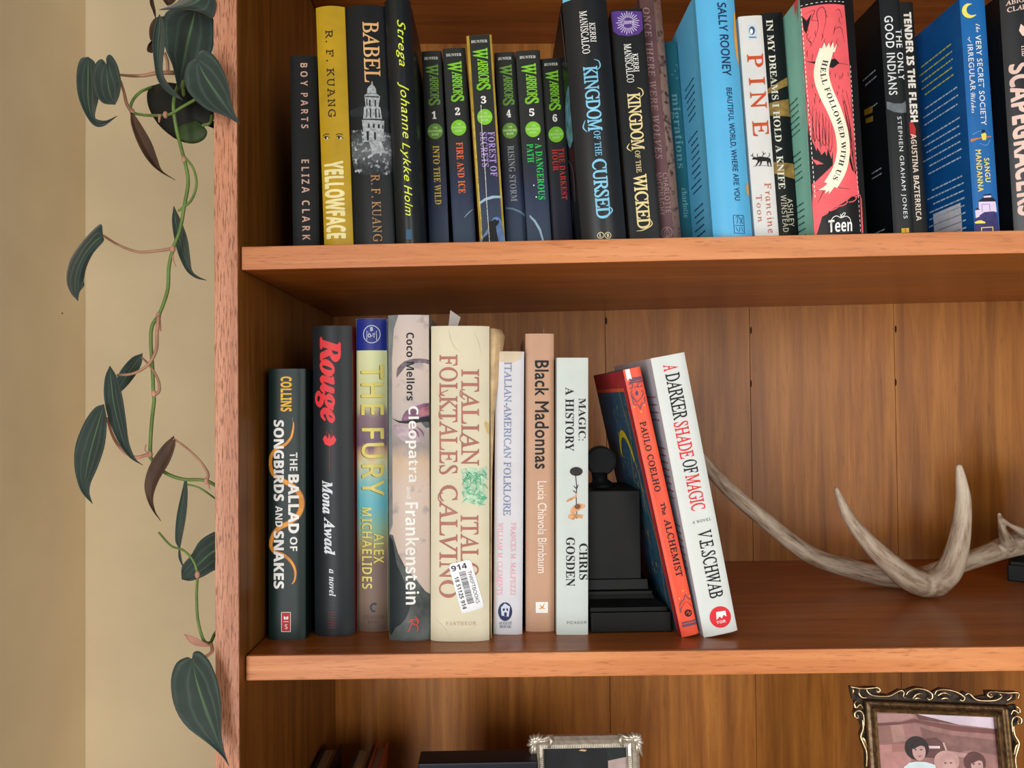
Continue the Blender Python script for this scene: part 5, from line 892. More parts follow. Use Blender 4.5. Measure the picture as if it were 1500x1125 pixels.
# ---- middle shelf, left to right
def low(name, label, quad, dp, *a, dy=0, **k):
    y = low_depth((quad[4]+quad[5])/2, quad[3])+dy
    return Book(name, label, GL, quad, y, dp, *a, **k)
snk = mat((222, 150, 60), .5, noise=.15, scale=120)
b = low('paperback_book', 'shortest dark green book with a golden snake winding through white capitals', (540.5, 393.5, 449, 936.5, 395, 448), .135, mat((34, 62, 54), .4, noise=.05), cover=mat((28, 50, 46), .4), hard=False, bulge=.0022).crop(340, 430, 2.123)
b.text('COLLINS', 152, 187, 258, 367, mat((236, 184, 60)), 'bold', fat=.02)
sp = [(192, 400), (191, 420), (184, 448), (165, 470), (140, 482), (122, 505), (119, 535), (130, 562), (160, 582), (192, 600), (212, 628), (216, 660), (205, 690), (178, 712), (148, 728), (128, 752), (120, 782), (132, 802), (160, 812), (184, 832), (197, 860), (196, 888), (188, 902)]
b.stroke('snake_print', sp, 19, mat((132, 84, 40)), .00015, taper=True); b.stroke('snake_print', sp, 14, snk, .0002, taper=True)
b.stroke('snake_tongue', [(191, 402), (188, 384)], 1.6, mat((120, 130, 120)), .0002)
b.text('THE', 181, 204, 494, 551, WHT, 'bold', lift=.0004); b.text('BALLAD', 176, 209, 562, 745, WHT, 'bold', fat=.02, lift=.0004); b.text('OF', 181, 204, 756, 800, WHT, 'bold', lift=.0004)
b.text('SONGBIRDS', 130, 163, 393, 645, WHT, 'bold', fat=.02, lift=.0004); b.text('AND', 136, 158, 660, 725, WHT, 'bold', lift=.0004); b.text('SNAKES', 130, 163, 737, 917, WHT, 'bold', fat=.02, lift=.0004)
b.poly('publisher_label', rect(155, 990, 183, 1050), mat((178, 40, 44)), .0003); b.stroke('publisher_label_line', [[(155, 990), (183, 990)], [(183, 990), (183, 1050)], [(183, 1050), (155, 1050)], [(155, 1050), (155, 990)], [(161, 1019), (177, 1019)]], 1.5, WHT, .0004)
b.polys('open_book_mark', [[(162, 1002), (168, 1004), (168, 1013), (162, 1011)], [(170, 1004), (176, 1002), (176, 1011), (170, 1013)]], WHT, .0004); b.text('S', 165, 174, 1027, 1042, WHT, 'plain', horiz=True, lift=.0004)

red = mat((226, 56, 62), .45)
b = low('hardback_book', 'tall black hardback with a fat red script title and a small red flower', (478, 457, 515.5, 930, 461.5, 518.5), .15, mat((42, 46, 50), .42), hard=True, bulge=.004, right=mat((120, 30, 34))).crop(340, 430, 2.123)
b.text('Rouge', 256, 340, 134, 403, red, 'bolditalic', fat=.03, space=.95)
b.polys('flower_print', [[(283, 452), (290, 440), (300, 450), (303, 432), (308, 450), (318, 440), (326, 455), (318, 468), (305, 474), (290, 468)]], red, .0003); b.stroke('flower_curl', [[(298, 450), (294, 436), (300, 428)], [(306, 450), (314, 434), (308, 426)], [(304, 474), (305, 550)]], 1.6, mat((150, 40, 44)), .0003)
b.text('Mona', 281, 314, 580, 684, mat((224, 230, 236)), 'bolditalic', fat=.02); b.text('Awad', 287, 322, 694, 812, mat((224, 230, 236)), 'bolditalic', fat=.02); b.text('a novel', 303, 324, 855, 940, mat((224, 230, 236)), 'bolditalic')
b.stroke('publisher_mark', [[(300, 988+i*8), (326, 990+i*8)] for i in range(7)]+[[(313, 988), (313, 1040)]], 3, mat((86, 44, 48)), .0003)

gl2 = mat((218, 206, 110), .4); gl3 = mat((150, 136, 60), .5)
b = low('hardback_book', 'pale green and seascape hardback with a dark blue emblem block at the top', (467, 522, 568.5, 923.6, 525, 569), .15, mat((206, 210, 160), .45), hard=True, bulge=.003).crop(340, 430, 2.123)
b.patch('seascape_print', 0, 1, 0, .9, band_mat('seascape_print', [(0, (96, 78, 68)), (.1, (122, 100, 86)), (.24, (118, 98, 92)), (.30, (150, 138, 96)), (.36, (132, 168, 140)), (.44, (96, 176, 190)), (.52, (120, 186, 190)), (.60, (206, 200, 158)), (.635, (196, 158, 126)), (.66, (112, 90, 112)), (.76, (134, 112, 120)), (.80, (196, 200, 150)), (1, (214, 220, 168))], .05, (3, 5, 1)))
b.patch('emblem_block', 0, 1, .897, 1, mat((24, 40, 132), .4), .0003)
wl = mat((206, 216, 236)); b.disc('emblem_ring', 435, 127, 27, 28, wl, .0005, ring=2.2); b.stroke('emblem_lines', [[(420, 145), (420, 116), (435, 134), (450, 116), (450, 145)]], 2, wl, .0005, n=5)
b.text('B', 431, 439, 105, 117, wl, 'bold', horiz=True, lift=.0005); b.text('O', 423, 433, 125, 137, wl, 'bold', horiz=True, lift=.0006); b.text('T', 438, 447, 125, 137, wl, 'bold', horiz=True, lift=.0006); b.text('M', 430, 441, 132, 144, wl, 'light', horiz=True, lift=.0006) if False else None
for t, a, c, y0, y1 in (('THE', 402, 472, 222, 378), ('FURY', 403, 473, 418, 628), ('ALEX', 441, 472, 745, 838), ('MICHAELIDES', 404, 436, 665, 917)):
    b.text(t, a-3, c-3, y0+1, y1+1, mat((110, 96, 60)), 'light', lift=.0002, fat=.02, space=1.15); b.text(t, a, c, y0, y1, gl2, 'light', lift=.0004, fat=.02, space=1.15)
b.stroke('publisher_mark', [(450, 966), (440, 963), (432, 974), (438, 986), (446, 986)], 6, mat((40, 60, 72)), .0003); b.text('CELADON', 408, 470, 999, 1010, mat((90, 70, 56)), 'light', horiz=True); b.text('BOOKS', 424, 456, 1016, 1024, mat((90, 70, 56)), 'light', horiz=True)

pnt = band_mat('painted_print', [(0, (176, 160, 150)), (.2, (198, 180, 168)), (.45, (206, 188, 174)), (.55, (204, 178, 152)), (.60, (150, 142, 140)), (.70, (188, 176, 170)), (.85, (206, 190, 178)), (1, (196, 184, 178))], .05, (3, 8, 1), speck=((170, 158, 156), 90, .6))
b = low('hardback_book', 'hardback with a close-up painted face and white lettering, tallest on the middle shelf', (462, 568.5, 629, 936.5, 571, 631), .15, mat((120, 128, 130), .45), hard=True, bulge=.004).crop(340, 430, 2.123)
b.patch('painted_face', .0, 1, 0, 1, pnt)
b.poly('painted_shadow', [(484, 66), (518, 66), (503, 110), (497, 200), (497, 420), (499, 720), (484, 760)], mat((122, 130, 132), noise=.1), .00018)
b.poly('painted_shadow', [(484, 748), (500, 752), (516, 805), (540, 850), (575, 890), (600, 925), (620, 940), (620, 1080), (484, 1080)], mat((78, 84, 82), noise=.3, scale=60), .00018); b.poly('painted_hair', [(484, 755), (500, 770), (512, 840), (540, 900), (555, 960), (540, 1010), (508, 1040), (484, 1050)], mat((50, 60, 62), noise=.1), .0002, smooth=2)
b.poly('painted_brow', [(514, 232), (535, 212), (565, 203), (600, 203), (618, 210), (618, 222), (598, 216), (565, 218), (538, 230), (512, 262)], mat((112, 100, 108), noise=.25, scale=200), .0002, smooth=2)
b.poly('painted_eyelid', [(528, 390), (540, 366), (570, 350), (618, 340), (618, 382), (580, 386), (545, 398), (532, 402)], mat((128, 88, 116), noise=.3, scale=120), .0002, smooth=2); b.poly('painted_eyelid', [(572, 372), (590, 355), (618, 348), (618, 376), (590, 380)], mat((168, 110, 122), noise=.2, scale=120), .00024)
b.poly('painted_lash', [(495, 386), (520, 396), (560, 392), (618, 380), (618, 412), (600, 410), (590, 400), (560, 404), (520, 402)], mat((50, 46, 50), noise=.2), .00028, smooth=2); b.poly('painted_eye', [(588, 402), (604, 398), (618, 402), (618, 416), (602, 418)], mat((90, 96, 96)), .0003)
b.poly('painted_shadow', [(500, 410), (530, 406), (570, 412), (600, 428), (590, 455), (560, 470), (520, 450), (504, 430)], mat((168, 150, 158), noise=.2, scale=120), .0002, smooth=2)
b.stroke('painted_strokes', [[(560, 418), (575, 430), (582, 448)], [(575, 414), (590, 428), (596, 444)], [(552, 424), (560, 440)]], 5, mat((120, 84, 100)), .00026, taper=True)
b.text('Coco Mellors', 543, 568, 122, 333, BLK, 'bold', lift=.0004); b.text('Cleopatra', 540, 582, 350, 585, WHT, 'bold', lift=.0004); b.text('and', 544, 558, 600, 636, WHT, 'plain', lift=.0004); b.text('Frankenstein', 540, 582, 648, 965, WHT, 'bold', lift=.0004)
b.stroke('archer_mark', [[(548, 1050), (556, 1035), (560, 1020), (556, 1010)], [(560, 1022), (578, 1035), (576, 1050)], [(556, 1012), (572, 1012), (580, 1022)], [(548, 1018), (562, 1016)], [(570, 1002), (580, 1016), (574, 1032)]], 3, mat((214, 60, 60)), .0004)

crv = mat((214, 207, 180), .55, noise=.025, scale=40, bump=.25); rose = mat((168, 108, 94))
b = low('paperback_book', 'thick worn cream paperback with old-rose capitals and a barcode sticker', (478, 631.6, 718, 938, 632, 717), .13, crv, cover=mat((222, 208, 172), .6, noise=.06, scale=60), bulge=.0035).crop(600, 430, 2.123)
for t, a, c, y0, y1 in (('ITALIAN', 160, 217, 235, 535), ('FOLKTALES', 92, 150, 190, 562), ('ITALO', 158, 215, 688, 880), ('CALVINO', 92, 150, 595, 945)): b.text(t, a, c, y0, y1, rose, 'upright', fat=.012, space=.97)
b.stroke('swash', [[(172, 330), (158, 318), (160, 300), (172, 300)], [(172, 468), (158, 456), (160, 440), (172, 440)], [(104, 390), (92, 384), (94, 366), (106, 364)], [(100, 648), (90, 640), (92, 622), (104, 620)], [(104, 330), (94, 322), (96, 312), (120, 300)]], 3, rose, .0004)
gp = mat((84, 170, 132), noise=.1)
b.poly('woodcut_print', [(160, 548), (185, 540), (215, 545), (240, 538), (238, 575), (232, 600), (240, 640), (225, 660), (200, 655), (175, 650), (162, 620), (168, 590)], mat((176, 206, 176), noise=.15, scale=400), .0003)
rn = random.Random(4); b.stroke('woodcut_lines', [[(x, y), (x+rn.uniform(-14, 14), y+rn.uniform(-10, 14)), (x+rn.uniform(-20, 20), y+rn.uniform(4, 24))] for x, y in [(rn.uniform(168, 234), rn.uniform(545, 645)) for _ in range(46)]], 3.2, gp, .00036, taper=True)
b.text('PANTHEON', 113, 206, 1018, 1030, mat((196, 170, 140)), 'upright', horiz=True, fat=.01, space=1.2)
def stk(x, y): return (130+x*46/68-y*0+y*(.27)*1.0-0, 843+0) if False else None
def sq(u, v):              # sticker coordinates 0..1 across, 0..1 down; corners read from the photograph
    A_, B_, C_, D_ = (121, 841), (190, 824), (233, 975), (162, 993)
    return (A_[0]*(1-u)*(1-v)+B_[0]*u*(1-v)+C_[0]*u*v+D_[0]*(1-u)*v, A_[1]*(1-u)*(1-v)+B_[1]*u*(1-v)+C_[1]*u*v+D_[1]*(1-u)*v)
cor = []
for (cu_, cv_), a0 in (((.14, .07), 180), ((.86, .07), 270), ((.86, .93), 0), ((.14, .93), 90)):
    for k in range(5): a = math.radians(a0+k*22.5); cor.append(sq(cu_+.14*math.cos(a), cv_+.07*math.sin(a)))
b.poly('price_sticker', cor, mat((236, 238, 242), .35), .0006)
def st_text(t, u0, u1, v0, v1, hor, st='light', fat=.0):
    V, Fc = text_polys(t, st, 1.0, 0, fat)
    P = [b.uv(*(sq(u0+(u1-u0)*x, v1+(v0-v1)*y) if hor else sq(u0+(u1-u0)*y, v0+(v1-v0)*x))) for x, y, _ in V]
    b.put('sticker_print', np.array(P), Fc, mat((50, 50, 56)), .0008)
st_text('914', .08, .76, .045, .155, True, 'bold'); st_text('THRIFTBOOKS', .72, .88, .22, .88, False); st_text('18 51125 914', .10, .28, .27, .93, False, 'bold')
rn = random.Random(2); v = .20; bars = []
while v < .86:
    t = rn.choice((.006, .01, .016)); bars.append([sq(.36, v), sq(.64, v), sq(.64, v+t), sq(.36, v+t)]); v += t+rn.choice((.006, .009, .014))
b.polys('barcode', bars, mat((50, 50, 56)), .0008)
b.stroke('paper_crease', [[(120, 110), (135, 160), (160, 185)], [(200, 120), (214, 150), (222, 190)], [(80, 1010), (110, 1040), (130, 1075)], [(150, 1070), (190, 1040), (240, 1020)]], 1.6, mat((206, 192, 158)), .0003, taper=True)
b.poly('worn_patch', [(236, 395), (246, 405), (248, 440), (240, 432), (232, 405)], mat((206, 176, 120)), .0003)
# torn, fanned corner of the cover on its right, and a slip of paper standing in the pages
tear = mat((214, 186, 142), .7, noise=.12, scale=90)
bm = bmesh.new(); rows = []
for i, (vz, out, dy) in enumerate(((0, .001, .0), (.06, .0008, 0), (.12, .0012, .002), (.17, .003, .004), (.2, .007, .008), (b.h-.006, .011, .014), (b.h-.001, .0085, .012))):
    rows.append([bm.verts.new((b.w+.0005, .004, vz)), bm.verts.new((b.w+.0006+out*.5, .003+dy*.4, vz)), bm.verts.new((b.w+.0008+out, .006+dy, vz+.0)), bm.verts.new((b.w+.0008+out*.9, .03+dy, vz))])
for r0, r1 in zip(rows, rows[1:]):
    for k in range(3): bm.faces.new((r0[k], r0[k+1], r1[k+1], r1[k]))
o = from_bm('loose_cover_corner', bm, tear, b.root, True); md = o.modifiers.new('t', 'SOLIDIFY'); md.thickness = .0005
bm = bmesh.new(); ps = [(-.001, 0), (.0008, .0165), (.0085, .0115), (.0065, .005), (.0055, -.004), (-.001, -.004)]
f = [bm.verts.new((b.w*.28+x*1.0, .02+x*.6, b.h-.002+z)) for x, z in ps]; bm.faces.new(f)
o = from_bm('paper_bookmark', bm, mat((190, 184, 180), .6), b.root); md = o.modifiers.new('t', 'SOLIDIFY'); md.thickness = .0002

wh2 = mat((208, 208, 214), .5, noise=.02); bg_ = mat((120, 134, 168)); pk2 = mat((228, 160, 170))
b = low('paperback_book', 'slim white paperback with stained top and grey-blue capitals, right of the worn cream one', (514.8, 726, 768.6, 929, 723.5, 765), .13, wh2, bulge=.002).crop(600, 430, 2.123)
b.poly('stain', [(268, 180), (350, 180), (345, 205), (318, 216), (290, 214), (268, 206)], mat((206, 190, 164), noise=.06), .0002)
b.text('ITALIAN-AMERICAN FOLKLORE', 293, 316, 213, 690, bg_, 'upright', fat=.012); b.text('FRANCES M. MALPEZZI', 314, 330, 712, 937, pk2, 'upright', fat=.01); b.text('WILLIAM M. CLEMENTS', 273, 289, 712, 937, pk2, 'upright', fat=.01)
nv = mat((30, 40, 86)); b.disc('oval_emblem', 297, 988, 22, 29, nv, .0003); b.polys('house_mark', [[(284, 975), (296, 962), (312, 972), (308, 1004), (286, 1000)]], mat((200, 206, 222)), .0004); b.polys('house_window', [[(290, 978), (296, 977), (296, 985), (290, 986)], [(301, 977), (306, 978), (306, 986), (301, 985)], [(294, 990), (302, 990), (302, 1002), (294, 1001)]], nv, .0005)
b.text('AUGUST', 277, 318, 1019, 1028, mat((90, 96, 120)), 'serif', horiz=True); b.text('HOUSE', 280, 316, 1030, 1039, mat((90, 96, 120)), 'serif', horiz=True)

b = low('paperback_book', 'peach-tan paperback with black upper and white lower lettering', (489, 769.6, 814, 924.6, 773, 812), .13, mat((192, 152, 124), .5, noise=.02), bulge=.002).crop(600, 430, 2.123)
b.text('Black Madonnas', 389, 433, 208, 545, BLK, 'plain', fat=.018, space=1.05); b.text('Lucia Chiavola Birnbaum', 398, 426, 583, 868, mat((232, 220, 212)), 'plain', fat=.008)
b.poly('publisher_label', rect(392, 958, 430, 992), WHT, .0003); b.stroke('publisher_flame', [[(402, 980), (412, 975), (420, 962)], [(404, 966), (412, 975), (422, 980)]], 4, mat((220, 150, 60)), .0004, taper=True); b.text('university', 396, 426, 984, 990, mat((120, 110, 100)), 'light', horiz=True) if False else None
bm = bmesh.new(); f = [bm.verts.new(p) for p in ((b.w*.68, .02, b.h-.003), (b.w*.72, .02, b.h-.003), (b.w*.71, .02, b.h+.006), (b.w*.69, .02, b.h+.006))]; bm.faces.new(f)
o = from_bm('ribbon_tip', bm, mat((120, 116, 110)), b.root); md = o.modifiers.new('t', 'SOLIDIFY'); md.thickness = .0003

b = low('paperback_book', 'pale grey-green paperback with a small artefact picture, left of the black bookend', (524, 815.7, 862, 930, 815.7, 861.4), .13, mat((198, 208, 204), .5, noise=.015), bulge=.001).crop(600, 430, 2.123)
b.text('MAGIC:', 525, 548, 325, 457, BLK, 'serif'); b.text('A HISTORY', 484, 511, 292, 490, BLK, 'serif'); b.text('CHRIS', 527, 554, 777, 890, BLK, 'serif'); b.text('GOSDEN', 486, 514, 758, 910, BLK, 'serif'); b.text('PICADOR', 489, 550, 1018, 1027, mat((90, 96, 96)), 'light', horiz=True, space=1.2)
b.disc('stone_print', 518, 553, 20, 14, mat((66, 50, 48), noise=.3, scale=400), .0003)
b.stroke('cord_print', [[(516, 566), (519, 600), (518, 640), (520, 700)], [(510, 598), (519, 606), (524, 594)], [(508, 612), (518, 620)]], 2.6, mat((70, 54, 50)), .0003)
flesh = mat((206, 150, 104), noise=.15, scale=300); b.polys('hand_print', [[(519, 618), (512, 630), (492, 640), (486, 646), (492, 648), (508, 640), (520, 632)], [(500, 672), (510, 660), (524, 652), (544, 656), (546, 664), (530, 672), (514, 680), (502, 690)], [(492, 690), (506, 682), (524, 686), (540, 688), (536, 700), (520, 696), (508, 704), (494, 698)]], flesh, .0004)
b.disc('knot_print', 522, 662, 9, 8, mat((110, 70, 56)), .0005)

# the two leaning paperbacks
orr = mat((232, 84, 56), .42); plb = mat((104, 72, 92))
b = low('paperback_book', 'slim orange paperback leaning left against the black bookend', (541.5, 915, 937.5, 933.5, 998.5, 1029), .125, orr, cover=mat((44, 84, 108), .35, noise=.1, scale=70), yaw=math.radians(3), bulge=.0012).crop(860, 520, 4.6875)
b.text('PAULO COELHO', 410, 455, 445, 950, BLK, 'upright', fat=.025, space=1.05)
b.polys('purple_band', [[(290, 158), (372, 146), (376, 166), (294, 186)], [(286, 188), (380, 172), (384, 182), (288, 198)]], plb, .0003)
b.poly('flag_mark', [(258, 96), (288, 94), (306, 168), (292, 160), (276, 178)], WHT, .0004)
b.stroke('ornament', [[(282, 206), (305, 196), (312, 216), (300, 232), (288, 226)], [(362, 190), (348, 196), (350, 218), (368, 218), (374, 206)], [(300, 280), (310, 300), (320, 340), (350, 345), (364, 370), (372, 340), (396, 320), (390, 296), (398, 290)], [(310, 240), (300, 262), (318, 300), (345, 320), (372, 290), (384, 262), (368, 240)], [(322, 226), (338, 216), (354, 222)]], 6, plb, .0003)
b.stroke('ornament', [[(318, 320), (340, 330), (360, 350), (376, 318)], [(310, 262), (325, 300), (345, 312)]], 4, mat((196, 60, 52)), .00035); b.disc('ornament_drop', 340, 262, 10, 18, mat((66, 70, 100)), .0003)
for x, y in ((323, 357), (370, 391), (393, 344)): b.disc('gold_dot', x, y, 6, 6, mat((236, 170, 50)), .0004, 8)
b.stroke('cover_border', [[(272, 96), (272, 100)]], 1, plb, .0004) if False else None
rb = mat((176, 44, 52)); h = b.h; d_ = b.dp
b.put('cover_border', np.array([(.0008, 0), (.0085, 0), (.0085, h-.013), (d_-.002, h-.013), (d_-.002, h-.0005), (.0008, h-.0005)]), [(0, 1, 2, 5), (2, 3, 4, 5)], rb, .0003, True)
b.put('cover_border_line', np.array([(.0085, .004), (.0098, .004), (.0098, h-.0165), (d_-.002, h-.0165), (d_-.002, h-.0135), (.0085, h-.0135)]), [(0, 1, 2, 5), (2, 3, 4, 5)], mat((226, 84, 44)), .0003, True)
rn = random.Random(8); gd = mat((206, 170, 60)); V = []; Fc = []
for i in range(150):
    y = .013+rn.random()*.07; z = rn.random()*(h-.03)+.004; s_ = rn.choice((.0005, .0006, .0012)); l = s_*rn.choice((1, 1, 3)); n = len(V)
    V += [(y, z), (y+s_, z), (y+s_, z+l), (y, z+l)]; Fc.append((n, n+1, n+2, n+3))
for f in (lambda t: (.016+.006*math.sin(t*9), t*h*.62), lambda t: (.024+.003*math.sin(t*14), h*.95-t*h*.5), lambda t: (.034+.012*math.sin(t*3.1), h*.30+t*h*.38)):
    for i in range(40):
        a0, a1 = f(i/40), f((i+1)/40); n = len(V); V += [a0, (a0[0]+.0007, a0[1]), (a1[0]+.0007, a1[1]), a1]; Fc.append((n, n+1, n+2, n+3))
b.put('gold_tracery', np.array(V), Fc, gd, .0004, True)
b.put('moon_arc', np.array([(.050+.026*math.cos(a), h*.62+.03*math.sin(a)) for a in np.linspace(.3, 2.9, 16)]+[(.050+.021*math.cos(a), h*.62-.002+.026*math.sin(a)) for a in np.linspace(2.9, .3, 16)]), [(i, i+1, 30-i, 31-i) for i in range(15)], mat((196, 176, 30)), .0005, True)
b.crop(840, 640, 3.75)
b.text('The', 481, 508, 358, 430, BLK, 'upright', fat=.025); b.text('ALCHEMIST', 528, 566, 442, 775, BLK, 'upright', fat=.025, space=1.05)
b.polys('purple_band', [[(592, 1018), (690, 996), (692, 1004), (594, 1028)], [(594, 1032), (692, 1010), (695, 1024), (597, 1046)]], plb, .0003)
b.stroke('ornament', [[(582, 930), (590, 905), (606, 890), (612, 866), (628, 886), (650, 894), (668, 912)], [(586, 965), (584, 935)]], 5, plb, .0003); b.stroke('ornament', [[(588, 966), (598, 925), (618, 905), (645, 925), (668, 955)]], 4, mat((196, 50, 50)), .0003)
b.disc('publisher_mark', 629, 966, 20, 20, mat((40, 26, 26)), .0004); b.stroke('publisher_mark', [[(618, 972), (628, 955), (634, 975), (642, 958)]], 3, orr, .0005)
for x, y in ((580, 886), (600, 844), (638, 872)): b.disc('gold_dot', x, y, 5, 5, mat((236, 170, 50)), .0004, 8)

rd = mat((218, 40, 52)); dk2 = mat((44, 24, 34))
b = low('paperback_book', 'white paperback leaning left on the orange one, red and black tall capitals', (524.5, 957, 1003.5, 933.5, 1031, 1088), .135, mat((210, 216, 212), .45, noise=.01), cover=mat((222, 210, 216), .45, noise=.06, scale=50), yaw=math.radians(3), bulge=.0016).crop(860, 520, 4.6875)
for t, a, c, y0, y1, m_ in (('A', 522, 624, 62, 108, rd), ('DARKER', 562, 664, 118, 448, dk2), ('SHADE', 612, 714, 452, 712, rd), ('OF', 655, 757, 716, 812, dk2), ('MAGIC', 690, 792, 816, 1070, rd)): b.text(t, a, c, y0, y1, m_, 'upright', fat=.016, space=.95)
b.blurb([.03+.006*i for i in range(4)]+[.07+.0055*i for i in range(8)]+[.13+.0055*i for i in range(7)], mat((196, 90, 100)), .006, .09, seed=21)
b.crop(840, 480, 2.343)
b.text('A NOVEL', 405, 473, 657, 667, mat((90, 84, 90)), 'upright', horiz=True, fat=.01, space=1.2); b.text('V.E.SCHWAB', 444, 494, 690, 930, dk2, 'upright', fat=.016)
b.disc('round_emblem', 503, 992, 37, 37, rd, .0003); b.polys('mountain_mark', [[(488, 975), (520, 970), (524, 990), (514, 984), (508, 996), (500, 990), (490, 1002)]], WHT, .0004); b.text('TOR', 489, 522, 1003, 1013, WHT, 'bold', horiz=True, lift=.0004)
# ------------------------------------------------------------------ black pedestal bookends
def depth_pt(px, py, y): return aty(px, py, y)
BLW = mat((12, 12, 12), .5, .22, noise=.25, scale=60, name='black_paint'); BLW2 = mat((22, 26, 26), .55, .22, noise=.2, scale=90)
def bookend(label, M, ornament=True, mirror=False):
    r = empty('bookend', M); tag(r, label, 'bookend', 'pair of black pedestal bookends')
    bm = bmesh.new(); bm_box(bm, 0, .062, 0, .085, 0, .0155, .001); bmesh.ops.recalc_face_normals(bm, faces=bm.faces); from_bm('base', bm, BLW, r)
    bm = bmesh.new()                                         # cove moulding between base and block
    prof = [(.003, .0155), (.003, .0185), (.0065, .0205), (.011, .0232), (.0125, .0265), (.0125, .0285), (.0150, .0295), (.0155, .0370)]
    rings = []
    for o_, z in prof: rings.append([bm.verts.new(p) for p in ((0.0, o_, z), (.062-o_, o_, z), (.062-o_, .083, z), (0.0, .083, z))])
    for a, c in zip(rings, rings[1:]):
        for k in range(4): bm.faces.new((a[k], a[(k+1) % 4], c[(k+1) % 4], c[k]))
    bm.faces.new(rings[-1]); bm.faces.new(rings[0][::-1]); bmesh.ops.recalc_face_normals(bm, faces=bm.faces); from_bm('moulding', bm, BLW, r)
    bm = bmesh.new(); bm_box(bm, 0, .042, .0165, .078, .0370, .1065, .0008); bmesh.ops.recalc_face_normals(bm, faces=bm.faces); from_bm('block', bm, BLW, r)
    if ornament:
        bm = bmesh.new(); mt_ = Matrix.Translation((.0155, .05, .1275)) @ Matrix.Rotation(math.pi/2, 4, 'X')
        bmesh.ops.create_cone(bm, cap_ends=True, segments=32, radius1=.0125, radius2=.0125, depth=.009, matrix=mt_)
        bmesh.ops.bevel(bm, geom=[e for e in bm.edges if len(e.link_faces) == 2 and e.calc_face_angle() > 1], offset=.0015, segments=3, affect='EDGES')
        o = from_bm('disc_ornament', bm, BLW2, r, False)
        bm = bmesh.new(); bm_tube(bm, [(.0155, .05, .1065), (.0155, .05, .1085), (.0145, .05, .112), (.0145, .05, .118)], [.013, .009, .006, .007], 16); from_bm('ornament_neck', bm, BLW2, r, True)
    if mirror:
        for c in r.children:
            for v in c.data.vertices: v.co.x = .062-v.co.x
            c.data.flip_normals()
    return r
yb = low_depth(930, 925.5)-.003
p = aty(866, 926, yb); bookend('black pedestal bookend with a disc on top, between the pale and the orange books', Matrix.Translation((p.x, yb, z_low(p.x)+.0001)))
yb = low_depth(1475, 851)
p = aty(1476, 851, yb)
Mx = Matrix.Translation((p.x, yb, z_low(p.x)+.0001)) @ Matrix.Rotation(math.radians(-36), 4, 'Z')
bookend('black pedestal bookend turned at an angle behind the antler at the right edge', Mx, True, True)
# ------------------------------------------------------------------ antler
def antler_mat():
    mt, nt, b = new_mat('antler_bone'); N, L = nt.nodes, nt.links
    tc = N.new('ShaderNodeTexCoord'); mp = N.new('ShaderNodeMapping'); mp.inputs['Scale'].default_value = (32, 210, 210)
    gv = N.new('ShaderNodeAttribute'); gv.attribute_name = 'grain'; L.new(gv.outputs['Vector'], mp.inputs[0]); nz = N.new('ShaderNodeTexNoise'); nz.inputs['Scale'].default_value = 1; nz.inputs['Detail'].default_value = 6; nz.inputs['Roughness'].default_value = .65
    L.new(mp.outputs[0], nz.inputs['Vector']); n2 = N.new('ShaderNodeTexNoise'); n2.inputs['Scale'].default_value = 130; n2.inputs['Detail'].default_value = 5; L.new(tc.outputs['Object'], n2.inputs['Vector'])
    jm = N.new('ShaderNodeAttribute'); jm.attribute_name = 'joint'; mj = N.new('ShaderNodeMixRGB'); L.new(jm.outputs['Fac'], mj.inputs[0]); L.new(nz.outputs[0], mj.inputs[1]); L.new(n2.outputs[0], mj.inputs[2])
    rp = N.new('ShaderNodeValToRGB'); ramp_set(rp, [(.30, (96, 72, 52)), (.40, (138, 116, 94)), (.52, (170, 152, 132)), (.75, (196, 182, 162))]); L.new(mj.outputs[0], rp.inputs[0])
    at = N.new('ShaderNodeAttribute'); at.attribute_name = 'tip'; mx = N.new('ShaderNodeMixRGB'); L.new(at.outputs['Fac'], mx.inputs[0]); L.new(rp.outputs[0], mx.inputs[1]); mx.inputs[2].default_value = lin((226, 212, 188))
    L.new(mx.outputs[0], b.inputs['Base Color']); b.inputs['Roughness'].default_value = .55
    bp = N.new('ShaderNodeBump'); bp.inputs['Strength'].default_value = .6; bp.inputs['Distance'].default_value = .001; L.new(mj.outputs[0], bp.inputs['Height']); L.new(bp.outputs[0], b.inputs['Normal'])
    return mt
def q(px, py, y): return aty(1030+px/3.191, 660+py/3.191, y)
def chain(lst, n):           # (px, py, depth, radius in crop pixels)
    P = [q(a, b_, y) for a, b_, y, r in lst]; R_ = [r/3.191*(y+.535)/F for a, b_, y, r in lst]
    C_ = catmull([tuple(p)+(r,) for p, r in zip(P, R_)], n); return [c[:3] for c in C_], [max(.0006, c[3]) for c in C_]
AOFF = -.0284
bm = bmesh.new(); AXIS = []
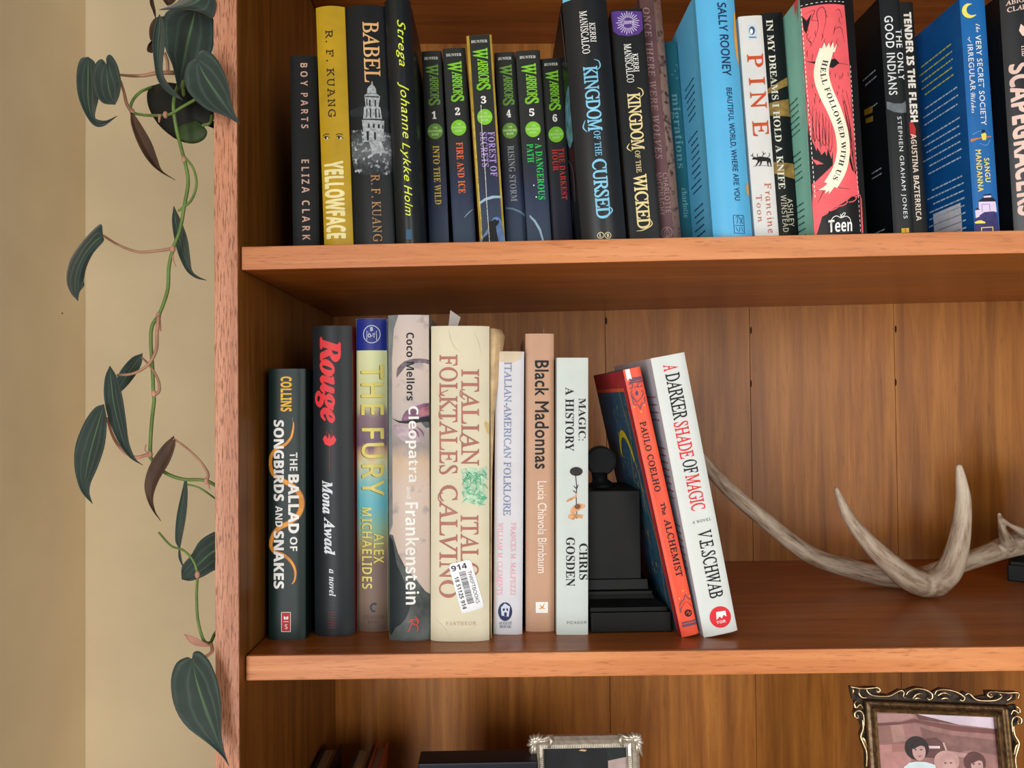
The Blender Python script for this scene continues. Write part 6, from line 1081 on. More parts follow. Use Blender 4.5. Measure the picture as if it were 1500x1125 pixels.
for lst, n in (([(-70, -60, .20, 26), (10, 60, .205, 30), (130, 190, .215, 36), (300, 335, .225, 39), (500, 487, .228, 42), (700, 555, .225, 46), (860, 590, .215, 47), (1010, 592, .205, 46), (1150, 545, .215, 44), (1300, 495, .228, 44), (1420, 450, .24, 52), (1500, 428, .245, 60), (1560, 415, .245, 64)], 60),
               ([(622, 180, .145, 12), (640, 225, .146, 19), (680, 310, .148, 28), (760, 415, .152, 38), (860, 515, .158, 49), (950, 590, .168, 58), (1030, 626, .176, 60), (1090, 622, .174, 60)], 36),
               ([(1197, 78, .142, 16), (1206, 140, .144, 25), (1216, 230, .147, 34), (1208, 350, .152, 42), (1188, 460, .158, 50), (1150, 560, .166, 58), (1090, 622, .174, 60)], 34),
               ([(1070, 628, .176, 56), (1040, 610, .19, 50), (1000, 594, .205, 44)], 8),
               ([(1384, 298, .205, 10), (1390, 330, .208, 13), (1402, 380, .214, 20), (1425, 440, .23, 36)], 14),
               ([(1384, 306, .205, 8), (1430, 345, .205, 10), (1475, 372, .208, 18), (1520, 395, .225, 30)], 16)):
    P, R_ = chain([(a, b_, y+AOFF, r) for a, b_, y, r in lst], n); bm_tube(bm, P, R_, 16)
    s0 = 0; off = len(AXIS)
    for i in range(n):
        if i: s0 += float(np.linalg.norm(P[i]-P[i-1]))
        AXIS.append((P[i], s0+off*.01, (P[min(i+1, n-1)]-P[max(i-1, 0)])))
    bmesh.ops.create_icosphere(bm, subdivisions=2, radius=R_[0]*1.02, matrix=Matrix.Translation(P[0])); bmesh.ops.create_icosphere(bm, subdivisions=2, radius=R_[-1]*1.0, matrix=Matrix.Translation(P[-1]))
low_ = min(v.co.z-z_low(v.co.x) for v in bm.verts)
bmesh.ops.translate(bm, vec=(0, 0, -low_+.0003), verts=bm.verts)
print('ANTLER_SHIFT', low_)
bmesh.ops.recalc_face_normals(bm, faces=bm.faces)
ant = from_bm('antler', bm, antler_mat(), None, True)
md = ant.modifiers.new('fuse', 'REMESH'); md.mode = 'VOXEL'; md.voxel_size = .0011; md.use_smooth_shade = True
md2 = ant.modifiers.new('soft', 'SMOOTH'); md2.iterations = 5; md2.factor = .6
dg = bpy.context.evaluated_depsgraph_get(); dg.update(); me = bpy.data.meshes.new_from_object(ant.evaluated_get(dg)); ant.modifiers.clear(); ant.data = me
tips = [(q(621, 176, .145), .03), (q(1197, 74, .142), .05), (q(1384, 298, .205), .01)]
at = me.attributes.new('tip', 'FLOAT', 'POINT')
co_ = np.empty(len(me.vertices)*3, 'f'); me.vertices.foreach_get('co', co_); co_ = co_.reshape(-1, 3); fac = np.zeros(len(co_), 'f')
for p, r in tips: fac = np.maximum(fac, np.clip(1.1-np.linalg.norm(co_-np.array(p), axis=1)/r, 0, 1)*.9)
at.data.foreach_set('value', fac)
jt = me.attributes.new('joint', 'FLOAT', 'POINT'); jf = np.zeros(len(co_), 'f')
for p, r in ((q(1075, 630, .176+AOFF), .024), (q(1010, 594, .2+AOFF), .018), (q(1425, 430, .23+AOFF), .018), (q(1390, 320, .205+AOFF), .006)): jf = np.maximum(jf, np.clip(1.7-1.7*np.linalg.norm(co_-np.array(p), axis=1)/r, 0, 1))
jt.data.foreach_set('value', jf)
AP = np.array([a[0] for a in AXIS]); AS = np.array([a[1] for a in AXIS]); AT = np.array([a[2]/np.linalg.norm(a[2]) for a in AXIS]); gr = np.zeros((len(co_), 3), 'f')
for k0 in range(0, len(co_), 4000):                    # grain coordinates: distance along the beam, offset across it
    c_ = co_[k0:k0+4000]; dd = ((c_[:, None, :]-AP[None])**2).sum(2); j_ = dd.argmin(1); of = c_-AP[j_]; t_ = AT[j_]; al = (of*t_).sum(1)
    gr[k0:k0+4000, 0] = AS[j_]+al; rest = of-t_*al[:, None]; gr[k0:k0+4000, 1] = (rest*np.cross(t_, (0, 1, 0))).sum(1); gr[k0:k0+4000, 2] = rest[:, 1]
ga = me.attributes.new('grain', 'FLOAT_VECTOR', 'POINT'); ga.data.foreach_set('vector', gr.ravel())
tag(ant, 'grey-brown deer antler with two upright pale tines resting on the middle shelf', 'antler')
# ------------------------------------------------------------------ bottom bay: frames, books, dark album
ZB = Z0-.478
SIL = mat((196, 188, 172), .36, .5, .55, noise=.12, scale=200); SILD = mat((120, 110, 96), .35, .5, 1.0, noise=.2, scale=300)
BRZ = mat((112, 94, 74), .36, .5, .9, noise=.3, scale=260); BRZD = mat((48, 38, 30), .5, .4, .6, noise=.3, scale=300); BRZL = mat((196, 176, 140), .3, .5, 1.0, noise=.15, scale=300)
def flat(name, pts, mt, y, parent, th=0):
    bm = bmesh.new(); bm.faces.new([bm.verts.new((x, y, z)) for x, z in pts]); bmesh.ops.triangulate(bm, faces=bm.faces); bm.normal_update()
    for f in bm.faces:
        if f.normal.y > 0: f.normal_flip()
    return from_bm(name, bm, mt, parent)
def ring_frame(name, prof, W, H, mt, parent):          # prof: (inset from outer edge, y) closed path swept round a W x H rectangle
    bm = bmesh.new(); n = len(prof); rings = []
    for cx_, cz, sx, sz in ((0, 0, 1, 1), (W, 0, -1, 1), (W, H, -1, -1), (0, H, 1, -1)):
        rings.append([bm.verts.new((cx_+sx*i, y, cz+sz*i)) for i, y in prof])
    for a in range(4):
        for k in range(n): bm.faces.new((rings[a][k], rings[(a+1) % 4][k], rings[(a+1) % 4][(k+1) % n], rings[a][(k+1) % n]))
    bmesh.ops.recalc_face_normals(bm, faces=bm.faces); return from_bm(name, bm, mt, parent)
# silver frame
ys = .165
pl_, pr_ = aty(777, 1078, ys), aty(936, 1078, ys); W = pr_.x-pl_.x
lean = math.radians(9)
H = (pl_.z-ZB)/math.cos(lean)
r = empty('framed_photograph', Matrix.Translation((pl_.x, ys-math.sin(lean)*H, ZB+.001)) @ Matrix.Rotation(-lean, 4, 'X')); tag(r, 'silver photo frame with leafy corner ornaments, in the bay below the shelf of few books', 'frame')
ring_frame('moulding', [(.002, .008), (.0008, .001), (.001, -.003), (.004, -.0055), (.007, -.0035), (.008, -.0015), (.0105, -.001), (.012, .001), (.012, .008)], W, H, SIL, r)
bm = bmesh.new()
for k in range(int((W-.02)/.0016)): bm_box(bm, .0105+k*.0016, .0115+k*.0016, -.0024, -.0008, H-.0115, H-.0084, 0)
for k in range(int((H-.03)/.0016)):
    for x in (.0084, W-.0110): bm_box(bm, x, x+.0026, -.0024, -.0008, .012+k*.0016, .013+k*.0016, 0)
bmesh.ops.recalc_face_normals(bm, faces=bm.faces); o = from_bm('reeding', bm, SIL, r); o['kind'] = 'stuff'
rn = random.Random(5)
def leaf_lobe(bm, base, d, L_, wd, th):            # a rounded metal acanthus lobe
    d = Vector(d).normalized(); s_ = d.cross(Vector((0, 1, 0))).normalized(); B = Vector(base); pts = [B+d*(L_*t)+Vector((0, -th*math.sin(math.pi*min(1, t*1.15)), 0)) for t in (0, .25, .5, .75, 1)]
    bm_tube(bm, pts, [wd*.45, wd*.85, wd, wd*.75, wd*.25], 8)
for cx_, cz, sx, sz in ((0, H, 1, 1), (W, H, -1, 1), (0, 0, 1, -1), (W, 0, -1, -1)):
    bm = bmesh.new(); c = Vector((cx_+sx*.004, -.004, cz-sz*.004))
    for k, (dx, dz, L_, wd) in enumerate(((-1, .9, .0065, .0022), (-.2, 1, .006, .002), (.5, .9, .0075, .002), (1, .6, .009, .0018), (1.4, .1, .0145, .0022), (1.2, .35, .0165, .0016), (-1, .1, .006, .0022), (-1, -.5, .0085, .002), (-.6, -1, .011, .0018), (-.1, -1.2, .0145, .0022), (-.45, -1.2, .0165, .0016))):
        leaf_lobe(bm, c, (dx*sx, 0, dz*sz), L_, wd, .0035)
    bmesh.ops.create_icosphere(bm, subdivisions=2, radius=.0042, matrix=Matrix.Translation(c+Vector((0, -.001, 0))))
    bm_tube(bm, [c+Vector((sx*.012, -.001, sz*.005)), c+Vector((sx*.0145, -.003, 0)), c+Vector((sx*.012, -.001, -sz*.006))], [.001, .002, .001], 8)
    bmesh.ops.recalc_face_normals(bm, faces=bm.faces); from_bm('corner_ornament', bm, SIL, r, True)
pn = [(.0115, .0115), (W-.0115, .0115), (W-.0115, H-.0115), (.0115, H-.0115)]
flat('photograph', pn, mat((38, 38, 44), .6, noise=.35, scale=30), .0035, r)
gl = new_mat('picture_glass')[0]; g_ = gl.node_tree.nodes['Principled BSDF']; g_.inputs['Base Color'].default_value = (1, 1, 1, 1); g_.inputs['Roughness'].default_value = .02; g_.inputs['Transmission Weight'].default_value = 1; g_.inputs['IOR'].default_value = 1.45
flat('photo_panel', [(W*.70, .0115), (W-.0115, .0115), (W-.0115, H-.021), (W*.71, H-.024)], mat((178, 160, 154), .6, noise=.08), .0030, r); flat('photo_panel', [(W*.70, H-.024), (W-.0115, H-.021), (W-.0115, H-.0115), (W*.70, H-.0115)], mat((44, 58, 54), .6), .0030, r)
flat('photo_mark', [(W*.44, H-.0150), (W*.50, H-.0158), (W*.52, H-.0145), (W*.47, H-.0138)], mat((214, 170, 130), .6), .0029, r)
box('backing', .0125, W-.0125, .0045, .0085, .002, H-.012, BLK, r, 0)
# bronze ornate frame with the old family photograph
yb2 = .150
A_ = aty(1262, 1032, yb2); B_ = aty(1449, 1043, yb2)
W = .1235*1.0; lean = math.radians(10); yw = math.radians(-9)
W = (B_.x-A_.x)/math.cos(yw)*1.01
H = (A_.z-ZB)/math.cos(lean)
Mf = Matrix.Translation((A_.x, yb2-math.sin(lean)*H+.006, ZB+.001)) @ Matrix.Rotation(yw, 4, 'Z') @ Matrix.Rotation(-lean, 4, 'X')
r = empty('framed_photograph', Mf); tag(r, 'dark bronze scrollwork photo frame holding an old reddish family picture', 'frame')
ring_frame('moulding', [(-.0015, .008), (-.0015, .0005), (0, -.002), (.0015, -.0005), (.0035, -.0015), (.005, -.0035), (.0065, -.001), (.0075, .0005), (.0092, -.0008), (.0098, .002), (.0098, .008)], W, H, BRZ, r)
ring_frame('inner_bead', [(.0066, -.0005), (.0074, -.0022), (.0082, -.0005), (.0074, .0008)], W, H, BRZL, r); ring_frame('outer_bead', [(-.0008, -.0008), (0, -.003), (.0009, -.0008), (0, .0006)], W, H, BRZL, r)
k_ = W/(1250-312)      # the crop's pixels to metres on the frame
def fz(x, y): return ((x-312)*k_, H-(y-250-(x-312)*.066)*k_)
def scroll(lst, rad, mt=BRZL, nm='scroll', mirror=True):
    bm = bmesh.new()
    for pts in lst:
        P = catmull([fz(*p) for p in pts], 7*len(pts)); n = len(P)
        bm_tube(bm, [(x, -.002-.001*math.sin(3*i/n), z) for i, (x, z) in enumerate(P)], [rad*(.5+.5*math.sin(math.pi*(i+1)/(n+1))) for i in range(n)], 6)
    bmesh.ops.recalc_face_normals(bm, faces=bm.faces); return from_bm(nm, bm, mt, r, True)
top_prof = [(312, 250), (230, 240), (215, 148), (270, 160), (330, 155), (400, 158), (430, 180), (425, 205), (480, 215), (550, 180), (600, 185), (660, 165), (720, 175), (770, 205), (830, 178), (900, 188), (960, 220), (990, 205), (1060, 245), (1130, 235), (1128, 205), (1180, 205), (1240, 212), (1330, 215), (1325, 270), (1250, 300)]
def plate(name, pts, mt=BRZD):
    bm = bmesh.new(); f = bm.faces.new([bm.verts.new((fz(*p)[0], .0015, fz(*p)[1])) for p in pts]); e = bmesh.ops.extrude_face_region(bm, geom=[f]); bmesh.ops.translate(bm, vec=(0, .004, 0), verts=[g for g in e['geom'] if isinstance(g, bmesh.types.BMVert)])
    bmesh.ops.triangulate(bm, faces=[f for f in bm.faces if len(f.verts) > 4]); bmesh.ops.recalc_face_normals(bm, faces=bm.faces); return from_bm(name, bm, mt, r)
plate('crest_plate', top_prof)
scroll([[(275, 165), (270, 195), (290, 222), (330, 225)], [(325, 160), (330, 185), (360, 210), (420, 218), (480, 215), (530, 190), (560, 182), (575, 200), (570, 225), (590, 235)], [(375, 165), (400, 158), (415, 172), (405, 188), (392, 182), (398, 172)], [(590, 215), (610, 190), (660, 172), (720, 182), (760, 210), (760, 240), (740, 248), (730, 236)], [(780, 220), (800, 190), (860, 185), (930, 205), (975, 240), (965, 262), (945, 255)], [(630, 240), (660, 210), (700, 205)], [(800, 225), (840, 205), (890, 225)], [(985, 225), (1010, 215), (1050, 255), (1110, 265), (1180, 262), (1220, 240), (1210, 222)], [(1180, 210), (1140, 210), (1128, 228), (1145, 242), (1160, 232), (1150, 222)], [(1290, 220), (1275, 250), (1250, 268)], [(222, 150), (232, 175), (225, 200)], [(640, 245), (665, 235), (690, 248)], [(820, 248), (850, 240), (880, 255)], [(215, 148), (300, 162), (400, 158)], [(1180, 208), (1250, 216), (1330, 220), (1325, 262)]], .0011)
for k, sgn in ((0, 1), (1, -1)):
    plate('side_plate', [((312-dx) if k == 0 else (1250+dx), y+(0 if k == 0 else 62)) for dx, y in ((-2, 250), (72, 240), (70, 300), (80, 330), (72, 370), (48, 380), (30, 430), (50, 480), (42, 520), (20, 600), (26, 690), (10, 760), (40, 820), (60, 860), (60, 930), (30, 1000), (-2, 1040))])
    f_ = lambda dx, y: ((312-dx) if k == 0 else (1250+dx), y+(0 if k == 0 else 62))
    scroll([[f_(60, 245), f_(78, 262), f_(70, 290), f_(40, 270), f_(20, 300)], [f_(20, 420), f_(22, 340), f_(50, 310), f_(80, 325), f_(78, 355), f_(58, 358), f_(60, 338)], [f_(30, 370), f_(30, 430), f_(50, 480), f_(40, 520), f_(18, 590), f_(24, 690)], [f_(52, 485), f_(30, 500), f_(12, 560)], [f_(10, 760), f_(40, 820), f_(60, 880), f_(30, 960)]], .0011)
pn = [(.0095, .0095), (W-.0095, .0095), (W-.0095, H-.0095), (.0095, H-.0095)]
def ph(name, pts, rgb, lay, smooth=0, ns=.06):
    P = [fz(x, y) for x, y in pts]
    if smooth: P = [tuple(v) for v in catmull(P+[P[0]], smooth*len(P)+1)[:-1]]
    P = [(min(max(x, .0096), W-.0096), min(max(z, .0096), H-.0096)) for x, z in P]
    return flat(name, P, mat(rgb, .4, noise=ns, scale=120), .0035-lay*.00012, r)
flat('photograph', pn, mat((206, 190, 204), .4), .0036, r)
ph('photo_house', [(360, 340), (400, 332), (560, 330), (620, 325), (650, 345), (680, 390), (940, 430), (1210, 465), (1260, 1500), (360, 1500)], (150, 108, 104), 1, ns=.1)
ph('photo_roof', [(370, 345), (620, 328), (650, 372), (560, 395), (380, 410)], (168, 128, 124), 2); ph('photo_beam', [(372, 405), (560, 405), (640, 385), (930, 440), (1210, 470), (1210, 500), (900, 470), (650, 410), (540, 420), (375, 425)], (112, 66, 64), 3)
ph('photo_board', [(375, 425), (470, 418), (490, 535), (390, 545)], (140, 100, 92), 3); ph('photo_board', [(480, 418), (560, 416), (580, 530), (492, 536)], (166, 126, 116), 3); ph('photo_board', [(385, 552), (600, 545), (600, 1400), (400, 1400)], (178, 128, 122), 3); ph('photo_board', [(480, 548), (600, 545), (605, 600), (480, 602)], (160, 110, 104), 4)
ph('photo_shade', [(680, 440), (760, 470), (900, 500), (1210, 540), (1215, 640), (1000, 600), (860, 620), (800, 600), (700, 560)], (128, 90, 86), 2, ns=.12); ph('photo_shade', [(700, 520), (780, 510), (840, 560), (850, 620), (780, 650), (700, 640)], (96, 62, 60), 3)
ph('photo_light_bar', [(725, 565), (800, 567), (800, 583), (730, 582)], (220, 196, 196), 5); ph('photo_post', [(820, 545), (832, 545), (850, 605), (836, 600)], (200, 170, 160), 5); ph('photo_rail', [(850, 598), (980, 620), (980, 650), (850, 625)], (180, 140, 134), 4)
for hx, hy, rx, ry, hair, top in ((650, 590, 54, 68, (70, 38, 40), True), (840, 680, 56, 62, (190, 150, 144), False), (1025, 690, 48, 60, (88, 52, 50), False)):
    sk = (196, 156, 150)
    E_ = lambda cx_, cy_, a, c, n=22: [(cx_+a*math.cos(2*math.pi*i/n), cy_+c*math.sin(2*math.pi*i/n)) for i in range(n)]
    ph('photo_hair', E_(hx-4, hy-12, rx*1.5, ry*1.15), hair, 6); ph('photo_face', E_(hx+8, hy+8, rx*.82, ry*.92), sk, 7)
    ph('photo_hair', [(hx-rx*.8, hy-10), (hx-rx*.5, hy-ry*.7), (hx+10, hy-ry*.95), (hx+rx*.7, hy-ry*.7), (hx+rx*1.0, hy-20), (hx+rx*.5, hy-ry*.42), (hx, hy-ry*.3), (hx-rx*.4, hy-ry*.1)], hair, 8, 2)
    for ex in (-14, 24): ph('photo_eye', E_(hx+ex, hy-2, 8, 4, 10), (70, 40, 40), 8)
    ph('photo_smile', [(hx-8, hy+34), (hx+10, hy+40), (hx+28, hy+33), (hx+10, hy+47)], (120, 60, 62), 8)
    ph('photo_clothes', [(hx-100, hy+110), (hx-60, hy+82), (hx-10, hy+76), (hx+50, hy+80), (hx+110, hy+100), (hx+130, hy+420), (hx-120, hy+420)], (206, 222, 226) if top else (190, 160, 160), 6)
box('backing', .0100, W-.0100, .0045, .0085, .002, H-.01, BLK, r, 0)
# books leaning in the dark corner and a flat dark album
GB = 'books in the bottom bay'
def dark_book(label, px, py, y, w_, lean_deg, rgb, dp, page=(150, 128, 96)):
    p = aty(px, py, y+dp); a = math.radians(lean_deg); h_ = (p.z-ZB-w_*math.sin(abs(a)))/math.cos(a)
    x0 = p.x-math.sin(a)*(p.z-ZB)-w_*math.cos(a)
    M_ = Matrix.Translation((x0, y, ZB+.0002+w_*math.sin(a))) @ Matrix.Rotation(a, 4, 'Y')
    r_ = empty('hardback_book', M_); tag(r_, label, 'book', GB); c = mat(rgb, .6, noise=.12, scale=80)
    bm = bmesh.new(); bm_box(bm, 0, .002, 0, dp, 0, h_, .0003); bm_box(bm, w_-.002, w_, 0, dp, 0, h_, .0003); bm_box(bm, .002, w_-.002, -.0015, .001, 0, h_, .0003); bmesh.ops.recalc_face_normals(bm, faces=bm.faces); from_bm('cover', bm, c, r_)
    box('page_block', .0022, w_-.0022, .0015, dp-.004, .003, h_-.004, mat(page, .8, noise=.2, scale=700, stretch=(1, .02, .02)), r_, 0)
    return r_
dark_book('brown-red hardback standing rightmost of the three in the dark bottom left corner', 569, 1086, .135, .0118, 4.2, (150, 62, 40), .12)
dark_book('dark hardback standing in the middle of the three in the bottom left corner', 549, 1090, .125, .0165, 4, (70, 34, 24), .12)
dark_book('dark brown hardback nearest the left side of the bottom bay', 501, 1090, .12, .0178, .8, (56, 28, 20), .12)
p0, p1 = aty(612, 1119, .14), aty(788, 1117, .14)
alb = empty('photo_album', Matrix.Translation((p0.x, .11, ZB+.0005))); tag(alb, 'dark navy box album standing behind and left of the silver frame', 'album')
ha = p0.z-ZB-.0005; wa = p1.x-p0.x
box('cover', 0, wa, .03, .055, 0, ha, mat((22, 26, 46), .45, noise=.1), alb, .0015); box('clasp', wa*.45, wa*.5, .0285, .0299, ha*.5, ha*.56, SILD, alb, .0003)
# ------------------------------------------------------------------ trailing heart-leaf vine beside the bookcase
def leaf_mat():
    mt, nt, b = new_mat('velvet_leaf'); N, L = nt.nodes, nt.links
    tc = N.new('ShaderNodeTexCoord'); sx = N.new('ShaderNodeSeparateXYZ'); L.new(tc.outputs['UV'], sx.inputs[0])       # U: 0 edge .. .5 midrib .. 1 edge, V along
    def math_(op, a, b_=None, c=None):
        n = N.new('ShaderNodeMath'); n.operation = op
        for i, v in enumerate((a, b_, c)):
            if v is None: continue
            if isinstance(v, (int, float)): n.inputs[i].default_value = v
            else: L.new(v, n.inputs[i])
        return n.outputs[0]
    d = math_('ABSOLUTE', math_('SUBTRACT', sx.outputs[0], .5)); d = math_('MULTIPLY', d, 2)
    nz = N.new('ShaderNodeTexNoise'); nz.inputs['Scale'].default_value = 90; nz.inputs['Detail'].default_value = 4; L.new(tc.outputs['Object'], nz.inputs['Vector'])
    wv = math_('SINE', math_('MULTIPLY', math_('ADD', d, math_('MULTIPLY', nz.outputs[0], .2)), 14)); wv = math_('MULTIPLY_ADD', wv, .5, .5); wv = math_('POWER', wv, 5)
    base = N.new('ShaderNodeMixRGB'); base.inputs[1].default_value = lin((30, 44, 38)); base.inputs[2].default_value = lin((50, 68, 60)); L.new(nz.outputs[0], base.inputs[0])
    m1 = N.new('ShaderNodeMixRGB'); L.new(math_('MULTIPLY', wv, .2), m1.inputs[0]); L.new(base.outputs[0], m1.inputs[1]); m1.inputs[2].default_value = lin((104, 128, 122))
    mid = math_('LESS_THAN', d, .05); fade = math_('SUBTRACT', 1.0, sx.outputs[1])
    m2 = N.new('ShaderNodeMixRGB'); L.new(math_('MULTIPLY', mid, math_('MULTIPLY', math_('MULTIPLY', fade, fade), .85)), m2.inputs[0]); L.new(m1.outputs[0], m2.inputs[1]); m2.inputs[2].default_value = lin((104, 150, 84))
    geo = N.new('ShaderNodeNewGeometry'); L.new(m2.outputs[0], b.inputs['Base Color'])
    b.inputs['Roughness'].default_value = .62; b.inputs['Specular IOR Level'].default_value = .3; b.inputs['Sheen Weight'].default_value = .25; b.inputs['Sheen Roughness'].default_value = .5
    bp = N.new('ShaderNodeBump'); bp.inputs['Strength'].default_value = .4; bp.inputs['Distance'].default_value = .0006; L.new(wv, bp.inputs['Height']); L.new(bp.outputs[0], b.inputs['Normal'])
    return mt
LEAF = leaf_mat()
LEAFB = mat((78, 56, 42), .6, noise=.2, scale=70, stretch=(1, 1, .2)); LEAFG = mat((58, 78, 40), .55, noise=.2, scale=60); LEAFD = mat((46, 44, 32), .6, noise=.3, scale=60)
STEM = mat((104, 132, 66), .45, noise=.15, scale=60); STEMP = mat((176, 134, 108), .5, noise=.12, scale=80); STEMK = mat((196, 140, 120), .55, noise=.12)
vroot_p = aty(262, 20, .02)
vine = empty('trailing_vine', Matrix.Translation(vroot_p)); tag(vine, 'trailing vine with velvety dark heart-shaped leaves hanging left of the bookcase', 'plant')
CROPS = {1: (60, 0, 2.96), 2: (60, 300, 2.813), 3: (60, 620, 2.228), 4: (210, 0, 5.113)}
def vp(c, x, y, dep): o = CROPS[c]; return aty(o[0]+x/o[2], o[1]+y/o[2], dep)-vroot_p
def stem(name, pts, rad, mt, dep=.02):      # pts: (crop, x, y[, depth])
    P = [tuple(vp(p[0], p[1], p[2], p[3] if len(p) > 3 else dep)) for p in pts]; n = 8*len(P)
    C_ = catmull(P, n); bm = bmesh.new(); R_ = [rad if not isinstance(rad, tuple) else rad[0]+(rad[1]-rad[0])*i/(n-1) for i in range(n)]
    bm_tube(bm, C_, R_, 8); bmesh.ops.recalc_face_normals(bm, faces=bm.faces); return from_bm(name, bm, mt, vine, True)
def leaf(c, Lp, Mp, Rp, dep=.02, dm=.004, dl=0, dr=0, dt=0, mt=None, nm='leaf'):
    # left outline, midrib and right outline from base to tip; dm pushes the midrib back, dl/dr/dt tilt the blade
    n = 26; A = catmull(Lp, n); Bm = catmull(Mp, n); Cc = catmull(Rp, n); bm = bmesh.new(); grid = []; K = 4
    for i in range(n):
        t = i/(n-1); row = []
        for j in range(2*K+1):
            s_ = j/K-1
            if s_ <= 0: p = A[i]*(-s_)+Bm[i]*(1+s_); dd = dl*(-s_)
            else: p = Cc[i]*s_+Bm[i]*(1-s_); dd = dr*s_
            sh = math.sin(math.pi*min(1, t*1.02))
            y = dep+dt*t+dd*sh+dm*(1-abs(s_)**1.6)*sh+.0006*math.sin(9*t+3*s_)*abs(s_)
            row.append(bm.verts.new(vp(c, p[0], p[1], y)))
        grid.append(row)
    ul = bm.loops.layers.uv.new('UVMap')
    for i in range(n-1):
        for j in range(2*K):
            try: f = bm.faces.new((grid[i][j], grid[i][j+1], grid[i+1][j+1], grid[i+1][j]))
            except ValueError: continue
            for l, (a, b_) in zip(f.loops, ((i, j), (i, j+1), (i+1, j+1), (i+1, j))): l[ul].uv = (b_/(2*K), a/(n-1))
    bmesh.ops.remove_doubles(bm, verts=bm.verts, dist=1e-6)
    bmesh.ops.recalc_face_normals(bm, faces=bm.faces)
    o = from_bm(nm, bm, mt or LEAF, vine, True); md = o.modifiers.new('t', 'SOLIDIFY'); md.thickness = .0004; md.offset = 0
    return o
# top cluster
leaf(4, [(500, -90), (380, -70), (290, -10), (215, 40), (120, 73)], [(500, -90), (440, -20), (360, 30), (250, 58), (120, 73)], [(500, -90), (545, 20), (522, 132), (440, 95), (330, 72), (120, 73)], .0, dm=-.006, dl=.01)
leaf(4, [(390, 80), (250, 60), (165, 100), (150, 200), (165, 360), (215, 480), (245, 600), (262, 690)], [(390, 80), (365, 190), (330, 330), (300, 480), (275, 600), (262, 690)], [(390, 80), (480, 80), (528, 160), (530, 290), (500, 410), (400, 520), (310, 610), (262, 690)], .022, dm=.006, dt=-.004)
leaf(4, [(405, 450), (375, 448), (330, 480), (308, 560), (322, 660), (385, 745), (480, 820), (600, 862), (725, 930)], [(405, 450), (450, 550), (520, 660), (600, 770), (665, 860), (725, 930)], [(405, 450), (418, 395), (455, 376), (520, 405), (585, 500), (632, 620), (655, 740), (680, 840), (725, 930)], -.014, dm=.003, dt=-.004)
leaf(4, [(120, 108), (92, 170), (70, 300), (80, 460), (108, 600), (195, 700), (295, 750)], [(120, 108), (122, 200), (110, 330), (108, 480), (135, 600), (200, 680), (295, 750)], [(120, 108), (155, 170), (165, 300), (148, 420), (145, 540), (180, 620), (295, 750)], .0, dm=.003, dr=-.004, dt=-.003)
leaf(4, [(440, 938), (478, 985), (452, 1045), (370, 1076), (250, 1045), (120, 940), (42, 810), (28, 700), (60, 645)], [(440, 938), (360, 880), (270, 830), (170, 760), (60, 645)], [(440, 938), (490, 930), (540, 860), (520, 740), (430, 660), (300, 635), (170, 618), (60, 645)], .034, dm=-.004, mt=LEAFD)
leaf(4, [(440, 938), (478, 985), (452, 1045), (370, 1076), (290, 1052), (245, 1010)], [(440, 938), (400, 960), (340, 965), (280, 960), (240, 960)], [(440, 938), (400, 900), (340, 870), (280, 850), (230, 870)], .0325, dm=-.002, mt=LEAFG) 
leaf(4, [(480, 940), (560, 980), (600, 1040), (560, 1060), (525, 1000)], [(480, 940), (540, 960), (580, 1000)], [(480, 940), (540, 900), (590, 900), (600, 960), (580, 1000)], .036, mt=LEAFD)
leaf(4, [(165, 120), (90, 135), (48, 200), (50, 290), (95, 340)], [(165, 120), (120, 200), (100, 280), (95, 340)], [(165, 120), (190, 200), (160, 290), (95, 340)], .03, mt=LEAFB)
leaf(4, [(80, 290), (40, 330), (28, 380), (60, 396)], [(80, 290), (65, 340), (60, 396)], [(80, 290), (100, 330), (90, 380), (60, 396)], .02, mt=LEAFB)
leaf(4, [(52, -60), (50, 20), (70, 80), (93, 142)], [(58, -60), (64, 20), (82, 80), (93, 142)], [(66, -60), (78, 20), (90, 80), (93, 142)], .01, dm=.002, mt=LEAFB)
leaf(4, [(150, -60), (145, -10), (165, 25), (182, 42)], [(200, -70), (195, -20), (185, 20), (182, 42)], [(250, -50), (245, -5), (215, 28), (182, 42)], .02, mt=LEAFB)
# second row
leaf(1, [(205, 247), (172, 255), (155, 310), (158, 400), (185, 480), (225, 540), (270, 547), (330, 503)], [(205, 247), (205, 330), (205, 420), (215, 490), (240, 528), (280, 535), (330, 503)], [(205, 247), (235, 275), (250, 360), (248, 430), (236, 480), (236, 514), (280, 524), (330, 503)], .01, dm=.003, dr=-.004)
leaf(1, [(286, 282), (262, 256), (235, 280), (225, 340), (235, 400), (268, 446), (322, 453)], [(286, 282), (288, 330), (294, 380), (305, 420), (322, 453)], [(286, 282), (285, 245), (305, 240), (332, 285), (346, 350), (340, 410), (322, 453)], -.002, dm=.003)
leaf(1, [(388, 488), (392, 540), (420, 620), (460, 690), (510, 740), (582, 781)], [(392, 488), (412, 550), (445, 620), (480, 690), (520, 742), (582, 781)], [(400, 490), (440, 550), (480, 620), (505, 690), (525, 740), (582, 781)], .015, dm=.001, dl=-.004, mt=LEAFB)
leaf(2, [(547, 5), (540, 60), (548, 130), (565, 200), (598, 270), (640, 302), (682, 311)], [(547, 5), (556, 70), (572, 140), (590, 210), (610, 265), (645, 298), (682, 311)], [(547, 5), (578, 70), (603, 140), (614, 220), (622, 270), (645, 294), (682, 311)], .03, dm=.002, dr=-.004)
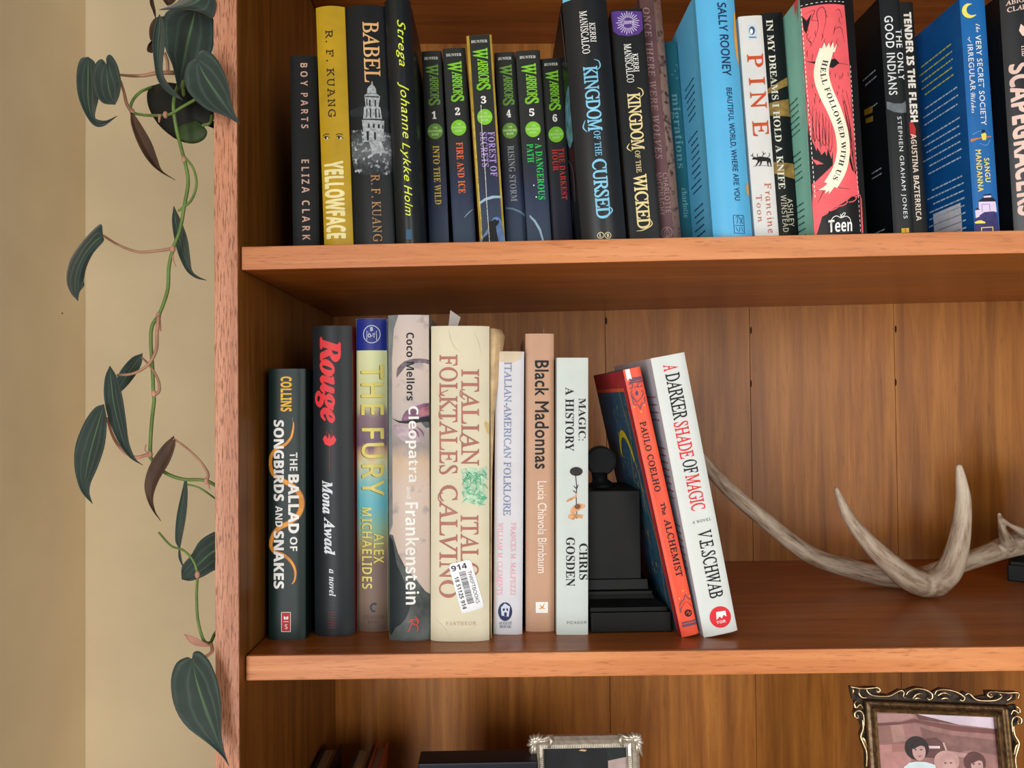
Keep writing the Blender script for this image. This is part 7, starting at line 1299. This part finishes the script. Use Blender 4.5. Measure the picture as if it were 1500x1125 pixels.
leaf(2, [(255, 130), (250, 82), (225, 95), (165, 160), (118, 235), (106, 310), (125, 365), (153, 396)], [(255, 130), (225, 150), (180, 205), (150, 270), (140, 330), (142, 370), (153, 396)], [(255, 130), (258, 150), (215, 200), (188, 255), (176, 310), (178, 332), (158, 362), (153, 396)], .005, dm=-.003, dl=.004)
leaf(2, [(418, 612), (375, 630), (330, 680), (308, 730), (300, 790)], [(418, 612), (385, 660), (350, 710), (320, 760), (300, 790)], [(418, 612), (412, 660), (380, 715), (340, 760), (300, 790)], .03, dm=.002)
leaf(2, [(284, 664), (264, 710), (260, 790), (278, 880), (315, 970), (365, 1040), (420, 1073)], [(284, 664), (290, 730), (300, 820), (325, 920), (350, 1000), (380, 1045), (420, 1073)], [(284, 664), (312, 710), (335, 790), (350, 890), (362, 980), (388, 1045), (420, 1073)], .006, dm=.003)
leaf(3, [(205, -62), (175, -50), (140, 0), (112, 75), (110, 150), (130, 220), (168, 262)], [(205, -62), (185, 10), (165, 80), (150, 150), (148, 210), (168, 262)], [(205, -62), (214, -10), (208, 70), (186, 140), (162, 195), (158, 230), (168, 262)], .002, dm=.003)
leaf(3, [(433, 42), (400, 70), (358, 130), (338, 195), (345, 245), (365, 285), (391, 319)], [(433, 42), (410, 100), (375, 170), (358, 230), (368, 280), (391, 319)], [(433, 42), (438, 70), (420, 125), (385, 185), (366, 240), (372, 285), (391, 319)], .012, dm=.002, mt=LEAFB)
leaf(3, [(470, 180), (456, 240), (442, 310), (438, 380), (448, 405), (450, 440), (465, 472)], [(470, 180), (466, 240), (456, 310), (448, 380), (450, 410), (454, 440), (465, 472)], [(476, 182), (478, 240), (472, 310), (458, 385), (454, 408), (458, 440), (465, 472)], .02, dm=.001, dr=-.003)
leaf(3, [(600, 345), (560, 357), (518, 385), (490, 430), (460, 468), (460, 510)], [(610, 400), (560, 420), (520, 455), (485, 490), (460, 510)], [(620, 470), (570, 478), (530, 500), (490, 514), (460, 510)], .034, dm=.002)
leaf(3, [(493, 770), (475, 764), (440, 785), (424, 845), (436, 925), (475, 990), (545, 1045), (590, 1085), (613, 1117)], [(493, 770), (508, 840), (530, 910), (558, 985), (588, 1060), (613, 1117)], [(493, 770), (498, 748), (520, 746), (552, 780), (578, 850), (588, 930), (588, 1010), (598, 1070), (613, 1117)], -.012, dm=.003, dt=-.002)
leaf(3, [(548, 722), (525, 712), (500, 698), (467, 689)], [(548, 724), (520, 716), (495, 706), (467, 689)], [(548, 728), (520, 728), (490, 718), (467, 689)], .004, dm=.001, mt=STEMK, nm='bract')
# stems
S1 = .00125
stem('stem', [(1, 590, 300, .035), (1, 600, 350, .03), (1, 582, 410, .012), (1, 575, 470, .01), (1, 588, 560, .012), (1, 610, 650), (1, 625, 705), (1, 638, 790), (1, 622, 890), (1, 602, 1000), (1, 574, 1075), (2, 527, 260), (2, 522, 350), (2, 490, 445), (2, 458, 500), (2, 453, 570), (2, 460, 680), (2, 463, 770), (2, 466, 810), (2, 456, 900), (2, 450, 1020), (3, 362, 118), (3, 400, 158), (3, 460, 182), (3, 540, 188), (3, 600, 225, .03)], S1, STEM)
stem('stem', [(3, 600, 640, .03), (3, 566, 690, .02), (3, 552, 716, .012), (3, 530, 706, .01), (3, 512, 640, .01), (3, 508, 560, .01), (3, 510, 495, .01), (3, 498, 450, .01), (3, 465, 415, .01), (3, 425, 400, .01), (3, 384, 356, .006)], (S1, .0007), STEM)
stem('stem', [(1, 478, 378, .03), (1, 430, 400), (1, 396, 440), (1, 392, 482), (1, 440, 498), (1, 510, 500, .015), (1, 560, 495, .01), (1, 610, 465, .005), (1, 668, 432, -.002)], .001, STEM)
stem('petiole', [(1, 345, 350, .012), (1, 360, 400), (1, 372, 450), (1, 396, 488)], (.0008, .0014), STEMP)
stem('petiole', [(1, 325, 322, .012), (1, 380, 328), (1, 440, 328), (1, 510, 316), (1, 585, 316, .03)], (.0008, .0016), STEMP)
stem('petiole', [(1, 536, 230, .03), (1, 548, 265, .03), (1, 550, 305, .03)], .0012, STEMP)
stem('petiole', [(1, 622, 680), (1, 660, 730), (1, 674, 800), (1, 650, 870), (1, 595, 915)], .0009, STEM)
stem('petiole', [(1, 570, 1078), (1, 500, 1088), (1, 420, 1092), (1, 340, 1064), (1, 268, 1020, .006)], (.0012, .0008), STEMP)
stem('petiole', [(2, 485, 458, .017), (2, 478, 530, .015), (2, 474, 600, .013), (2, 440, 660, .012), (2, 380, 695, .01), (2, 315, 702, .012)], (.0014, .0009), STEMP)
stem('petiole', [(2, 415, 628, .03), (2, 450, 665), (2, 482, 720), (2, 487, 765), (2, 468, 785)], (.0007, .0012), STEMP)
stem('petiole', [(2, 272, 878, .008), (2, 295, 950), (2, 330, 1005), (2, 385, 1040), (2, 446, 1028)], (.0008, .0014), STEMK)
stem('petiole', [(3, 538, 192), (3, 545, 165), (3, 520, 125), (3, 480, 85), (3, 433, 50, .012)], (.0012, .0007), STEMP)
stem('petiole', [(3, 478, 200), (3, 510, 208), (3, 540, 225), (3, 590, 262, .03)], .0007, STEM)
stem('petiole', [(3, 555, 720, .008), (3, 558, 745, .0), (3, 530, 765, -.006), (3, 495, 772, -.011)], .0012, STEMK)
stem('petiole', [(4, 440, 940, .03), (4, 500, 920, .03), (4, 512, 860, .034), (4, 490, 800, .036)], .0012, STEM)
stem('petiole', [(4, 300, 610, .014), (4, 298, 660, .012), (4, 305, 715, .01)], .0014, STEM)
stem('petiole', [(4, 500, -40, .004), (4, 492, 20, .004), (4, 508, 70, .008)], .0014, STEM)
for c, x, y, dep in ((1, 620, 692, .02), (1, 572, 1080, .02), (2, 484, 457, .02), (2, 466, 778, .02), (2, 450, 1028, .02), (1, 396, 486, .02), (3, 540, 188, .02), (3, 511, 494, .01), (1, 540, 498, .012)):
    bm = bmesh.new(); bmesh.ops.create_icosphere(bm, subdivisions=2, radius=.0018, matrix=Matrix.Translation(vp(c, x, y, dep)) @ Matrix.Diagonal((1, 1, 1.5, 1))); from_bm('stem_node', bm, STEMK, vine, True)
stem('aerial_root', [(2, 540, 185), (2, 545, 225), (2, 556, 255)], (.0008, .0004), STEMK); stem('aerial_root', [(2, 488, 470), (2, 494, 520, .014)], (.0008, .0005), STEMK); stem('aerial_root', [(3, 352, 98), (3, 340, 88), (3, 343, 70)], .0004, STEMK); stem('aerial_root', [(3, 545, 195), (3, 550, 215)], (.001, .0004), STEMK); stem('aerial_root', [(1, 515, 500, .01), (1, 512, 530, .008)], (.0012, .0005), STEMK)

# the runs of stem the photograph hides: behind the upright's edge, and up over the top of the bookcase to the pot
stem('stem', [(3, 598, 224, .03), (3, 632, 300, .055), (3, 636, 430, .06), (3, 632, 560, .055), (3, 600, 640, .03)], S1, STEM)
a_ = vp(1, 590, 300, .035); top_ = TOPZ-vroot_p.z
P = [tuple(a_), (a_.x+.004, a_.y+.004, a_.z+.10), (a_.x-.006, .012, a_.z+.25), (a_.x+.004, .02, top_-.08), (XO-.012-vroot_p.x, .03, top_-.01), (XO+.004-vroot_p.x, .05, top_+.02), (XO+.07-vroot_p.x, .11, top_+.085)]
C_ = catmull(P, 60); bm = bmesh.new(); bm_tube(bm, C_, [S1]*60, 8); from_bm('stem', bm, STEM, vine, True)
c_ = Vector((XO+.11, .14, TOPZ))-vroot_p; bm = bmesh.new(); ring = []
for r_, z_ in ((.038, 0), (.042, .004), (.054, .085), (.057, .09), (.057, .1), (.051, .1), (.049, .08)): ring.append([bm.verts.new((c_.x+r_*math.cos(k*math.pi/16), c_.y+r_*math.sin(k*math.pi/16), c_.z+z_+.0003)) for k in range(32)])
for r0, r1 in zip(ring, ring[1:]):
    for k in range(32): bm.faces.new((r0[k], r0[(k+1) % 32], r1[(k+1) % 32], r1[k]))
bm.faces.new(ring[0][::-1]); bm.faces.new(ring[-1]); bmesh.ops.recalc_face_normals(bm, faces=bm.faces); from_bm('pot', bm, mat((170, 100, 70), .8), vine, 'auto')
